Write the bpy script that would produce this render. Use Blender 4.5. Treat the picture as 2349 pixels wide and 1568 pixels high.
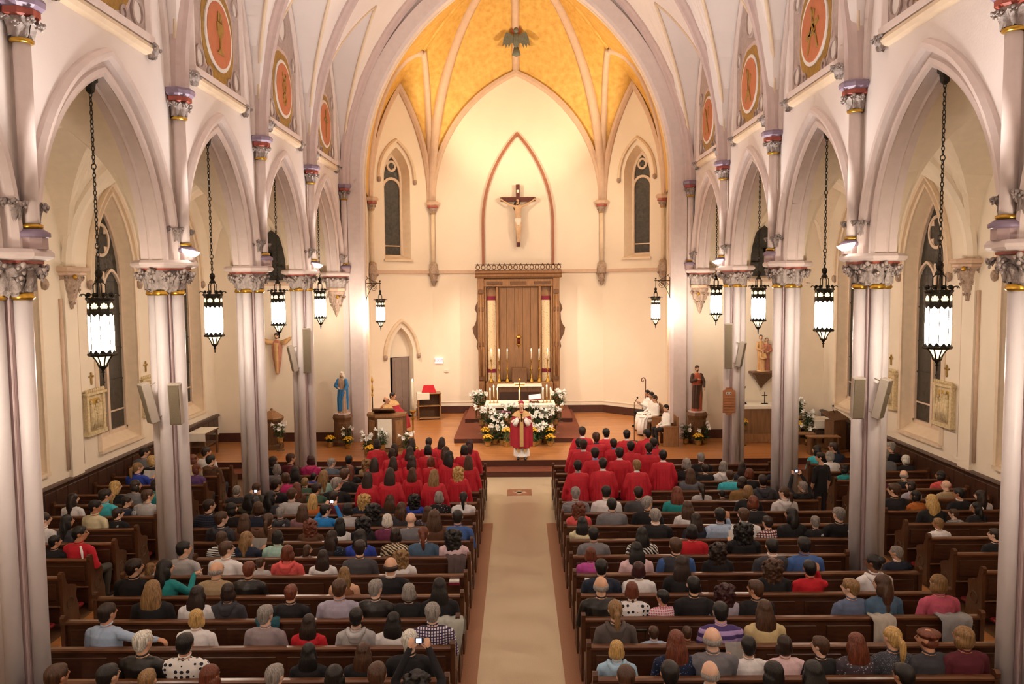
import bpy, math, random, colorsys
from mathutils import Vector, Matrix, noise
R = random.Random(7)
PI = math.pi
sc = bpy.context.scene
for o in list(bpy.data.objects):
    bpy.data.objects.remove(o)

# ------------------------------------------------------------------ camera
FPX, PITCH, YAW, ROLL, CAMH = 1828.0, 0.0717, -0.0077, -0.0092, 5.57
cam = bpy.data.cameras.new('camera'); camo = bpy.data.objects.new('camera', cam)
sc.collection.objects.link(camo); sc.camera = camo
cam.sensor_width = 36.0; cam.lens = FPX / 2349.0 * 36.0
cam.clip_start = 0.05; cam.clip_end = 200


def ray(px, py):
    """direction of the photograph's pixel in the room (survey helper)"""
    u, v = (px - 1174.5) / FPX, (py - 784.0) / FPX
    c, s = math.cos(-ROLL), math.sin(-ROLL)
    u, v = u * c - v * s, u * s + v * c
    y = math.cos(PITCH) - v * math.sin(PITCH); z = -(v * math.cos(PITCH) + math.sin(PITCH)); x = u
    c, s = math.cos(YAW), math.sin(YAW)
    return Vector((x * c + y * s, -x * s + y * c, z))


def at(ax, val, px, py):
    r = ray(px, py); i = 'XYZ'.index(ax); o = Vector((0, 0, CAMH))
    return o + r * ((val - o[i]) / r[i])


_f = ray(1174.5, 784).normalized(); _r = (ray(1275, 784) - ray(1174.5, 784)).normalized()
_u = _r.cross(_f)
camo.matrix_world = Matrix(((_r.x, _u.x, -_f.x, 0), (_r.y, _u.y, -_f.y, 0), (_r.z, _u.z, -_f.z, CAMH), (0, 0, 0, 1)))

# ------------------------------------------------------------------ world, exposure
w = bpy.data.worlds.new('world'); sc.world = w; w.use_nodes = True
w.node_tree.nodes['Background'].inputs[0].default_value = (0.010, 0.012, 0.018, 1)
w.node_tree.nodes['Background'].inputs[1].default_value = 1.0
vs = sc.view_settings
vs.view_transform = 'Standard'; vs.look = 'None'; vs.gamma = 1.0; vs.use_curve_mapping = False
vs.exposure = 0.98
sc.cycles.max_bounces = 5; sc.cycles.diffuse_bounces = 3; sc.cycles.glossy_bounces = 1
sc.cycles.transmission_bounces = 1; sc.cycles.use_adaptive_sampling = True; sc.cycles.adaptive_threshold = 0.10; sc.cycles.adaptive_min_samples = 10; sc.cycles.caustics_reflective = False; sc.cycles.caustics_refractive = False
sc.cycles.sample_clamp_indirect = 4.0

# ------------------------------------------------------------------ room measures (metres)
XP = 6.05                      # pier axis
YC = [9.38, 13.68, 17.98, 22.28]
BAY = 4.30
YEND = 26.58                   # chancel arch wall
XW = 10.2                      # aisle wall
XN, XA = 5.83, 6.27            # nave and aisle face of the arcade wall
ZSP, ZV = 6.03, 8.9            # arcade springing, vault springing
PLAT = 0.36                    # sanctuary floor
P0 = (-5.6, 30.3); P1 = (-3.45, 32.25); P2 = (3.45, 32.25); P3 = (5.6, 30.3)
VR, VC = 8.70, 2.95            # nave vault arc radius, centre offset


def zmain(x):
    d = VC + min(abs(x), 5.75)
    return ZV + math.sqrt(max(VR * VR - d * d, 0))


# ------------------------------------------------------------------ large lights (apse floods and an added sanctuary fill)
def spot(name, loc, tgt, energy, col, size, blend=0.6, rad=0.12, parent=None):
    l = bpy.data.lights.new(name, 'SPOT'); l.energy = energy; l.color = col; l.spot_size = size
    l.spot_blend = blend; l.shadow_soft_size = rad
    o = bpy.data.objects.new(name, l); sc.collection.objects.link(o); o.location = loc
    o.rotation_euler = (Vector(tgt) - Vector(loc)).to_track_quat('-Z', 'Y').to_euler()
    return o


WARM = (1.0, 0.80, 0.58); WARM2 = (1.0, 0.84, 0.66); COOL = (1.0, 0.92, 0.87)
for s in (-1, 1):
    # flood lights fixed behind the chancel arch, turned to the apse
    spot('apse_flood', (s * 4.45, 27.75, 9.4), (-s * 1.5, 32.0, 6.0), 280, WARM, 2.3, 1.0)
    spot('apse_flood_low', (s * 4.4, 27.75, 7.2), (-s * 0.2, 29.6, 0.8), 480, WARM2, 1.7)
    spot('apse_vault_flood', (s * 4.3, 27.9, 10.4), (-s * 1.2, 30.8, 14.2), 420, (1.0, 0.78, 0.50), 1.9)
    # fill spots added without a fixture, to brighten the altar steps and choir
    spot('added_sanctuary_fill', (s * 5.3, 17.0, 8.3), (-s * 1.0, 25.6, 0.8), 900, WARM2, 1.0, 1.0)
# ------------------------------------------------------------------ helpers
def C(h):
    h = h.lstrip('#'); r = [int(h[i:i + 2], 16) / 255 for i in (0, 2, 4)]
    return tuple((c / 12.92 if c <= 0.04045 else ((c + 0.055) / 1.055) ** 2.4) for c in r) + (1,)


MATS = {}


def nmat(name):
    m = bpy.data.materials.new(name); m.use_nodes = True
    nt = m.node_tree; b = nt.nodes['Principled BSDF']; MATS[name] = m
    return m, nt, b


def lnk(nt, a, b): nt.links.new(a, b)


def mat(name, col, rough=0.6, metal=0.0, var=0.10, scale=6.0, bump=0.0, bscale=40.0, stretch=None, spec=0.5, coat=0.0):
    """plain procedural material: colour with noise variation, fine relief"""
    if name in MATS: return MATS[name]
    m, nt, b = nmat(name)
    c = C(col) if isinstance(col, str) else col
    b.inputs['Roughness'].default_value = rough; b.inputs['Metallic'].default_value = metal
    b.inputs['Specular IOR Level'].default_value = spec
    if coat: b.inputs['Coat Weight'].default_value = coat; b.inputs['Coat Roughness'].default_value = 0.15
    tc = nt.nodes.new('ShaderNodeTexCoord'); src = tc.outputs['Object']
    if stretch:
        mp = nt.nodes.new('ShaderNodeMapping'); mp.inputs['Scale'].default_value = stretch
        lnk(nt, src, mp.inputs['Vector']); src = mp.outputs['Vector']
    n = nt.nodes.new('ShaderNodeTexNoise'); n.inputs['Scale'].default_value = scale; n.inputs['Detail'].default_value = 4
    lnk(nt, src, n.inputs['Vector'])
    r = nt.nodes.new('ShaderNodeValToRGB')
    r.color_ramp.elements[0].position = 0.3; r.color_ramp.elements[1].position = 0.7
    r.color_ramp.elements[0].color = tuple(x * (1 - var) for x in c[:3]) + (1,)
    r.color_ramp.elements[1].color = tuple(min(1, x * (1 + var)) for x in c[:3]) + (1,)
    lnk(nt, n.outputs['Fac'], r.inputs['Fac']); lnk(nt, r.outputs['Color'], b.inputs['Base Color'])
    if bump:
        n2 = nt.nodes.new('ShaderNodeTexNoise'); n2.inputs['Scale'].default_value = bscale
        lnk(nt, src, n2.inputs['Vector'])
        bp = nt.nodes.new('ShaderNodeBump'); bp.inputs['Strength'].default_value = bump; bp.inputs['Distance'].default_value = 0.02
        lnk(nt, n2.outputs['Fac'], bp.inputs['Height']); lnk(nt, bp.outputs['Normal'], b.inputs['Normal'])
    return m


def emat(name, col, strength):
    m, nt, b = nmat(name)
    b.inputs['Base Color'].default_value = C(col); b.inputs['Emission Color'].default_value = C(col)
    b.inputs['Emission Strength'].default_value = strength
    return m


def patmat(name, kind, c1, c2, c3=None, sc_=14.0):
    """cloth prints: plaid, stripe, zebra, dots, spots"""
    m, nt, b = nmat(name); b.inputs['Roughness'].default_value = 0.85
    c1, c2 = C(c1), C(c2); c3 = C(c3) if c3 else c2
    tc = nt.nodes.new('ShaderNodeTexCoord'); o = tc.outputs['Object']

    def mix(fac, a, bb):
        x = nt.nodes.new('ShaderNodeMix'); x.data_type = 'RGBA'
        for s, v in ((x.inputs[6], a), (x.inputs[7], bb)):
            if isinstance(v, tuple): s.default_value = v
            else: lnk(nt, v, s)
        lnk(nt, fac, x.inputs[0]); return x.outputs[2]

    def gt(v, t):
        x = nt.nodes.new('ShaderNodeMath'); x.operation = 'GREATER_THAN'; x.inputs[1].default_value = t
        lnk(nt, v, x.inputs[0]); return x.outputs[0]

    def wave(d, s, dist=0.0):
        x = nt.nodes.new('ShaderNodeTexWave'); x.bands_direction = d; x.inputs['Scale'].default_value = s
        x.inputs['Distortion'].default_value = dist; lnk(nt, o, x.inputs['Vector']); return x.outputs['Fac']
    if kind == 'stripe': out = mix(gt(wave('Z', sc_), 0.5), c1, c2)
    elif kind == 'zebra': out = mix(gt(wave('DIAGONAL', sc_, 6.0), 0.5), c1, c2)
    elif kind == 'plaid':
        a = mix(gt(wave('X', sc_), 0.6), c1, c2); out = mix(gt(wave('Z', sc_), 0.72), a, c3)
    else:
        v = nt.nodes.new('ShaderNodeTexVoronoi'); v.inputs['Scale'].default_value = sc_
        v.inputs['Randomness'].default_value = 0.15 if kind == 'dots' else 1.0
        lnk(nt, o, v.inputs['Vector']); out = mix(gt(v.outputs['Distance'], 0.33 if kind == 'dots' else 0.22), c2, c1)
    lnk(nt, out, b.inputs['Base Color'])
    return m


class MB:
    """mesh builder"""
    def __init__(s): s.v = []; s.f = []; s.m = []

    def add(s, vs, fs, mi=0):
        n = len(s.v); s.v += [tuple(p) for p in vs]
        s.f += [tuple(i + n for i in f) for f in fs]; s.m += [mi] * len(fs)
        return s

    def box(s, x0, x1, y0, y1, z0, z1, mi=0):
        v = [(x, y, z) for z in (z0, z1) for y in (y0, y1) for x in (x0, x1)]
        return s.add(v, [(0, 2, 3, 1), (4, 5, 7, 6), (0, 1, 5, 4), (2, 6, 7, 3), (0, 4, 6, 2), (1, 3, 7, 5)], mi)

    def bbox(s, x0, x1, y0, y1, z0, z1, b=0.01, mi=0):
        """box with chamfered edges"""
        v = []; idx = {}
        X, Y, Z = (x0, x1), (y0, y1), (z0, z1)
        sg = (1, -1)
        for k in range(2):
            for j in range(2):
                for i in range(2):
                    for a in range(3):
                        p = [X[i], Y[j], Z[k]]
                        for q in range(3):
                            if q != a: p[q] += b * sg[(i, j, k)[q]]
                        idx[(i, j, k, a)] = len(v); v.append(p)
        f = []
        for a in range(3):
            for e in range(2):
                b_, c_ = [q for q in range(3) if q != a]
                quad = []
                for (p, q) in ((0, 0), (1, 0), (1, 1), (0, 1)):
                    t = [0, 0, 0]; t[a] = e; t[b_] = p; t[c_] = q; quad.append(idx[(t[0], t[1], t[2], a)])
                f.append(tuple(quad))
        for a in range(3):       # edges parallel to axis a
            b_, c_ = [q for q in range(3) if q != a]
            for p in range(2):
                for q in range(2):
                    t0 = [0, 0, 0]; t0[b_] = p; t0[c_] = q; t1 = t0[:]; t1[a] = 1
                    f.append((idx[(*t0, b_)], idx[(*t1, b_)], idx[(*t1, c_)], idx[(*t0, c_)]))
        for k in range(2):
            for j in range(2):
                for i in range(2): f.append((idx[(i, j, k, 0)], idx[(i, j, k, 1)], idx[(i, j, k, 2)]))
        return s.add(v, f, mi)

    def lathe(s, prof, n=16, c=(0, 0, 0), mi=0, a0=0.0, sx=1.0, sy=1.0):
        v = []; f = []
        for (r, z) in prof:
            for i in range(n):
                a = a0 + 2 * PI * i / n; v.append((c[0] + r * math.cos(a) * sx, c[1] + r * math.sin(a) * sy, c[2] + z))
        for k in range(len(prof) - 1):
            for i in range(n):
                j = (i + 1) % n; f.append((k * n + i, k * n + j, (k + 1) * n + j, (k + 1) * n + i))
        if prof[0][0] > 1e-6: f.append(tuple(range(n - 1, -1, -1)))
        if prof[-1][0] > 1e-6: f.append(tuple((len(prof) - 1) * n + i for i in range(n)))
        return s.add(v, f, mi)

    def tube(s, path, r, n=8, mi=0, closed=False):
        path = [Vector(p) for p in path]; rs = r if isinstance(r, (list, tuple)) else [r] * len(path)
        v = []; f = []; up = None; m = len(path)
        for k, p in enumerate(path):
            if closed: t = path[(k + 1) % m] - path[k - 1]
            else: t = path[min(k + 1, m - 1)] - path[max(k - 1, 0)]
            if t.length < 1e-9: t = Vector((0, 0, 1))
            t.normalize()
            if up is None: up = Vector((0, 0, 1)) if abs(t.z) < 0.9 else Vector((0, 1, 0))
            a = t.cross(up)
            if a.length < 1e-6: a = t.cross(Vector((1, 0, 0)))
            a.normalize(); b = a.cross(t); up = b
            for i in range(n):
                g = 2 * PI * i / n; v.append(p + (a * math.cos(g) + b * math.sin(g)) * rs[k])
        for k in range(m if closed else m - 1):
            k2 = (k + 1) % m
            for i in range(n):
                j = (i + 1) % n; f.append((k * n + i, k * n + j, k2 * n + j, k2 * n + i))
        if not closed:
            f.append(tuple(range(n - 1, -1, -1))); f.append(tuple((m - 1) * n + i for i in range(n)))
        return s.add(v, f, mi)

    def prism(s, poly, fn, d0, d1, mi=0):
        n = len(poly)
        v = [fn(u, z, d0) for u, z in poly] + [fn(u, z, d1) for u, z in poly]
        f = [tuple(range(n)), tuple(range(2 * n - 1, n - 1, -1))] + [(i, i + n, (i + 1) % n + n, (i + 1) % n) for i in range(n)]
        return s.add(v, f, mi)

    def sweep(s, rings, mi=0, closed_prof=True, closed_path=False, caps=True):
        """rings: list of point lists of equal length"""
        m = len(rings[0]); v = [p for r in rings for p in r]; f = []
        for k in range(len(rings) if closed_path else len(rings) - 1):
            k2 = (k + 1) % len(rings)
            for i in range(m if closed_prof else m - 1):
                j = (i + 1) % m; f.append((k * m + i, k * m + j, k2 * m + j, k2 * m + i))
        if closed_prof and caps and not closed_path:
            f.append(tuple(range(m - 1, -1, -1))); f.append(tuple((len(rings) - 1) * m + i for i in range(m)))
        return s.add(v, f, mi)

    def ball(s, c, r, n=10, m=6, mi=0):
        rx, ry, rz = r if isinstance(r, (list, tuple)) else (r, r, r)
        prof = [(math.sin(PI * k / m), -math.cos(PI * k / m)) for k in range(m + 1)]
        v = [(c[0], c[1], c[2] - rz)]
        for (a, z) in prof[1:-1]:
            for i in range(n): v.append((c[0] + rx * a * math.cos(2 * PI * i / n), c[1] + ry * a * math.sin(2 * PI * i / n), c[2] + rz * z))
        v.append((c[0], c[1], c[2] + rz)); f = []
        for i in range(n): f.append((0, 1 + (i + 1) % n, 1 + i))
        for k in range(m - 2):
            for i in range(n):
                j = (i + 1) % n; f.append((1 + k * n + i, 1 + k * n + j, 1 + (k + 1) * n + j, 1 + (k + 1) * n + i))
        b = 1 + (m - 2) * n
        for i in range(n): f.append((len(v) - 1, b + i, b + (i + 1) % n))
        return s.add(v, f, mi)

    def xf(s, M):
        s.v = [tuple(M @ Vector(p)) for p in s.v]; return s

    def mesh(s, name, mats, smooth=False):
        me = bpy.data.meshes.new(name); me.from_pydata(s.v, [], s.f)
        for m in (mats if isinstance(mats, (list, tuple)) else [mats]): me.materials.append(m)
        if any(s.m): me.polygons.foreach_set('material_index', s.m)
        if smooth: me.polygons.foreach_set('use_smooth', [True] * len(s.f))
        me.update(); return me

    def build(s, name, mats, parent=None, smooth=False):
        o = bpy.data.objects.new(name, s.mesh(name, mats, smooth)); sc.collection.objects.link(o)
        if parent is not None: o.parent = parent
        return o


def flipfix(o):
    import bmesh
    b = bmesh.new(); b.from_mesh(o.data); bmesh.ops.recalc_face_normals(b, faces=b.faces); b.to_mesh(o.data); b.free()


def inst(me, name, parent=None, loc=(0, 0, 0), rot=(0, 0, 0), scale=(1, 1, 1)):
    o = bpy.data.objects.new(name, me); sc.collection.objects.link(o)
    o.location = loc; o.rotation_euler = rot; o.scale = scale
    if parent is not None: o.parent = parent
    return o


def tag(o, label, cat=None, group=None, kind=None):
    o['label'] = label
    if cat: o['category'] = cat
    if group: o['group'] = group
    if kind: o['kind'] = kind
    return o


def thing(name, label, cat, loc=(0, 0, 0), rotz=0.0, group=None, scale=1.0):
    o = bpy.data.objects.new(name, None); sc.collection.objects.link(o)
    o.location = loc; o.rotation_euler = (0, 0, rotz); o.scale = (scale,) * 3 if not isinstance(scale, tuple) else scale
    o.empty_display_size = 0.1
    return tag(o, label, cat, group)


def struct(name, label, cat=None):
    o = bpy.data.objects.new(name, None); sc.collection.objects.link(o); o.empty_display_size = 0.1
    return tag(o, label, cat or name.split('_')[0], kind='structure')


# ---- pointed arches
def arcR(hs, rise): return (hs * hs + rise * rise) / (2 * hs)


def arc(hs, rise, off=0.0, n=14):
    """left spring -> apex -> right spring, (u, z) with z from the springing line"""
    Rr = arcR(hs, rise); c = Rr - hs; q = Rr + off
    a1 = math.acos(max(-1, min(1, c / q)))
    L = [(c - q * math.cos(a1 * k / n), q * math.sin(a1 * k / n)) for k in range(n + 1)]
    return L + [(-u, z) for u, z in reversed(L[:-1])]


def archz(u, hs, rise, off=0.0):
    Rr = arcR(hs, rise); c = Rr - hs; q = Rr + off
    d = q * q - (abs(u) + c) ** 2
    return math.sqrt(d) if d > 0 else 0.0


def mould(b, hs, rise, prof, fn, leg=0.0, n=14, mi=0, half=None):
    """sweep a closed profile [(off, depth)] round a pointed arch; fn(u, z, d) -> xyz; legs run down by leg"""
    cur = [arc(hs, rise, o, n) for o, d in prof]
    m = len(cur[0]); rings = []
    idx = range(m) if half is None else (range(0, n + 1) if half < 0 else range(n, m))
    if leg and half != 1: rings.append([fn(cur[i][0][0], -leg, prof[i][1]) for i in range(len(prof))])
    for k in idx: rings.append([fn(cur[i][k][0], cur[i][k][1], prof[i][1]) for i in range(len(prof))])
    if leg and half != -1: rings.append([fn(cur[i][-1][0], -leg, prof[i][1]) for i in range(len(prof))])
    b.sweep(rings, mi)
    return b


ORD = ['first', 'second', 'third', 'fourth', 'fifth', 'sixth', 'seventh', 'eighth', 'ninth', 'tenth', 'eleventh',
       'twelfth', 'thirteenth', 'fourteenth', 'fifteenth', 'sixteenth', 'seventeenth', 'eighteenth', 'nineteenth', 'twentieth']
SIDE = {-1: 'left', 1: 'right'}
# ------------------------------------------------------------------ materials of the building
M_NAVE = mat('plaster_nave', '#efe3dd', 0.75, var=0.03, scale=1.2, bump=0.08, bscale=30)
M_VAULT = mat('plaster_vault', '#f0e5df', 0.75, var=0.03, scale=0.8)
M_AISLE = mat('plaster_aisle', '#f2e3cc', 0.8, var=0.04, scale=1.0, bump=0.08, bscale=30)
M_APSE = mat('plaster_apse', '#f2e2cb', 0.8, var=0.03, scale=0.8, bump=0.05, bscale=25)
M_MAUVE = mat('paint_mauve', '#d3bcb6', 0.6, var=0.05)
M_MAUVE2 = mat('paint_pale_mauve', '#e6d5ce', 0.6, var=0.04)
M_PURPLE = mat('paint_purple', '#8f7d92', 0.45, var=0.08)
M_RED = mat('paint_red', '#a5503f', 0.5, var=0.1)
M_TAN = mat('paint_tan', '#d6b79c', 0.65, var=0.06)
M_CREAM = mat('paint_cream', '#e9d2b4', 0.6, var=0.05)
M_LEAF = mat('stone_leaf', '#aea19a', 0.7, var=0.25, scale=14, bump=0.4, bscale=45)
M_LEAFT = mat('stone_leaf_tan', '#b39a86', 0.7, var=0.25, scale=14, bump=0.4, bscale=45)
M_GOLD = mat('gilding', '#c79a3c', 0.28, metal=0.85, var=0.15, scale=20)
M_SHAFT = mat('shaft_white', '#e9e0df', 0.42, var=0.03, scale=3)
M_CORE = mat('pier_core', '#b89f9c', 0.6, var=0.05)
M_BRASS = mat('brass', '#b98d3a', 0.3, metal=0.9, var=0.2, scale=25)
M_IRON = mat('dark_bronze', '#2f2a20', 0.45, metal=0.6, var=0.3, scale=30)
M_GLASSD = mat('night_glass', '#3a352c', 0.22, var=0.45, scale=9, bump=0.5, bscale=60)
M_MULL = mat('tracery_paint', '#dfc6ac', 0.6, var=0.05)
M_BORDER = mat('border_terrazzo', '#9c6a50', 0.35, var=0.35, scale=90)
M_TERR = mat('terrazzo', '#cbb89c', 0.22, var=0.16, scale=120)
M_FLOORD = mat('pew_floor', '#6a4a30', 0.5, var=0.2, scale=20)
M_CARPET = mat('carpet', '#7a3f28', 0.95, var=0.15, scale=60, bump=0.4, bscale=300)
M_RISER = mat('riser_wood', '#4a2418', 0.5, var=0.2, scale=8, stretch=(1, 1, 8))
M_DARKW = mat('dark_wood', '#43281a', 0.42, var=0.28, scale=5, stretch=(3, 3, 14), coat=0.2)
M_BASEB = mat('baseboard_wood', '#4b2a1f', 0.45, var=0.2, scale=6)


def gold_leaf():
    m, nt, b = nmat('gold_leaf')
    b.inputs['Metallic'].default_value = 0.2; b.inputs['Roughness'].default_value = 0.5
    tc = nt.nodes.new('ShaderNodeTexCoord')
    n = nt.nodes.new('ShaderNodeTexNoise'); n.inputs['Scale'].default_value = 5.0; n.inputs['Detail'].default_value = 8
    r = nt.nodes.new('ShaderNodeValToRGB')
    r.color_ramp.elements[0].position = 0.32; r.color_ramp.elements[0].color = C('#d4a04a')
    r.color_ramp.elements[1].position = 0.68; r.color_ramp.elements[1].color = C('#e8bc64')
    lnk(nt, tc.outputs['Object'], n.inputs['Vector']); lnk(nt, n.outputs['Fac'], r.inputs['Fac']); lnk(nt, r.outputs['Color'], b.inputs['Base Color'])
    return m


M_GLEAF = gold_leaf()


def plank_floor():
    m, nt, b = nmat('oak_strip_floor'); b.inputs['Roughness'].default_value = 0.3
    tc = nt.nodes.new('ShaderNodeTexCoord'); mp = nt.nodes.new('ShaderNodeMapping')
    br = nt.nodes.new('ShaderNodeTexBrick'); br.inputs['Scale'].default_value = 1.0
    br.inputs['Color1'].default_value = C('#cb8c54'); br.inputs['Color2'].default_value = C('#b57440'); br.inputs['Mortar'].default_value = C('#965c30')
    br.inputs['Brick Width'].default_value = 1.4; br.inputs['Row Height'].default_value = 0.075; br.inputs['Mortar Size'].default_value = 0.004
    n = nt.nodes.new('ShaderNodeTexNoise'); n.inputs['Scale'].default_value = 2.0
    mp2 = nt.nodes.new('ShaderNodeMapping'); mp2.inputs['Scale'].default_value = (1, 14, 1)
    mx = nt.nodes.new('ShaderNodeMix'); mx.data_type = 'RGBA'; mx.blend_type = 'MULTIPLY'; mx.inputs[0].default_value = 0.25
    lnk(nt, tc.outputs['Object'], mp.inputs['Vector']); lnk(nt, mp.outputs['Vector'], br.inputs['Vector'])
    lnk(nt, tc.outputs['Object'], mp2.inputs['Vector']); lnk(nt, mp2.outputs['Vector'], n.inputs['Vector'])
    lnk(nt, br.outputs['Color'], mx.inputs[6]); lnk(nt, n.outputs['Fac'], mx.inputs[7]); lnk(nt, mx.outputs[2], b.inputs['Base Color'])
    return m


M_PLANK = plank_floor()

# ------------------------------------------------------------------ floor, platform
YB = -7.82                                   # back wall of the nave
fl = struct('floor', 'nave floor with pale centre aisle between reddish borders')
MB().box(-XW, XW, YB, 22.8, -0.25, -0.006).build('slab', M_FLOORD, fl)
MB().box(-0.62, 0.62, YB, 18.33, -0.006, 0.0).box(-3.6, 3.6, 18.33, 22.8, -0.006, 0.0).build('aisle_stripe', M_TERR, fl)
for s in (-1, 1):
    b = MB().box(min(s * .62, s * 1.0), max(s * .62, s * 1.0), YB, 18.33, -0.006, 0.0); b.build('aisle_border', M_BORDER, fl)
    b = MB().box(min(s * 6.7, s * 7.2), max(s * 6.7, s * 7.2), YB, 22.8, -0.006, 0.0); b.build('side_stripe', M_TERR, fl)
    b = MB()
    for a0, a1 in ((6.5, 6.7), (7.2, 7.4)): b.box(min(s * a0, s * a1), max(s * a0, s * a1), YB, 22.8, -0.006, 0.0)
    b.build('side_border', M_PLANK, fl)
b = MB().box(-0.33, 0.33, 20.75, 21.42, 0.0, 0.002); b.build('inlay', M_BORDER, fl)
b = MB().box(-0.17, 0.17, 21.03, 21.15, 0.002, 0.004).box(-0.06, 0.06, 20.9, 21.28, 0.002, 0.004); b.build('inlay_cross', M_TERR, fl)

pl = struct('floor_sanctuary', 'raised oak sanctuary floor with two dark carpeted steps')
MB().box(-XW, XW, 23.45, 33.2, -0.2, PLAT - 0.004).build('platform', M_RISER, pl)
MB().box(-XW, XW, 23.43, 33.2, PLAT - 0.004, PLAT).build('boards', M_PLANK, pl)
MB().box(-XW, XW, 22.8, 23.45, -0.2, 0.156).build('step', M_RISER, pl)
MB().box(-XW, XW, 22.79, 23.45, 0.156, 0.166).build('step_carpet', M_CARPET, pl)

# ------------------------------------------------------------------ arcade walls with pointed arches
HS, RISE = 1.72, 2.57
APROF = [(0.0, -0.42), (0.0, -0.30), (-0.025, -0.27), (0.0, -0.24), (0.0, -0.07), (-0.025, -0.04), (0.03, 0.0), (0.10, 0.0), (0.12, -0.05), (0.17, -0.05),
         (0.19, 0.05), (0.24, 0.11), (0.30, 0.12), (0.35, 0.06), (0.36, -0.03), (0.36, -0.42)]
NB = 8
bays = [YEND - BAY * (i + 0.5) for i in range(NB)]        # centres, from the chancel backwards


def zc(u): return ZV + archz(u, 2.15, 5.0)


for s in (-1, 1):
    wl = struct('wall_arcade_' + SIDE[s], 'white arcade wall with pointed arches on the %s of the nave' % SIDE[s], 'wall')
    b = MB()
    us = sorted(set([-2.15, -2.08] + [round(u, 4) for u, z in arc(HS, RISE, .30, 12)] + [2.08, 2.15]))
    for yc in bays:
        lo = [ZSP + archz(u, HS, RISE, .30) for u in us]
        for X, up in ((XN, zc), (XA, lambda u: 9.3)):
            v = [(s * X, yc + u, l) for u, l in zip(us, lo)] + [(s * X, yc + u, max(up(u), l)) for u, l in zip(us, lo)]
            n = len(us); b.add(v, [(i, i + 1, n + i + 1, n + i) for i in range(n - 1)])
    b.build('wall_face', M_NAVE, wl)
    for yc in bays[:5]:
        b = MB(); mould(b, HS, RISE, APROF, lambda u, z, d: (s * (XN - d), yc + u, ZSP + z), leg=0.0, n=16)
        b.build('arch_moulding', M_MAUVE2, wl, smooth=False)
        # thin line moulding on the inner soffit
    if s: pass

# ------------------------------------------------------------------ nave vault
cl = struct('ceiling_nave', 'pale ribbed nave vault with pointed cells')
b = MB()
NX = 12
for yc in bays:
    rows = []
    for k in range(-8, 9):
        u = 2.15 * k / 8; z = zc(u) if abs(k) < 8 else ZV
        d = math.sqrt(max(VR * VR - (z - ZV) ** 2, 0)) - VC
        xg = max(0.0, min(5.75, d))
        h = [(-XN, z), (-xg, z)] + [(-xg * (1 - j / NX), None) for j in range(1, NX + 1)]
        pts = [(x, yc + u, zz if zz is not None else zmain(x)) for x, zz in h]
        pts += [(-x, y, zz) for x, y, zz in reversed(pts[:-1])]
        rows.append(pts)
    m = len(rows[0])
    b.add([p for r in rows for p in r], [(i * m + j, i * m + j + 1, (i + 1) * m + j + 1, (i + 1) * m + j) for i in range(len(rows) - 1) for j in range(m - 1)])
b.build('cells', M_VAULT, cl)
RP = [(0.04, 0.125), (-0.06, 0.125), (-0.13, 0.085), (-0.20, 0.065), (-0.24, 0.0), (-0.20, -0.065), (-0.13, -0.085), (-0.06, -0.125), (0.04, -0.125)]
for i in range(6):
    y = YEND - BAY * i - (0.12 if i == 0 else 0)
    b = MB(); mould(b, 5.75, math.sqrt(VR * VR - VC * VC), RP, lambda u, z, d: (u, y + d, ZV + z), n=22)
    b.build('rib', M_MAUVE, cl)
for yc in bays[:5]:                      # slender groin ribs and wall ribs
    for s in (-1, 1):
        for t in (-1, 1):
            path = []
            for k in range(0, 15):
                u = 2.15 * (1 - k / 14); z = zc(u) if k else ZV
                x = max(0, math.sqrt(max(VR * VR - (z - ZV) ** 2, 0)) - VC)
                path.append((s * min(x, 5.74), yc + t * u, z))
            MB().tube(path, 0.045, 6).build('groin_rib', M_CREAM, cl, True)
        b = MB(); mould(b, 2.06, 4.95, [(-0.12, 0.0), (-0.12, .07), (0.02, .07), (0.02, 0)], lambda u, z, d: (s * (XN - d), yc + u, ZV + z))
        b.build('wall_rib', M_MAUVE2, cl)

# ------------------------------------------------------------------ leaf pieces used on capitals, corbels and stops
def leaf_mesh(name, w, h, curl, m):
    """curled crocket leaf: lobed blade bending outwards, with a knobbly tip"""
    b = MB(); rows = []; NR, NC = 9, 7
    for k in range(NR):
        t = k / (NR - 1)
        wid = w * (0.45 + 0.75 * math.sin(PI * min(1, .12 + t * .80))) * (1 + .22 * math.sin(t * 4.2 * PI)) * (1 - .35 * max(0, t - .8) * 5 * .5)
        o = curl * (.25 * t + 1.0 * t ** 3); zz = h * (t / .78 * .92 if t < .78 else .92 - (t - .78) * 1.1)
        if t > .9: o *= .92
        row = []
        for j in range(NC):
            x = j / (NC - 1) * 2 - 1
            row.append((x * wid, -o - .022 * math.cos(x * PI * 1.5) * (1 - .4 * t) + .03 * abs(x) ** 2, zz - abs(x) * .05 * h + .012 * math.sin(5 * x + 9 * t)))
        rows.append(row)
    v = [p for r in rows for p in r]
    f = [(i * NC + j, i * NC + j + 1, (i + 1) * NC + j + 1, (i + 1) * NC + j) for i in range(NR - 1) for j in range(NC - 1)]
    b.add(v, f); b.add([(p[0] * .92, p[1] + 0.03, p[2] - 0.008) for p in v], [tuple(reversed(q)) for q in f])
    for (dx, dy, dz, r) in ((0, 0, 0, .40), (-.55, .02, -.04, .30), (.55, .02, -.04, .30), (0, .02, -.12, .30)):
        b.ball((dx * w, -curl * 1.12 + dy, h * (.80 + dz * 2)), (w * r, w * r * .8, w * r), 6, 4)
    return b.mesh(name, m, True)


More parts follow.
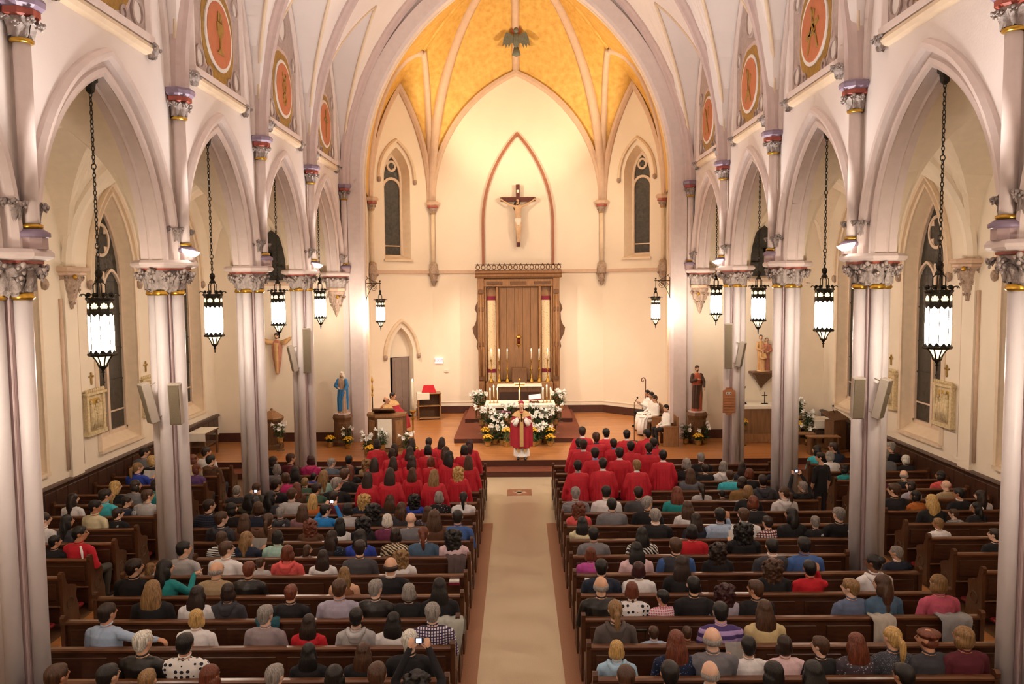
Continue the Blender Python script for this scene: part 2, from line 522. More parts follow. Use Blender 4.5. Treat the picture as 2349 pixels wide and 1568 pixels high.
LEAF_G = leaf_mesh('leaf', 0.090, 0.36, 0.15, M_LEAF)
LEAF_S = leaf_mesh('leaf_small', 0.06, 0.24, 0.09, M_LEAF)
LEAF_T = leaf_mesh('leaf_tan', 0.07, 0.28, 0.08, M_LEAFT)


LR = random.Random(5)


def oct_(r, a0=PI / 8): return [(r * math.cos(a0 + PI / 4 * i), r * math.sin(a0 + PI / 4 * i)) for i in range(8)]


def octprof(prof):
    return prof


_m = {}


def shared(key, fn):
    if key not in _m: _m[key] = fn()
    return _m[key]


def leafring(parent, me, n, r, z, a0=0.0, sc_=1.0, fromang=0.0, span=2 * PI):
    for i in range(n):
        a = a0 + fromang + span * i / n; q = sc_ * LR.uniform(.86, 1.14)
        inst(me, 'leaf', parent, (r * math.cos(a), r * math.sin(a), z + LR.uniform(-.015, .015)), (LR.uniform(-.1, .12), LR.uniform(-.18, .18), a + PI / 2 + LR.uniform(-.12, .12)), (q, q, q))


def column(s, y, label):
    t = thing('column', label, 'column', (s * XP, y, 0), 0 if s < 0 else PI, 'clustered arcade columns')
    core = shared('core', lambda: MB().lathe([(0.185, 0.25), (0.185, 5.62)], 4, a0=PI / 4).mesh('core', M_CORE))
    inst(core, 'core', t)
    edge = shared('edge', lambda: MB().lathe([(0.022, 0.3), (0.022, 5.6)], 8).mesh('edge_roll', M_SHAFT, True))
    shm = shared('shaft', lambda: MB().lathe([(0.10, 0.3), (0.10, 5.5)], 20).mesh('shaft', M_SHAFT, True))
    rg = shared('ring', lambda: MB().lathe([(0.095, 5.44), (0.12, 5.45), (0.135, 5.475), (0.12, 5.50), (0.125, 5.51), (0.105, 5.53)], 20).mesh('ring', M_GOLD, True))
    for k in range(4):
        a = k * PI / 2; p = (0.205 * math.cos(a), 0.205 * math.sin(a), 0)
        inst(shm, 'shaft', t, p); inst(rg, 'ring', t, p)
        a += PI / 4; inst(edge, 'edge_roll', t, (0.155 * math.cos(a), 0.155 * math.sin(a), 0))
    bell = shared('bell', lambda: MB().lathe([(0.26, 5.5), (0.27, 5.6), (0.31, 5.75), (0.38, 5.87)], 16).mesh('bell', M_LEAF, True))
    cap = inst(bell, 'capital', t)
    leafring(cap, LEAF_G, 10, 0.27, 5.50, 0.13, .85)
    leafring(cap, LEAF_G, 12, 0.31, 5.55, 0.0, 0.95)
    redb = shared('redb', lambda: MB().lathe([(0.38, 5.86), (0.42, 5.87), (0.42, 5.92), (0.38, 5.93)], 8, a0=PI / 8).mesh('red_band', M_RED))
    inst(redb, 'red_band', t)
    aba = shared('abacus', lambda: MB().lathe([(0.42, 5.90), (0.50, 5.92), (0.535, 5.95), (0.535, 5.99), (0.50, 6.035), (0.30, 6.04)], 8, a0=PI / 8).mesh('abacus', M_MAUVE2))
    inst(aba, 'abacus', t)
    base = shared('base', lambda: MB().lathe([(0.42, 0), (0.42, 0.16), (0.38, 0.20), (0.36, 0.27), (0.30, 0.31)], 8, a0=PI / 8).mesh('base', M_SHAFT))
    inst(base, 'base', t)
    return t


def vault_shaft(s, y, label):
    """slender shaft above a column, carrying the vault rib"""
    t = thing('vault_shaft', label, 'shaft', (s * 5.70, y, 0), 0, 'vault shafts above the columns')
    pl_ = shared('vs_pl', lambda: MB().lathe([(0.17, 6.035), (0.17, 6.17)], 8, a0=PI / 8).mesh('plinth', M_CORE))
    inst(pl_, 'plinth', t)
    pr = shared('vs_pr', lambda: MB().lathe([(0.17, 6.165), (0.20, 6.18), (0.20, 6.225), (0.16, 6.25), (0.13, 6.27)], 12).mesh('plinth_roll', M_PURPLE, True))
    inst(pr, 'plinth_roll', t)
    sh = shared('vs_sh', lambda: MB().lathe([(0.095, 6.26), (0.095, 8.46)], 16).mesh('shaft', M_MAUVE2, True)); inst(sh, 'shaft', t)
    rg = shared('vs_rg', lambda: MB().lathe([(0.10, -.03), (0.13, -.015), (0.13, .015), (0.10, .03)], 16).mesh('ring', M_GOLD, True))
    inst(rg, 'ring', t, (0, 0, 6.30)); inst(rg, 'ring', t, (0, 0, 8.42))
    bl = shared('vs_bl', lambda: MB().lathe([(0.10, 8.42), (0.11, 8.52), (0.16, 8.68)], 12).mesh('capital', M_LEAF, True))
    c = inst(bl, 'capital', t); leafring(c, LEAF_S, 8, 0.12, 8.44, 0.2)
    rb = shared('vs_rb', lambda: MB().lathe([(0.17, 8.67), (0.21, 8.69), (0.21, 8.76), (0.19, 8.77)], 8, a0=PI / 8).mesh('red_band', M_RED)); inst(rb, 'red_band', t)
    ab = shared('vs_ab', lambda: MB().lathe([(0.20, 8.76), (0.26, 8.80), (0.27, 8.86), (0.25, 8.90), (0.15, 8.92)], 8, a0=PI / 8).mesh('abacus', M_PURPLE)); inst(ab, 'abacus', t)
    # leaf stops of the arch hood beside the shaft
    for d in (-1, 1):
        st = shared('vs_st', lambda: MB().ball((0, 0, 6.52), (0.085, 0.085, 0.11), 8, 6).mesh('hood_stop', M_LEAF, True))
        c2 = inst(st, 'hood_stop', t, (s * 0.07, d * 0.19, 0)); leafring(c2, LEAF_S, 6, 0.055, 6.36, 0, 1.05)
    return t


NTH = ['nearest the camera', 'second from the camera', 'third from the camera', 'farthest from the camera, by the sanctuary step']
for s in (-1, 1):
    for i, y in enumerate(YC):
        column(s, y, 'white clustered column on the %s, %s' % (SIDE[s], NTH[i]))
        vault_shaft(s, y, 'slender vault shaft above the %s column %s' % (SIDE[s], NTH[i]))


# uplight heads standing on some capitals
def uplight(s, y, label):
    t = thing('uplight', label, 'light', (s * (XN - 0.27), y - 0.14, 6.08), 0, 'uplights on the capitals', .8)
    g = MB().lathe([(0.02, 0.02), (0.10, 0.03), (0.17, 0.10), (0.19, 0.15), (0.0, 0.16)], 12).xf(Matrix.Rotation(-s * 0.25, 4, 'Y')); g.build('shade', M_UPGL, t, True)
    MB().tube([(s * 0.16, 0.1, 0.02), (0, 0, 0.03)], 0.02, 6).build('arm', M_SHAFT, t)


M_UPGL = emat('uplight_glass', '#fff2e2', 3.2)
for s in (-1, 1):
    uplight(s, YC[1], 'white uplight on the second %s column' % SIDE[s]); uplight(s, YC[3], 'small white uplight on the farthest %s column' % SIDE[s])
    for y in YC[:4] + [5.08, .78, -3.5]:
        spot('vault_uplight', (s * 5.05, y + 0.1, 6.35), (s * 1.2, y + 0.1, 15), 235, COOL, 2.3, 0.9, 0.15)

# ------------------------------------------------------------------ clerestory blind windows with medallions
M_PANEL = mat('panel_mauve', '#b8a49c', 0.7, var=0.12, scale=8)
M_ORANGE = mat('medallion_orange', '#c8754e', 0.6, var=0.08)
M_HOLE = mat('panel_white', '#efe6df', 0.7, var=0.02)
M_GOLDP = mat('gold_paint', '#a9853e', 0.5, metal=0.3, var=0.2, scale=15)
EMB = {(-1, 1): 'chalice', (-1, 2): 'serpents', (-1, 3): 'cross', (1, 1): 'saw', (1, 2): 'spear', (1, 3): 'keys', (-1, 0): 'cross', (1, 0): 'cross'}


def clerestory(s, j, yc):
    fn = lambda u, z, d: (s * (XN - d), yc + u, z)
    t = thing('blind_window', 'blind tracery window with a round %s medallion, %s wall, bay %s from the camera' % ('orange', SIDE[s], ORD[j]), 'window', (0, 0, 0), 0, 'blind clerestory windows')
    hs, zs, rise = 1.22, 11.1, 2.2
    out = [(-hs, 9.5)] + [(u, zs + z) for u, z in arc(hs, rise, 0, 10)] + [(hs, 9.5)]
    b = MB(); n = len(out); b.prism(out, fn, -0.02, 0.03); b.build('panel', M_PANEL, t)
    b = MB(); mould(b, hs, rise, [(-0.02, 0.0), (-0.02, .05), (0.05, .10), (0.10, .10), (0.14, 0.0)], lambda u, z, d: fn(u, zs + z, d), leg=zs - 9.5, n=10)
    b.build('frame', M_MAUVE2, t)
    b = MB().box(-.5, .5, -.5, .5, -.5, .5); b.v = [fn(x * 2.7, 9.46 + z * 0.12, 0.06 + y * 0.14) for x, y, z in b.v]; b.build('sill', M_MAUVE2, t)
    zm = 10.45
    disc = lambda r, k=24: [(r * math.cos(2 * PI * i / k), zm + r * math.sin(2 * PI * i / k)) for i in range(k)]
    sca = [((0.80 + 0.075 * abs(math.sin(4 * PI * i / 48 + 0))) * math.cos(2 * PI * i / 48), zm + (0.86 + 0.09 * abs(math.sin(4 * PI * i / 48))) * math.sin(2 * PI * i / 48)) for i in range(48)]
    MB().prism(sca, fn, 0.0, 0.05).build('scalloped_rim', M_GOLDP, t)
    sc2 = [(1.05 * (u), zm + (z - zm) * 1.12) for u, z in sca]
    MB().prism(sc2, fn, 0.0, 0.04).build('outer_scallop', M_MAUVE, t)
    MB().prism(disc(0.70), fn, 0.0, 0.075).build('medallion_edge', M_HOLE, t)
    MB().prism(disc(0.62), fn, 0.0, 0.085).build('medallion', M_ORANGE, t)
    e = MB(); k = EMB.get((s, j), 'cross')

    def bar(u0, z0, u1, z1, w):
        dx, dz = u1 - u0, z1 - z0; L = math.hypot(dx, dz); nx, nz = -dz / L * w, dx / L * w
        e.prism([(u0 + nx, z0 + nz), (u1 + nx, z1 + nz), (u1 - nx, z1 - nz), (u0 - nx, z0 - nz)], fn, 0.08, 0.105)
    if k == 'chalice':
        e.prism([(-.17, zm + .22), (.17, zm + .22), (.15, zm + .05), (.03, zm - .06), (.03, zm - .25), (.15, zm - .36), (-.15, zm - .36), (-.03, zm - .25), (-.03, zm - .06), (-.15, zm + .05)], fn, 0.08, 0.11)
        for a in range(3): bar(-.1 + .1 * a, zm + .24, -.07 + .07 * a, zm + .42, 0.025)
    elif k == 'serpents':
        for q in (-1, 1):
            pts = [(q * 0.13 * math.sin(i * .75), zm - .38 + i * .07) for i in range(12)]
            for a, c_ in zip(pts, pts[1:]): bar(*a, *c_, 0.03)
    elif k == 'saw':
        bar(-.3, zm + .12, .32, zm - .12, .05); bar(-.28, zm - .42, .1, zm + .42, .03); bar(.24, zm - .45, -.08, zm + .35, .03); bar(-.16, zm - .1, .2, zm - .1, .025)
    elif k == 'spear':
        bar(-.2, zm - .45, .15, zm + .4, .03); bar(.2, zm - .4, -.2, zm + .2, .03); bar(-.05, zm - .3, .02, zm + .35, .03)
    elif k == 'keys':
        bar(-.2, zm - .4, .2, zm + .35, .03); bar(.2, zm - .4, -.2, zm + .35, .03)
    else:
        bar(0, zm - .4, 0, zm + .42, .04); bar(-.25, zm + .12, .25, zm + .12, .04)
    e.build('emblem', M_GOLDP, t)
    for (u, z, r) in ((-.95, 9.78, .15), (.95, 9.78, .15), (-.5, 9.62, .06), (.5, 9.62, .06), (-.98, 11.25, .13), (.98, 11.25, .13), (0, 12.0, .32)):
        b = MB(); k2 = 16
        cx = [(u + r * math.cos(2 * PI * i / k2), z + 1.15 * r * math.sin(2 * PI * i / k2)) for i in range(k2)]
        b.prism(cx, fn, 0.0, 0.035); b.build('pierced_light', M_HOLE, t)
        rings = [[fn(u + (r + a) * math.cos(2 * PI * i / k2), z + 1.15 * (r + a) * math.sin(2 * PI * i / k2), d) for a, d in ((0, .03), (0, .07), (.05, .07), (.05, .03))] for i in range(k2)]
        MB().sweep(rings, closed_path=True).build('tracery_ring', M_PANEL, t)
    # label mould below with leafy ends
    q = thing('string_moulding', 'cream bar moulding with leafy ends below the %s medallion, bay %s from the camera' % (SIDE[s], ORD[j]), 'moulding', (0, 0, 0), 0, 'bar mouldings')
    b = MB(); pr = [(0.0, -.10), (0.10, -.08), (0.14, -.02), (0.13, .04), (0.05, .09), (0.0, .10)]
    b.sweep([[fn(u, 9.33 + dz, d) for d, dz in pr] for u in (-1.28, 1.28)]); b.build('bar', M_CREAM, q)
    for u in (-1.33, 1.33):
        st = shared('stopball', lambda: MB().ball((0, 0, 0), (0.11, 0.10, 0.12), 8, 6).mesh('leaf_end', M_LEAF, True))
        c2 = inst(st, 'leaf_end', q, fn(u, 9.33, 0.09)); leafring(c2, LEAF_S, 6, 0.05, -0.14, 0.3, 0.9)


for s in (-1, 1):
    for j in range(4): clerestory(s, j, YC[0] + BAY * (j - 0.5) + 0.0 if False else YC[0] + BAY * (j + 0.5))

# ------------------------------------------------------------------ aisle vaults
AC, AH = (XA + XW) / 2, (XW - XA) / 2
for s in (-1, 1):
    ca = struct('ceiling_aisle_' + SIDE[s], 'tan vault over the %s aisle' % SIDE[s], 'ceiling')
    b = MB()
    for yc in bays:
        rows = []
        for k in range(-7, 8):
            u = 2.15 * k / 7; z = archz(u, 2.15, 2.75)
            # where does the cross profile reach z
            g = AH
            for j in range(60):
                xx = AH * (1 - j / 60)
                if archz(xx, AH, 2.72) >= z: g = xx; break
            else: g = 0.0
            xs = [-AH, -g] + [-g * (1 - j / 8) for j in range(1, 9)]
            pts = [(x, max(z, archz(x, AH, 2.72) if abs(x) <= g + 1e-6 else 0)) for x in xs]
            pts += [(-x, zz) for x, zz in reversed(pts[:-1])]
            rows.append([(s * (AC + x), yc + u, ZSP + 0.02 + zz) for x, zz in pts])
        m = len(rows[0])
        b.add([p for r in rows for p in r], [(i * m + j, i * m + j + 1, (i + 1) * m + j + 1, (i + 1) * m + j) for i in range(len(rows) - 1) for j in range(m - 1)])
    b.build('cells', mat('aisle_vault_plaster', '#f0e0c8', .8, var=.03), ca)
    for y in YC:
        b = MB(); mould(b, AH - .02, 2.70, [(0.02, .16), (-.08, .16), (-.16, .06), (-.16, -.06), (-.08, -.16), (0.02, -.16)], lambda u, z, d: (s * (AC + u), y + d, ZSP + 0.02 + z), n=12)
        b.build('rib', M_AISLE, ca)

# ------------------------------------------------------------------ aisle outer walls, windows, corbels, wainscot
WH, WSILL, WSPR, WRISE = 1.00, 1.62, 5.75, 2.15      # opening at the wall face
GH, GSILL, GRISE, GD = 0.93, 1.88, 2.0, 0.33        # glass opening and its depth
win_n = [0]


def window(nm_parent_label, fn, hs, sill, spr, rise, lights=2):
    """glazed tracery window; fn(u, z, d) with d outward depth"""
    win_n[0] += 1
    t = struct('window_%d' % win_n[0], nm_parent_label, 'window')
    k = 10
    outer = [(-hs, sill)] + [(u, spr + z) for u, z in arc(hs, rise, 0, k)] + [(hs, sill)]
    # frame round the glass
    rings = []
    for (u, z) in outer:
        rings.append(None)
    b = MB(); mould(b, hs, rise, [(-.07, -.06), (-.07, .04), (.03, .04), (.03, -.06)], lambda u, z, d: fn(u, spr + z, d), leg=spr - sill, n=k)
    x = MB(); x.prism([(-hs, sill - .06), (hs, sill - .06), (hs, sill + .06), (-hs, sill + .06)], fn, -.06, .04)
    b.add(x.v, x.f); b.build('frame', M_MULL, t)

    def band(cu, cz, r, w_, nm, n=20, mt=M_MULL):
        rr = [[fn(cu + (r + a) * math.cos(2 * PI * i / n), cz + (r + a) * math.sin(2 * PI * i / n), d) for a, d in ((-w_, -.05), (w_, -.05), (w_, .03), (-w_, .03))] for i in range(n)]
        MB().sweep(rr, closed_path=True).build(nm, mt, t)
    qz = spr + rise * 0.52; qr = hs * 0.42
    if lights == 2:
        MB().prism([(-.055, sill), (.055, sill), (.055, spr + .25), (-.055, spr + .25)], fn, -.07, .03).build('mullion', M_MULL, t)
        for c in (-1, 1):
            b = MB(); mould(b, hs / 2 - .03, hs * .62, [(-.035, -.05), (-.035, .03), (.035, .03), (.035, -.05)], lambda u, z, d: fn(c * hs / 2 + u, spr - .28 + z, d), n=6)
            b.build('light_head', M_MULL, t)
    else:
        b = MB(); mould(b, hs - .02, hs * .95, [(-.05, -.05), (-.05, .03), (.05, .03), (.05, -.05)], lambda u, z, d: fn(u, spr - .42 + z, d), n=6); b.build('light_head', M_MULL, t)
    band(0, qz, qr, .04, 'tracery_ring')
    # glass: quatrefoil eye, spandrels and the panes of the lights
    q = [(qr * (0.72 + 0.22 * abs(math.cos(2 * a))) * math.cos(a), qz + qr * (0.72 + .22 * abs(math.cos(2 * a))) * math.sin(a)) for a in [2 * PI * i / 32 for i in range(32)]]
    MB().prism(q, fn, -.02, .0).build('pane', M_GLASSD, t)
    sp = [(u, spr + z) for u, z in arc(hs, rise, 0, k)]
    MB().prism(sp, fn, .012, .02).build('pane', M_GLASSD, t)
    cusp = MB()
    for a in range(4):
        g = PI / 4 + a * PI / 2; cusp.prism([(qr * 1.0 * math.cos(g + .32), qz + qr * math.sin(g + .32)), (qr * .55 * math.cos(g), qz + qr * .55 * math.sin(g)), (qr * math.cos(g - .32), qz + qr * math.sin(g - .32))], fn, -.04, .01)
    cusp.build('cusps', M_MULL, t)
    bars = [sill + (spr - sill) * q_ for q_ in (0, .135, .34, .55, .78, 1.0)]
    cols_ = ((-hs, -.055), (.055, hs)) if lights == 2 else ((-hs, hs),)
    for (u0, u1) in cols_:
        for z0, z1 in zip(bars, bars[1:]):
            MB().prism([(u0, z0 + .012), (u1, z0 + .012), (u1, z1 - .012), (u0, z1 - .012)], fn, .0, .012).build('pane', M_GLASSD, t)
        for z0 in bars[1:-1]:
            MB().prism([(u0, z0 - .02), (u1, z0 - .02), (u1, z0 + .02), (u0, z0 + .02)], fn, -.02, .01).build('saddle_bar', M_MULL if abs(z0 - bars[1]) < .01 else M_GLASSD, t)
    return t


def splay(b, fn, a, c):
    """reveal between wall opening a=(hs,sill,spr,rise,depth) and glass opening c"""
    rr = []
    for (hs, sill, spr, rise, d) in (a, c):
        o = [(-hs, sill)] + [(u, spr + z) for u, z in arc(hs, rise, 0, 10)] + [(hs, sill)]
        rr.append([fn(u, z, d) for u, z in o])
    return b.sweep(rr, closed_prof=True, caps=False)


WBAYS = [YC[0] + BAY * (j + .5) for j in range(4)]
for s in (-1, 1):
    wl = struct('wall_' + SIDE[s], 'cream outer wall of the %s aisle with tall pointed windows' % SIDE[s])
    b = MB()
    us = sorted(set([-2.15, -1.75, 1.75, 2.15] + [round(u, 4) for u, z in arc(WH, WRISE, 0, 10)]))
    for yc in bays:
        has = any(abs(yc - q) < .1 for q in WBAYS)
        for u0, u1 in zip(us, us[1:]):
            def quad(za0, za1, zb0, zb1): b.add([(s * XW, yc + u0, za0), (s * XW, yc + u1, za1), (s * XW, yc + u1, zb1), (s * XW, yc + u0, zb0)], [(0, 1, 2, 3)])
            if not has or u1 <= -WH + 1e-3 or u0 >= WH - 1e-3: quad(0, 0, 9.3, 9.3)
            else:
                quad(0, 0, WSILL, WSILL)
                quad(WSPR + archz(u0, WH, WRISE), WSPR + archz(u1, WH, WRISE), 9.3, 9.3)
    b.build('wall_face', M_AISLE, wl)
    for j, yc in enumerate(WBAYS):
        fn = lambda u, z, d: (s * (XW + d), yc + u, z)
        b = MB(); splay(b, fn, (WH, WSILL, WSPR, WRISE, 0.0), (GH, GSILL, WSPR, GRISE, GD)); b.build('window_reveal', M_CREAM, wl)
        b = MB(); mould(b, WH, WRISE, [(0.0, 0.02), (0.0, -.05), (.07, -.07), (.12, -.02), (.12, .02)], lambda u, z, d: fn(u, WSPR + z, d), leg=WSPR - WSILL, n=10); b.build('window_moulding', M_CREAM, wl)
        b = MB(); mould(b, WH + .2, WRISE + .22, [(0.0, 0.0), (0.0, -.08), (.07, -.10), (.10, -.03), (.10, .0)], lambda u, z, d: fn(u, WSPR + z, d), leg=0.0, n=10); b.build('hood_moulding', M_CREAM, wl)
        b = MB(); b.prism([(-WH - .08, WSILL - .07), (WH + .08, WSILL - .07), (WH + .08, WSILL + .01), (-WH - .08, WSILL + .01)], fn, -.09, .02); b.build('window_sill', M_CREAM, wl)
        for d in (-1, 1):
            st = shared('stopt', lambda: MB().ball((0, 0, 0), (0.09, 0.08, 0.13), 8, 6).mesh('hood_stop', M_LEAFT, True))
            inst(st, 'hood_stop', wl, (s * (XW - .06), yc + d * (WH + .24), WSPR - .08))
        window('tall dark two-light tracery window in the %s aisle, %s from the camera' % (SIDE[s], ORD[j]), lambda u, z, d: (s * (XW + GD + d), yc + u, z), GH + .0, GSILL, WSPR, GRISE)
    # corbels on flat pilasters, opposite the columns
    for i, y in enumerate(YC):
        b = MB(); x0, x1 = sorted((s * (XW - .09), s * XW)); b.box(x0, x1, y - .24, y + .24, 1.30, 6.1); b.build('pilaster', M_AISLE, wl)
        for d in (-1, 1):
            b = MB().tube([(s * (XW - .02), y + d * .30, 1.5), (s * (XW - .02), y + d * .30, 5.35)], 0.045, 8); b.build('pilaster_roll', M_TAN, wl, True)
        t = thing('corbel', 'leafy wall corbel opposite the %s column %s' % (SIDE[s], NTH[i]), 'corbel', (s * (XW - .09), y, 0), 0, 'aisle wall corbels')
        me = shared('corb', lambda: MB().lathe([(0.0, 5.10), (0.05, 5.15), (0.09, 5.3), (0.13, 5.45), (0.19, 5.6), (0.26, 5.80), (0.30, 5.88)], 10).mesh('bracket', M_LEAFT, True))
        c = inst(me, 'bracket', t); leafring(c, LEAF_T, 8, 0.20, 5.60, 0.2); leafring(c, LEAF_T, 6, 0.11, 5.36, 0.5, .8); leafring(c, LEAF_T, 5, 0.05, 5.14, 0.1, .6)
        me = shared('corbt', lambda: MB().lathe([(0.32, 5.93), (0.40, 5.96), (0.42, 6.0), (0.40, 6.05), (0.3, 6.06)], 8, a0=PI / 8).mesh('abacus', M_TAN)); inst(me, 'abacus', t)
        me = shared('corbr', lambda: MB().lathe([(0.30, 5.86), (0.34, 5.88), (0.34, 5.93), (0.3, 5.94)], 8, a0=PI / 8).mesh('red_band', M_TAN)); inst(me, 'red_band', t)
        me = shared('corbg', lambda: MB().ball((0, 0, 0), (.05, .05, .06), 8, 6).mesh('gilt_boss', M_GOLD, True)); inst(me, 'gilt_boss', t, (-s * .24, -.22, 5.83))
    # wainscot: boards, cap
    ws = struct('trim_wainscot_' + SIDE[s], 'dark boarded wainscot along the %s aisle wall' % SIDE[s], 'wainscot')
    x0, x1 = sorted((s * (XW - .05), s * XW))
    MB().box(x0, x1, YB, YEND, 0, 1.26).build('backing', M_DARKW, ws)
    me = MB().bbox(-.025, .0, -.205, .205, 0.18, 1.18, .012).mesh('board', M_DARKW)
    n = int((YEND - 9.0) / .43)
    for k in range(n): inst(me, 'board', ws, (s * (XW - .05) + (0.025 if s < 0 else 0), YEND - .25 - k * .43, 0))
    b = MB(); pr = [(0, 1.22), (.10, 1.24), (.12, 1.28), (.09, 1.31), (0, 1.32)]
    b.sweep([[(s * (XW - d), y, z) for d, z in pr] for y in (YB, YEND)]); b.build('cap', M_DARKW, ws)
    b = MB(); x0, x1 = sorted((s * (XW - .10), s * XW)); b.box(x0, x1, YB, YEND, 0, .18); b.build('skirting', M_DARKW, ws)

# ------------------------------------------------------------------ chancel arch wall and aisle end walls
wc = struct('wall_chancel', 'pale wall with the great pointed chancel arch and aisle end walls')
CH, CR = 5.09, 7.44
CRISE = math.sqrt(CR * CR - (CR - CH) ** 2)
b = MB()
us = sorted(set([-XN, XN] + [round(u, 4) for u, z in arc(CH, CRISE, 0.1, 18)]))
for u0, u1 in zip(us, us[1:]):
    def lo(u): return ZV + archz(u, CH, CRISE, .1) if abs(u) < CH + .1 - 1e-3 else ZV
    if u1 <= -CH - .09 or u0 >= CH + .09: v = [(u0, 0), (u1, 0)]
    else: v = [(u0, lo(u0)), (u1, lo(u1))]
    b.add([(u0, YEND, v[0][1]), (u1, YEND, v[1][1]), (u1, YEND, max(zmain(u1), v[1][1]) + .05), (u0, YEND, max(zmain(u0), v[0][1]) + .05)], [(0, 1, 2, 3)])
b.build('wall_face', M_NAVE, wc)
# end walls of the aisles, each pierced by a dark traceried window high up
for s in (-1, 1):
    b = MB(); eh, es, er = 0.75, 5.72, 1.35
    us = sorted(set([-(AC - XN), AH] + [round(u, 4) for u, z in arc(eh, er, 0, 8)]))
    for u0, u1 in zip(us, us[1:]):
        def q4(a0, a1, c0, c1): b.add([(s * AC + u0 * s * 1, YEND, a0), (s * AC + u1 * s, YEND, a1), (s * AC + u1 * s, YEND, c1), (s * AC + u0 * s, YEND, c0)], [(0, 1, 2, 3)])
        if u1 <= -eh + 1e-3 or u0 >= eh - 1e-3: q4(0, 0, 9.3, 9.3)
        else:
            q4(0, 0, es, es); q4(6.25 + archz(u0, eh, er), 6.25 + archz(u1, eh, er), 9.3, 9.3)
    b.build('end_wall', M_AISLE, wc)
    fe = lambda u, z, d: (s * AC + u, YEND + .22 + d, z)
    b = MB(); splay(b, lambda u, z, d: (s * AC + u, YEND + d, z), (eh, es, 6.25, er, 0), (eh - .12, es + .08, 6.25, er - .15, .24)); b.build('window_reveal', M_AISLE, wc)
    b = MB(); b.prism([(-eh - .35, es - .12), (eh + .35, es - .12), (eh + .35, es - .04), (-eh - .35, es - .04)], lambda u, z, d: (s * AC + u, YEND + d, z), -.08, .02); b.build('string_course', M_TAN, wc)
    win_n[0] += 1
    t = struct('window_%d' % win_n[0], 'dark leafy tracery window high in the end wall of the %s aisle' % SIDE[s], 'window')
    o = [(-eh + .1, es + .1)] + [(u, 6.25 + z) for u, z in arc(eh - .1, er - .12, 0, 8)] + [(eh - .1, es + .1)]
    MB().prism(o, fe, .0, .03).build('pane', M_GLASSD, t)
    for (cu, cz, r) in ((-.28, 6.55, .30), (.28, 6.55, .30), (0, 7.02, .33), (-.25, 6.05, .24), (.25, 6.05, .24)):
        rr = [[fe(cu + (r + a) * math.cos(2 * PI * i / 14), cz + (r + a) * math.sin(2 * PI * i / 14), d) for a, d in ((-.025, -.05), (.025, -.05), (.025, .0), (-.025, .0))] for i in range(14)]
        MB().sweep(rr, closed_path=True).build('tracery_ring', M_GLASSD, t)
# broad mauve band of the arch and inner orders
b = MB(); mould(b, CH, CRISE, [(-.02, .24), (-.02, -.06), (.08, -.10), (.50, -.10), (.56, -.02), (.56, .02)], lambda u, z, d: (u, YEND + d, ZV + z), leg=ZV - PLAT, n=22); b.build('arch_band', M_MAUVE2, wc)
b = MB(); mould(b, CH - .03, CRISE - .03, [(.12, .22), (0.0, .22), (-.03, .25), (-.03, .30), (.0, .34), (.12, .40)], lambda u, z, d: (u, YEND + d, ZV + z), leg=ZV - PLAT, n=22); b.build('arch_order', M_CREAM, wc)
for s in (-1, 1):
    b = MB(); x0, x1 = sorted((s * (XN - .24), s * (XW))); b.box(x0, x1, YEND - .04, YEND, PLAT, PLAT + .30); bb = b.build('baseboard', M_BASEB, wc)
# responds: corbelled capitals where the arcade meets the chancel wall
for s in (-1, 1):
    t = thing('respond_corbel', 'double leafy corbel at the %s end of the arcade beside the chancel arch' % SIDE[s], 'corbel', (s * XP, YEND - .02, 0), 0, 'respond corbels')
    me = shared('resp', lambda: MB().lathe([(0.0, 4.55), (0.05, 4.62), (0.09, 4.8), (0.14, 5.0), (0.22, 5.2), (.28, 5.36), (.26, 5.42)], 10).mesh('lower_bracket', M_LEAFT, True))
    c = inst(me, 'lower_bracket', t); leafring(c, LEAF_T, 8, .20, 5.02, .2); leafring(c, LEAF_T, 6, .10, 4.78, .5, .8)
    me = shared('respb', lambda: MB().lathe([(.26, 5.40), (.34, 5.42), (.34, 5.50), (.28, 5.53)], 8, a0=PI / 8).mesh('band', M_TAN)); inst(me, 'band', t)
    me = shared('bell2', lambda: MB().lathe([(0.26, 5.52), (0.27, 5.6), (0.31, 5.75), (0.38, 5.87)], 16).mesh('capital', M_LEAF, True))
    c = inst(me, 'capital', t); leafring(c, LEAF_G, 12, .30, 5.52, .13)
    inst(_m['redb'], 'red_band', t); inst(_m['abacus'], 'abacus', t)
    me = shared('corbg', lambda: None); inst(me, 'gilt_boss', t, (-s * .1, -.26, 5.22))
    vault_shaft(s, YEND - .12, 'slender vault shaft beside the chancel arch on the %s' % SIDE[s])

# ------------------------------------------------------------------ apse
wa = struct('wall_apse', 'three-sided cream apse wall behind the altar')


def facet(Pa, Pb):
    # local frame of one side of the apse
    A, B = Vector(Pa), Vector(Pb); L = (B - A).length; e = (B - A) / L; nrm = Vector((-e.y, e.x))   # outward (to the left of travel A->B)
    mid = (A + B) / 2
    return (lambda u, z, d: (mid.x + e.x * u + nrm.x * d, mid.y + e.y * u + nrm.y * d, z)), L


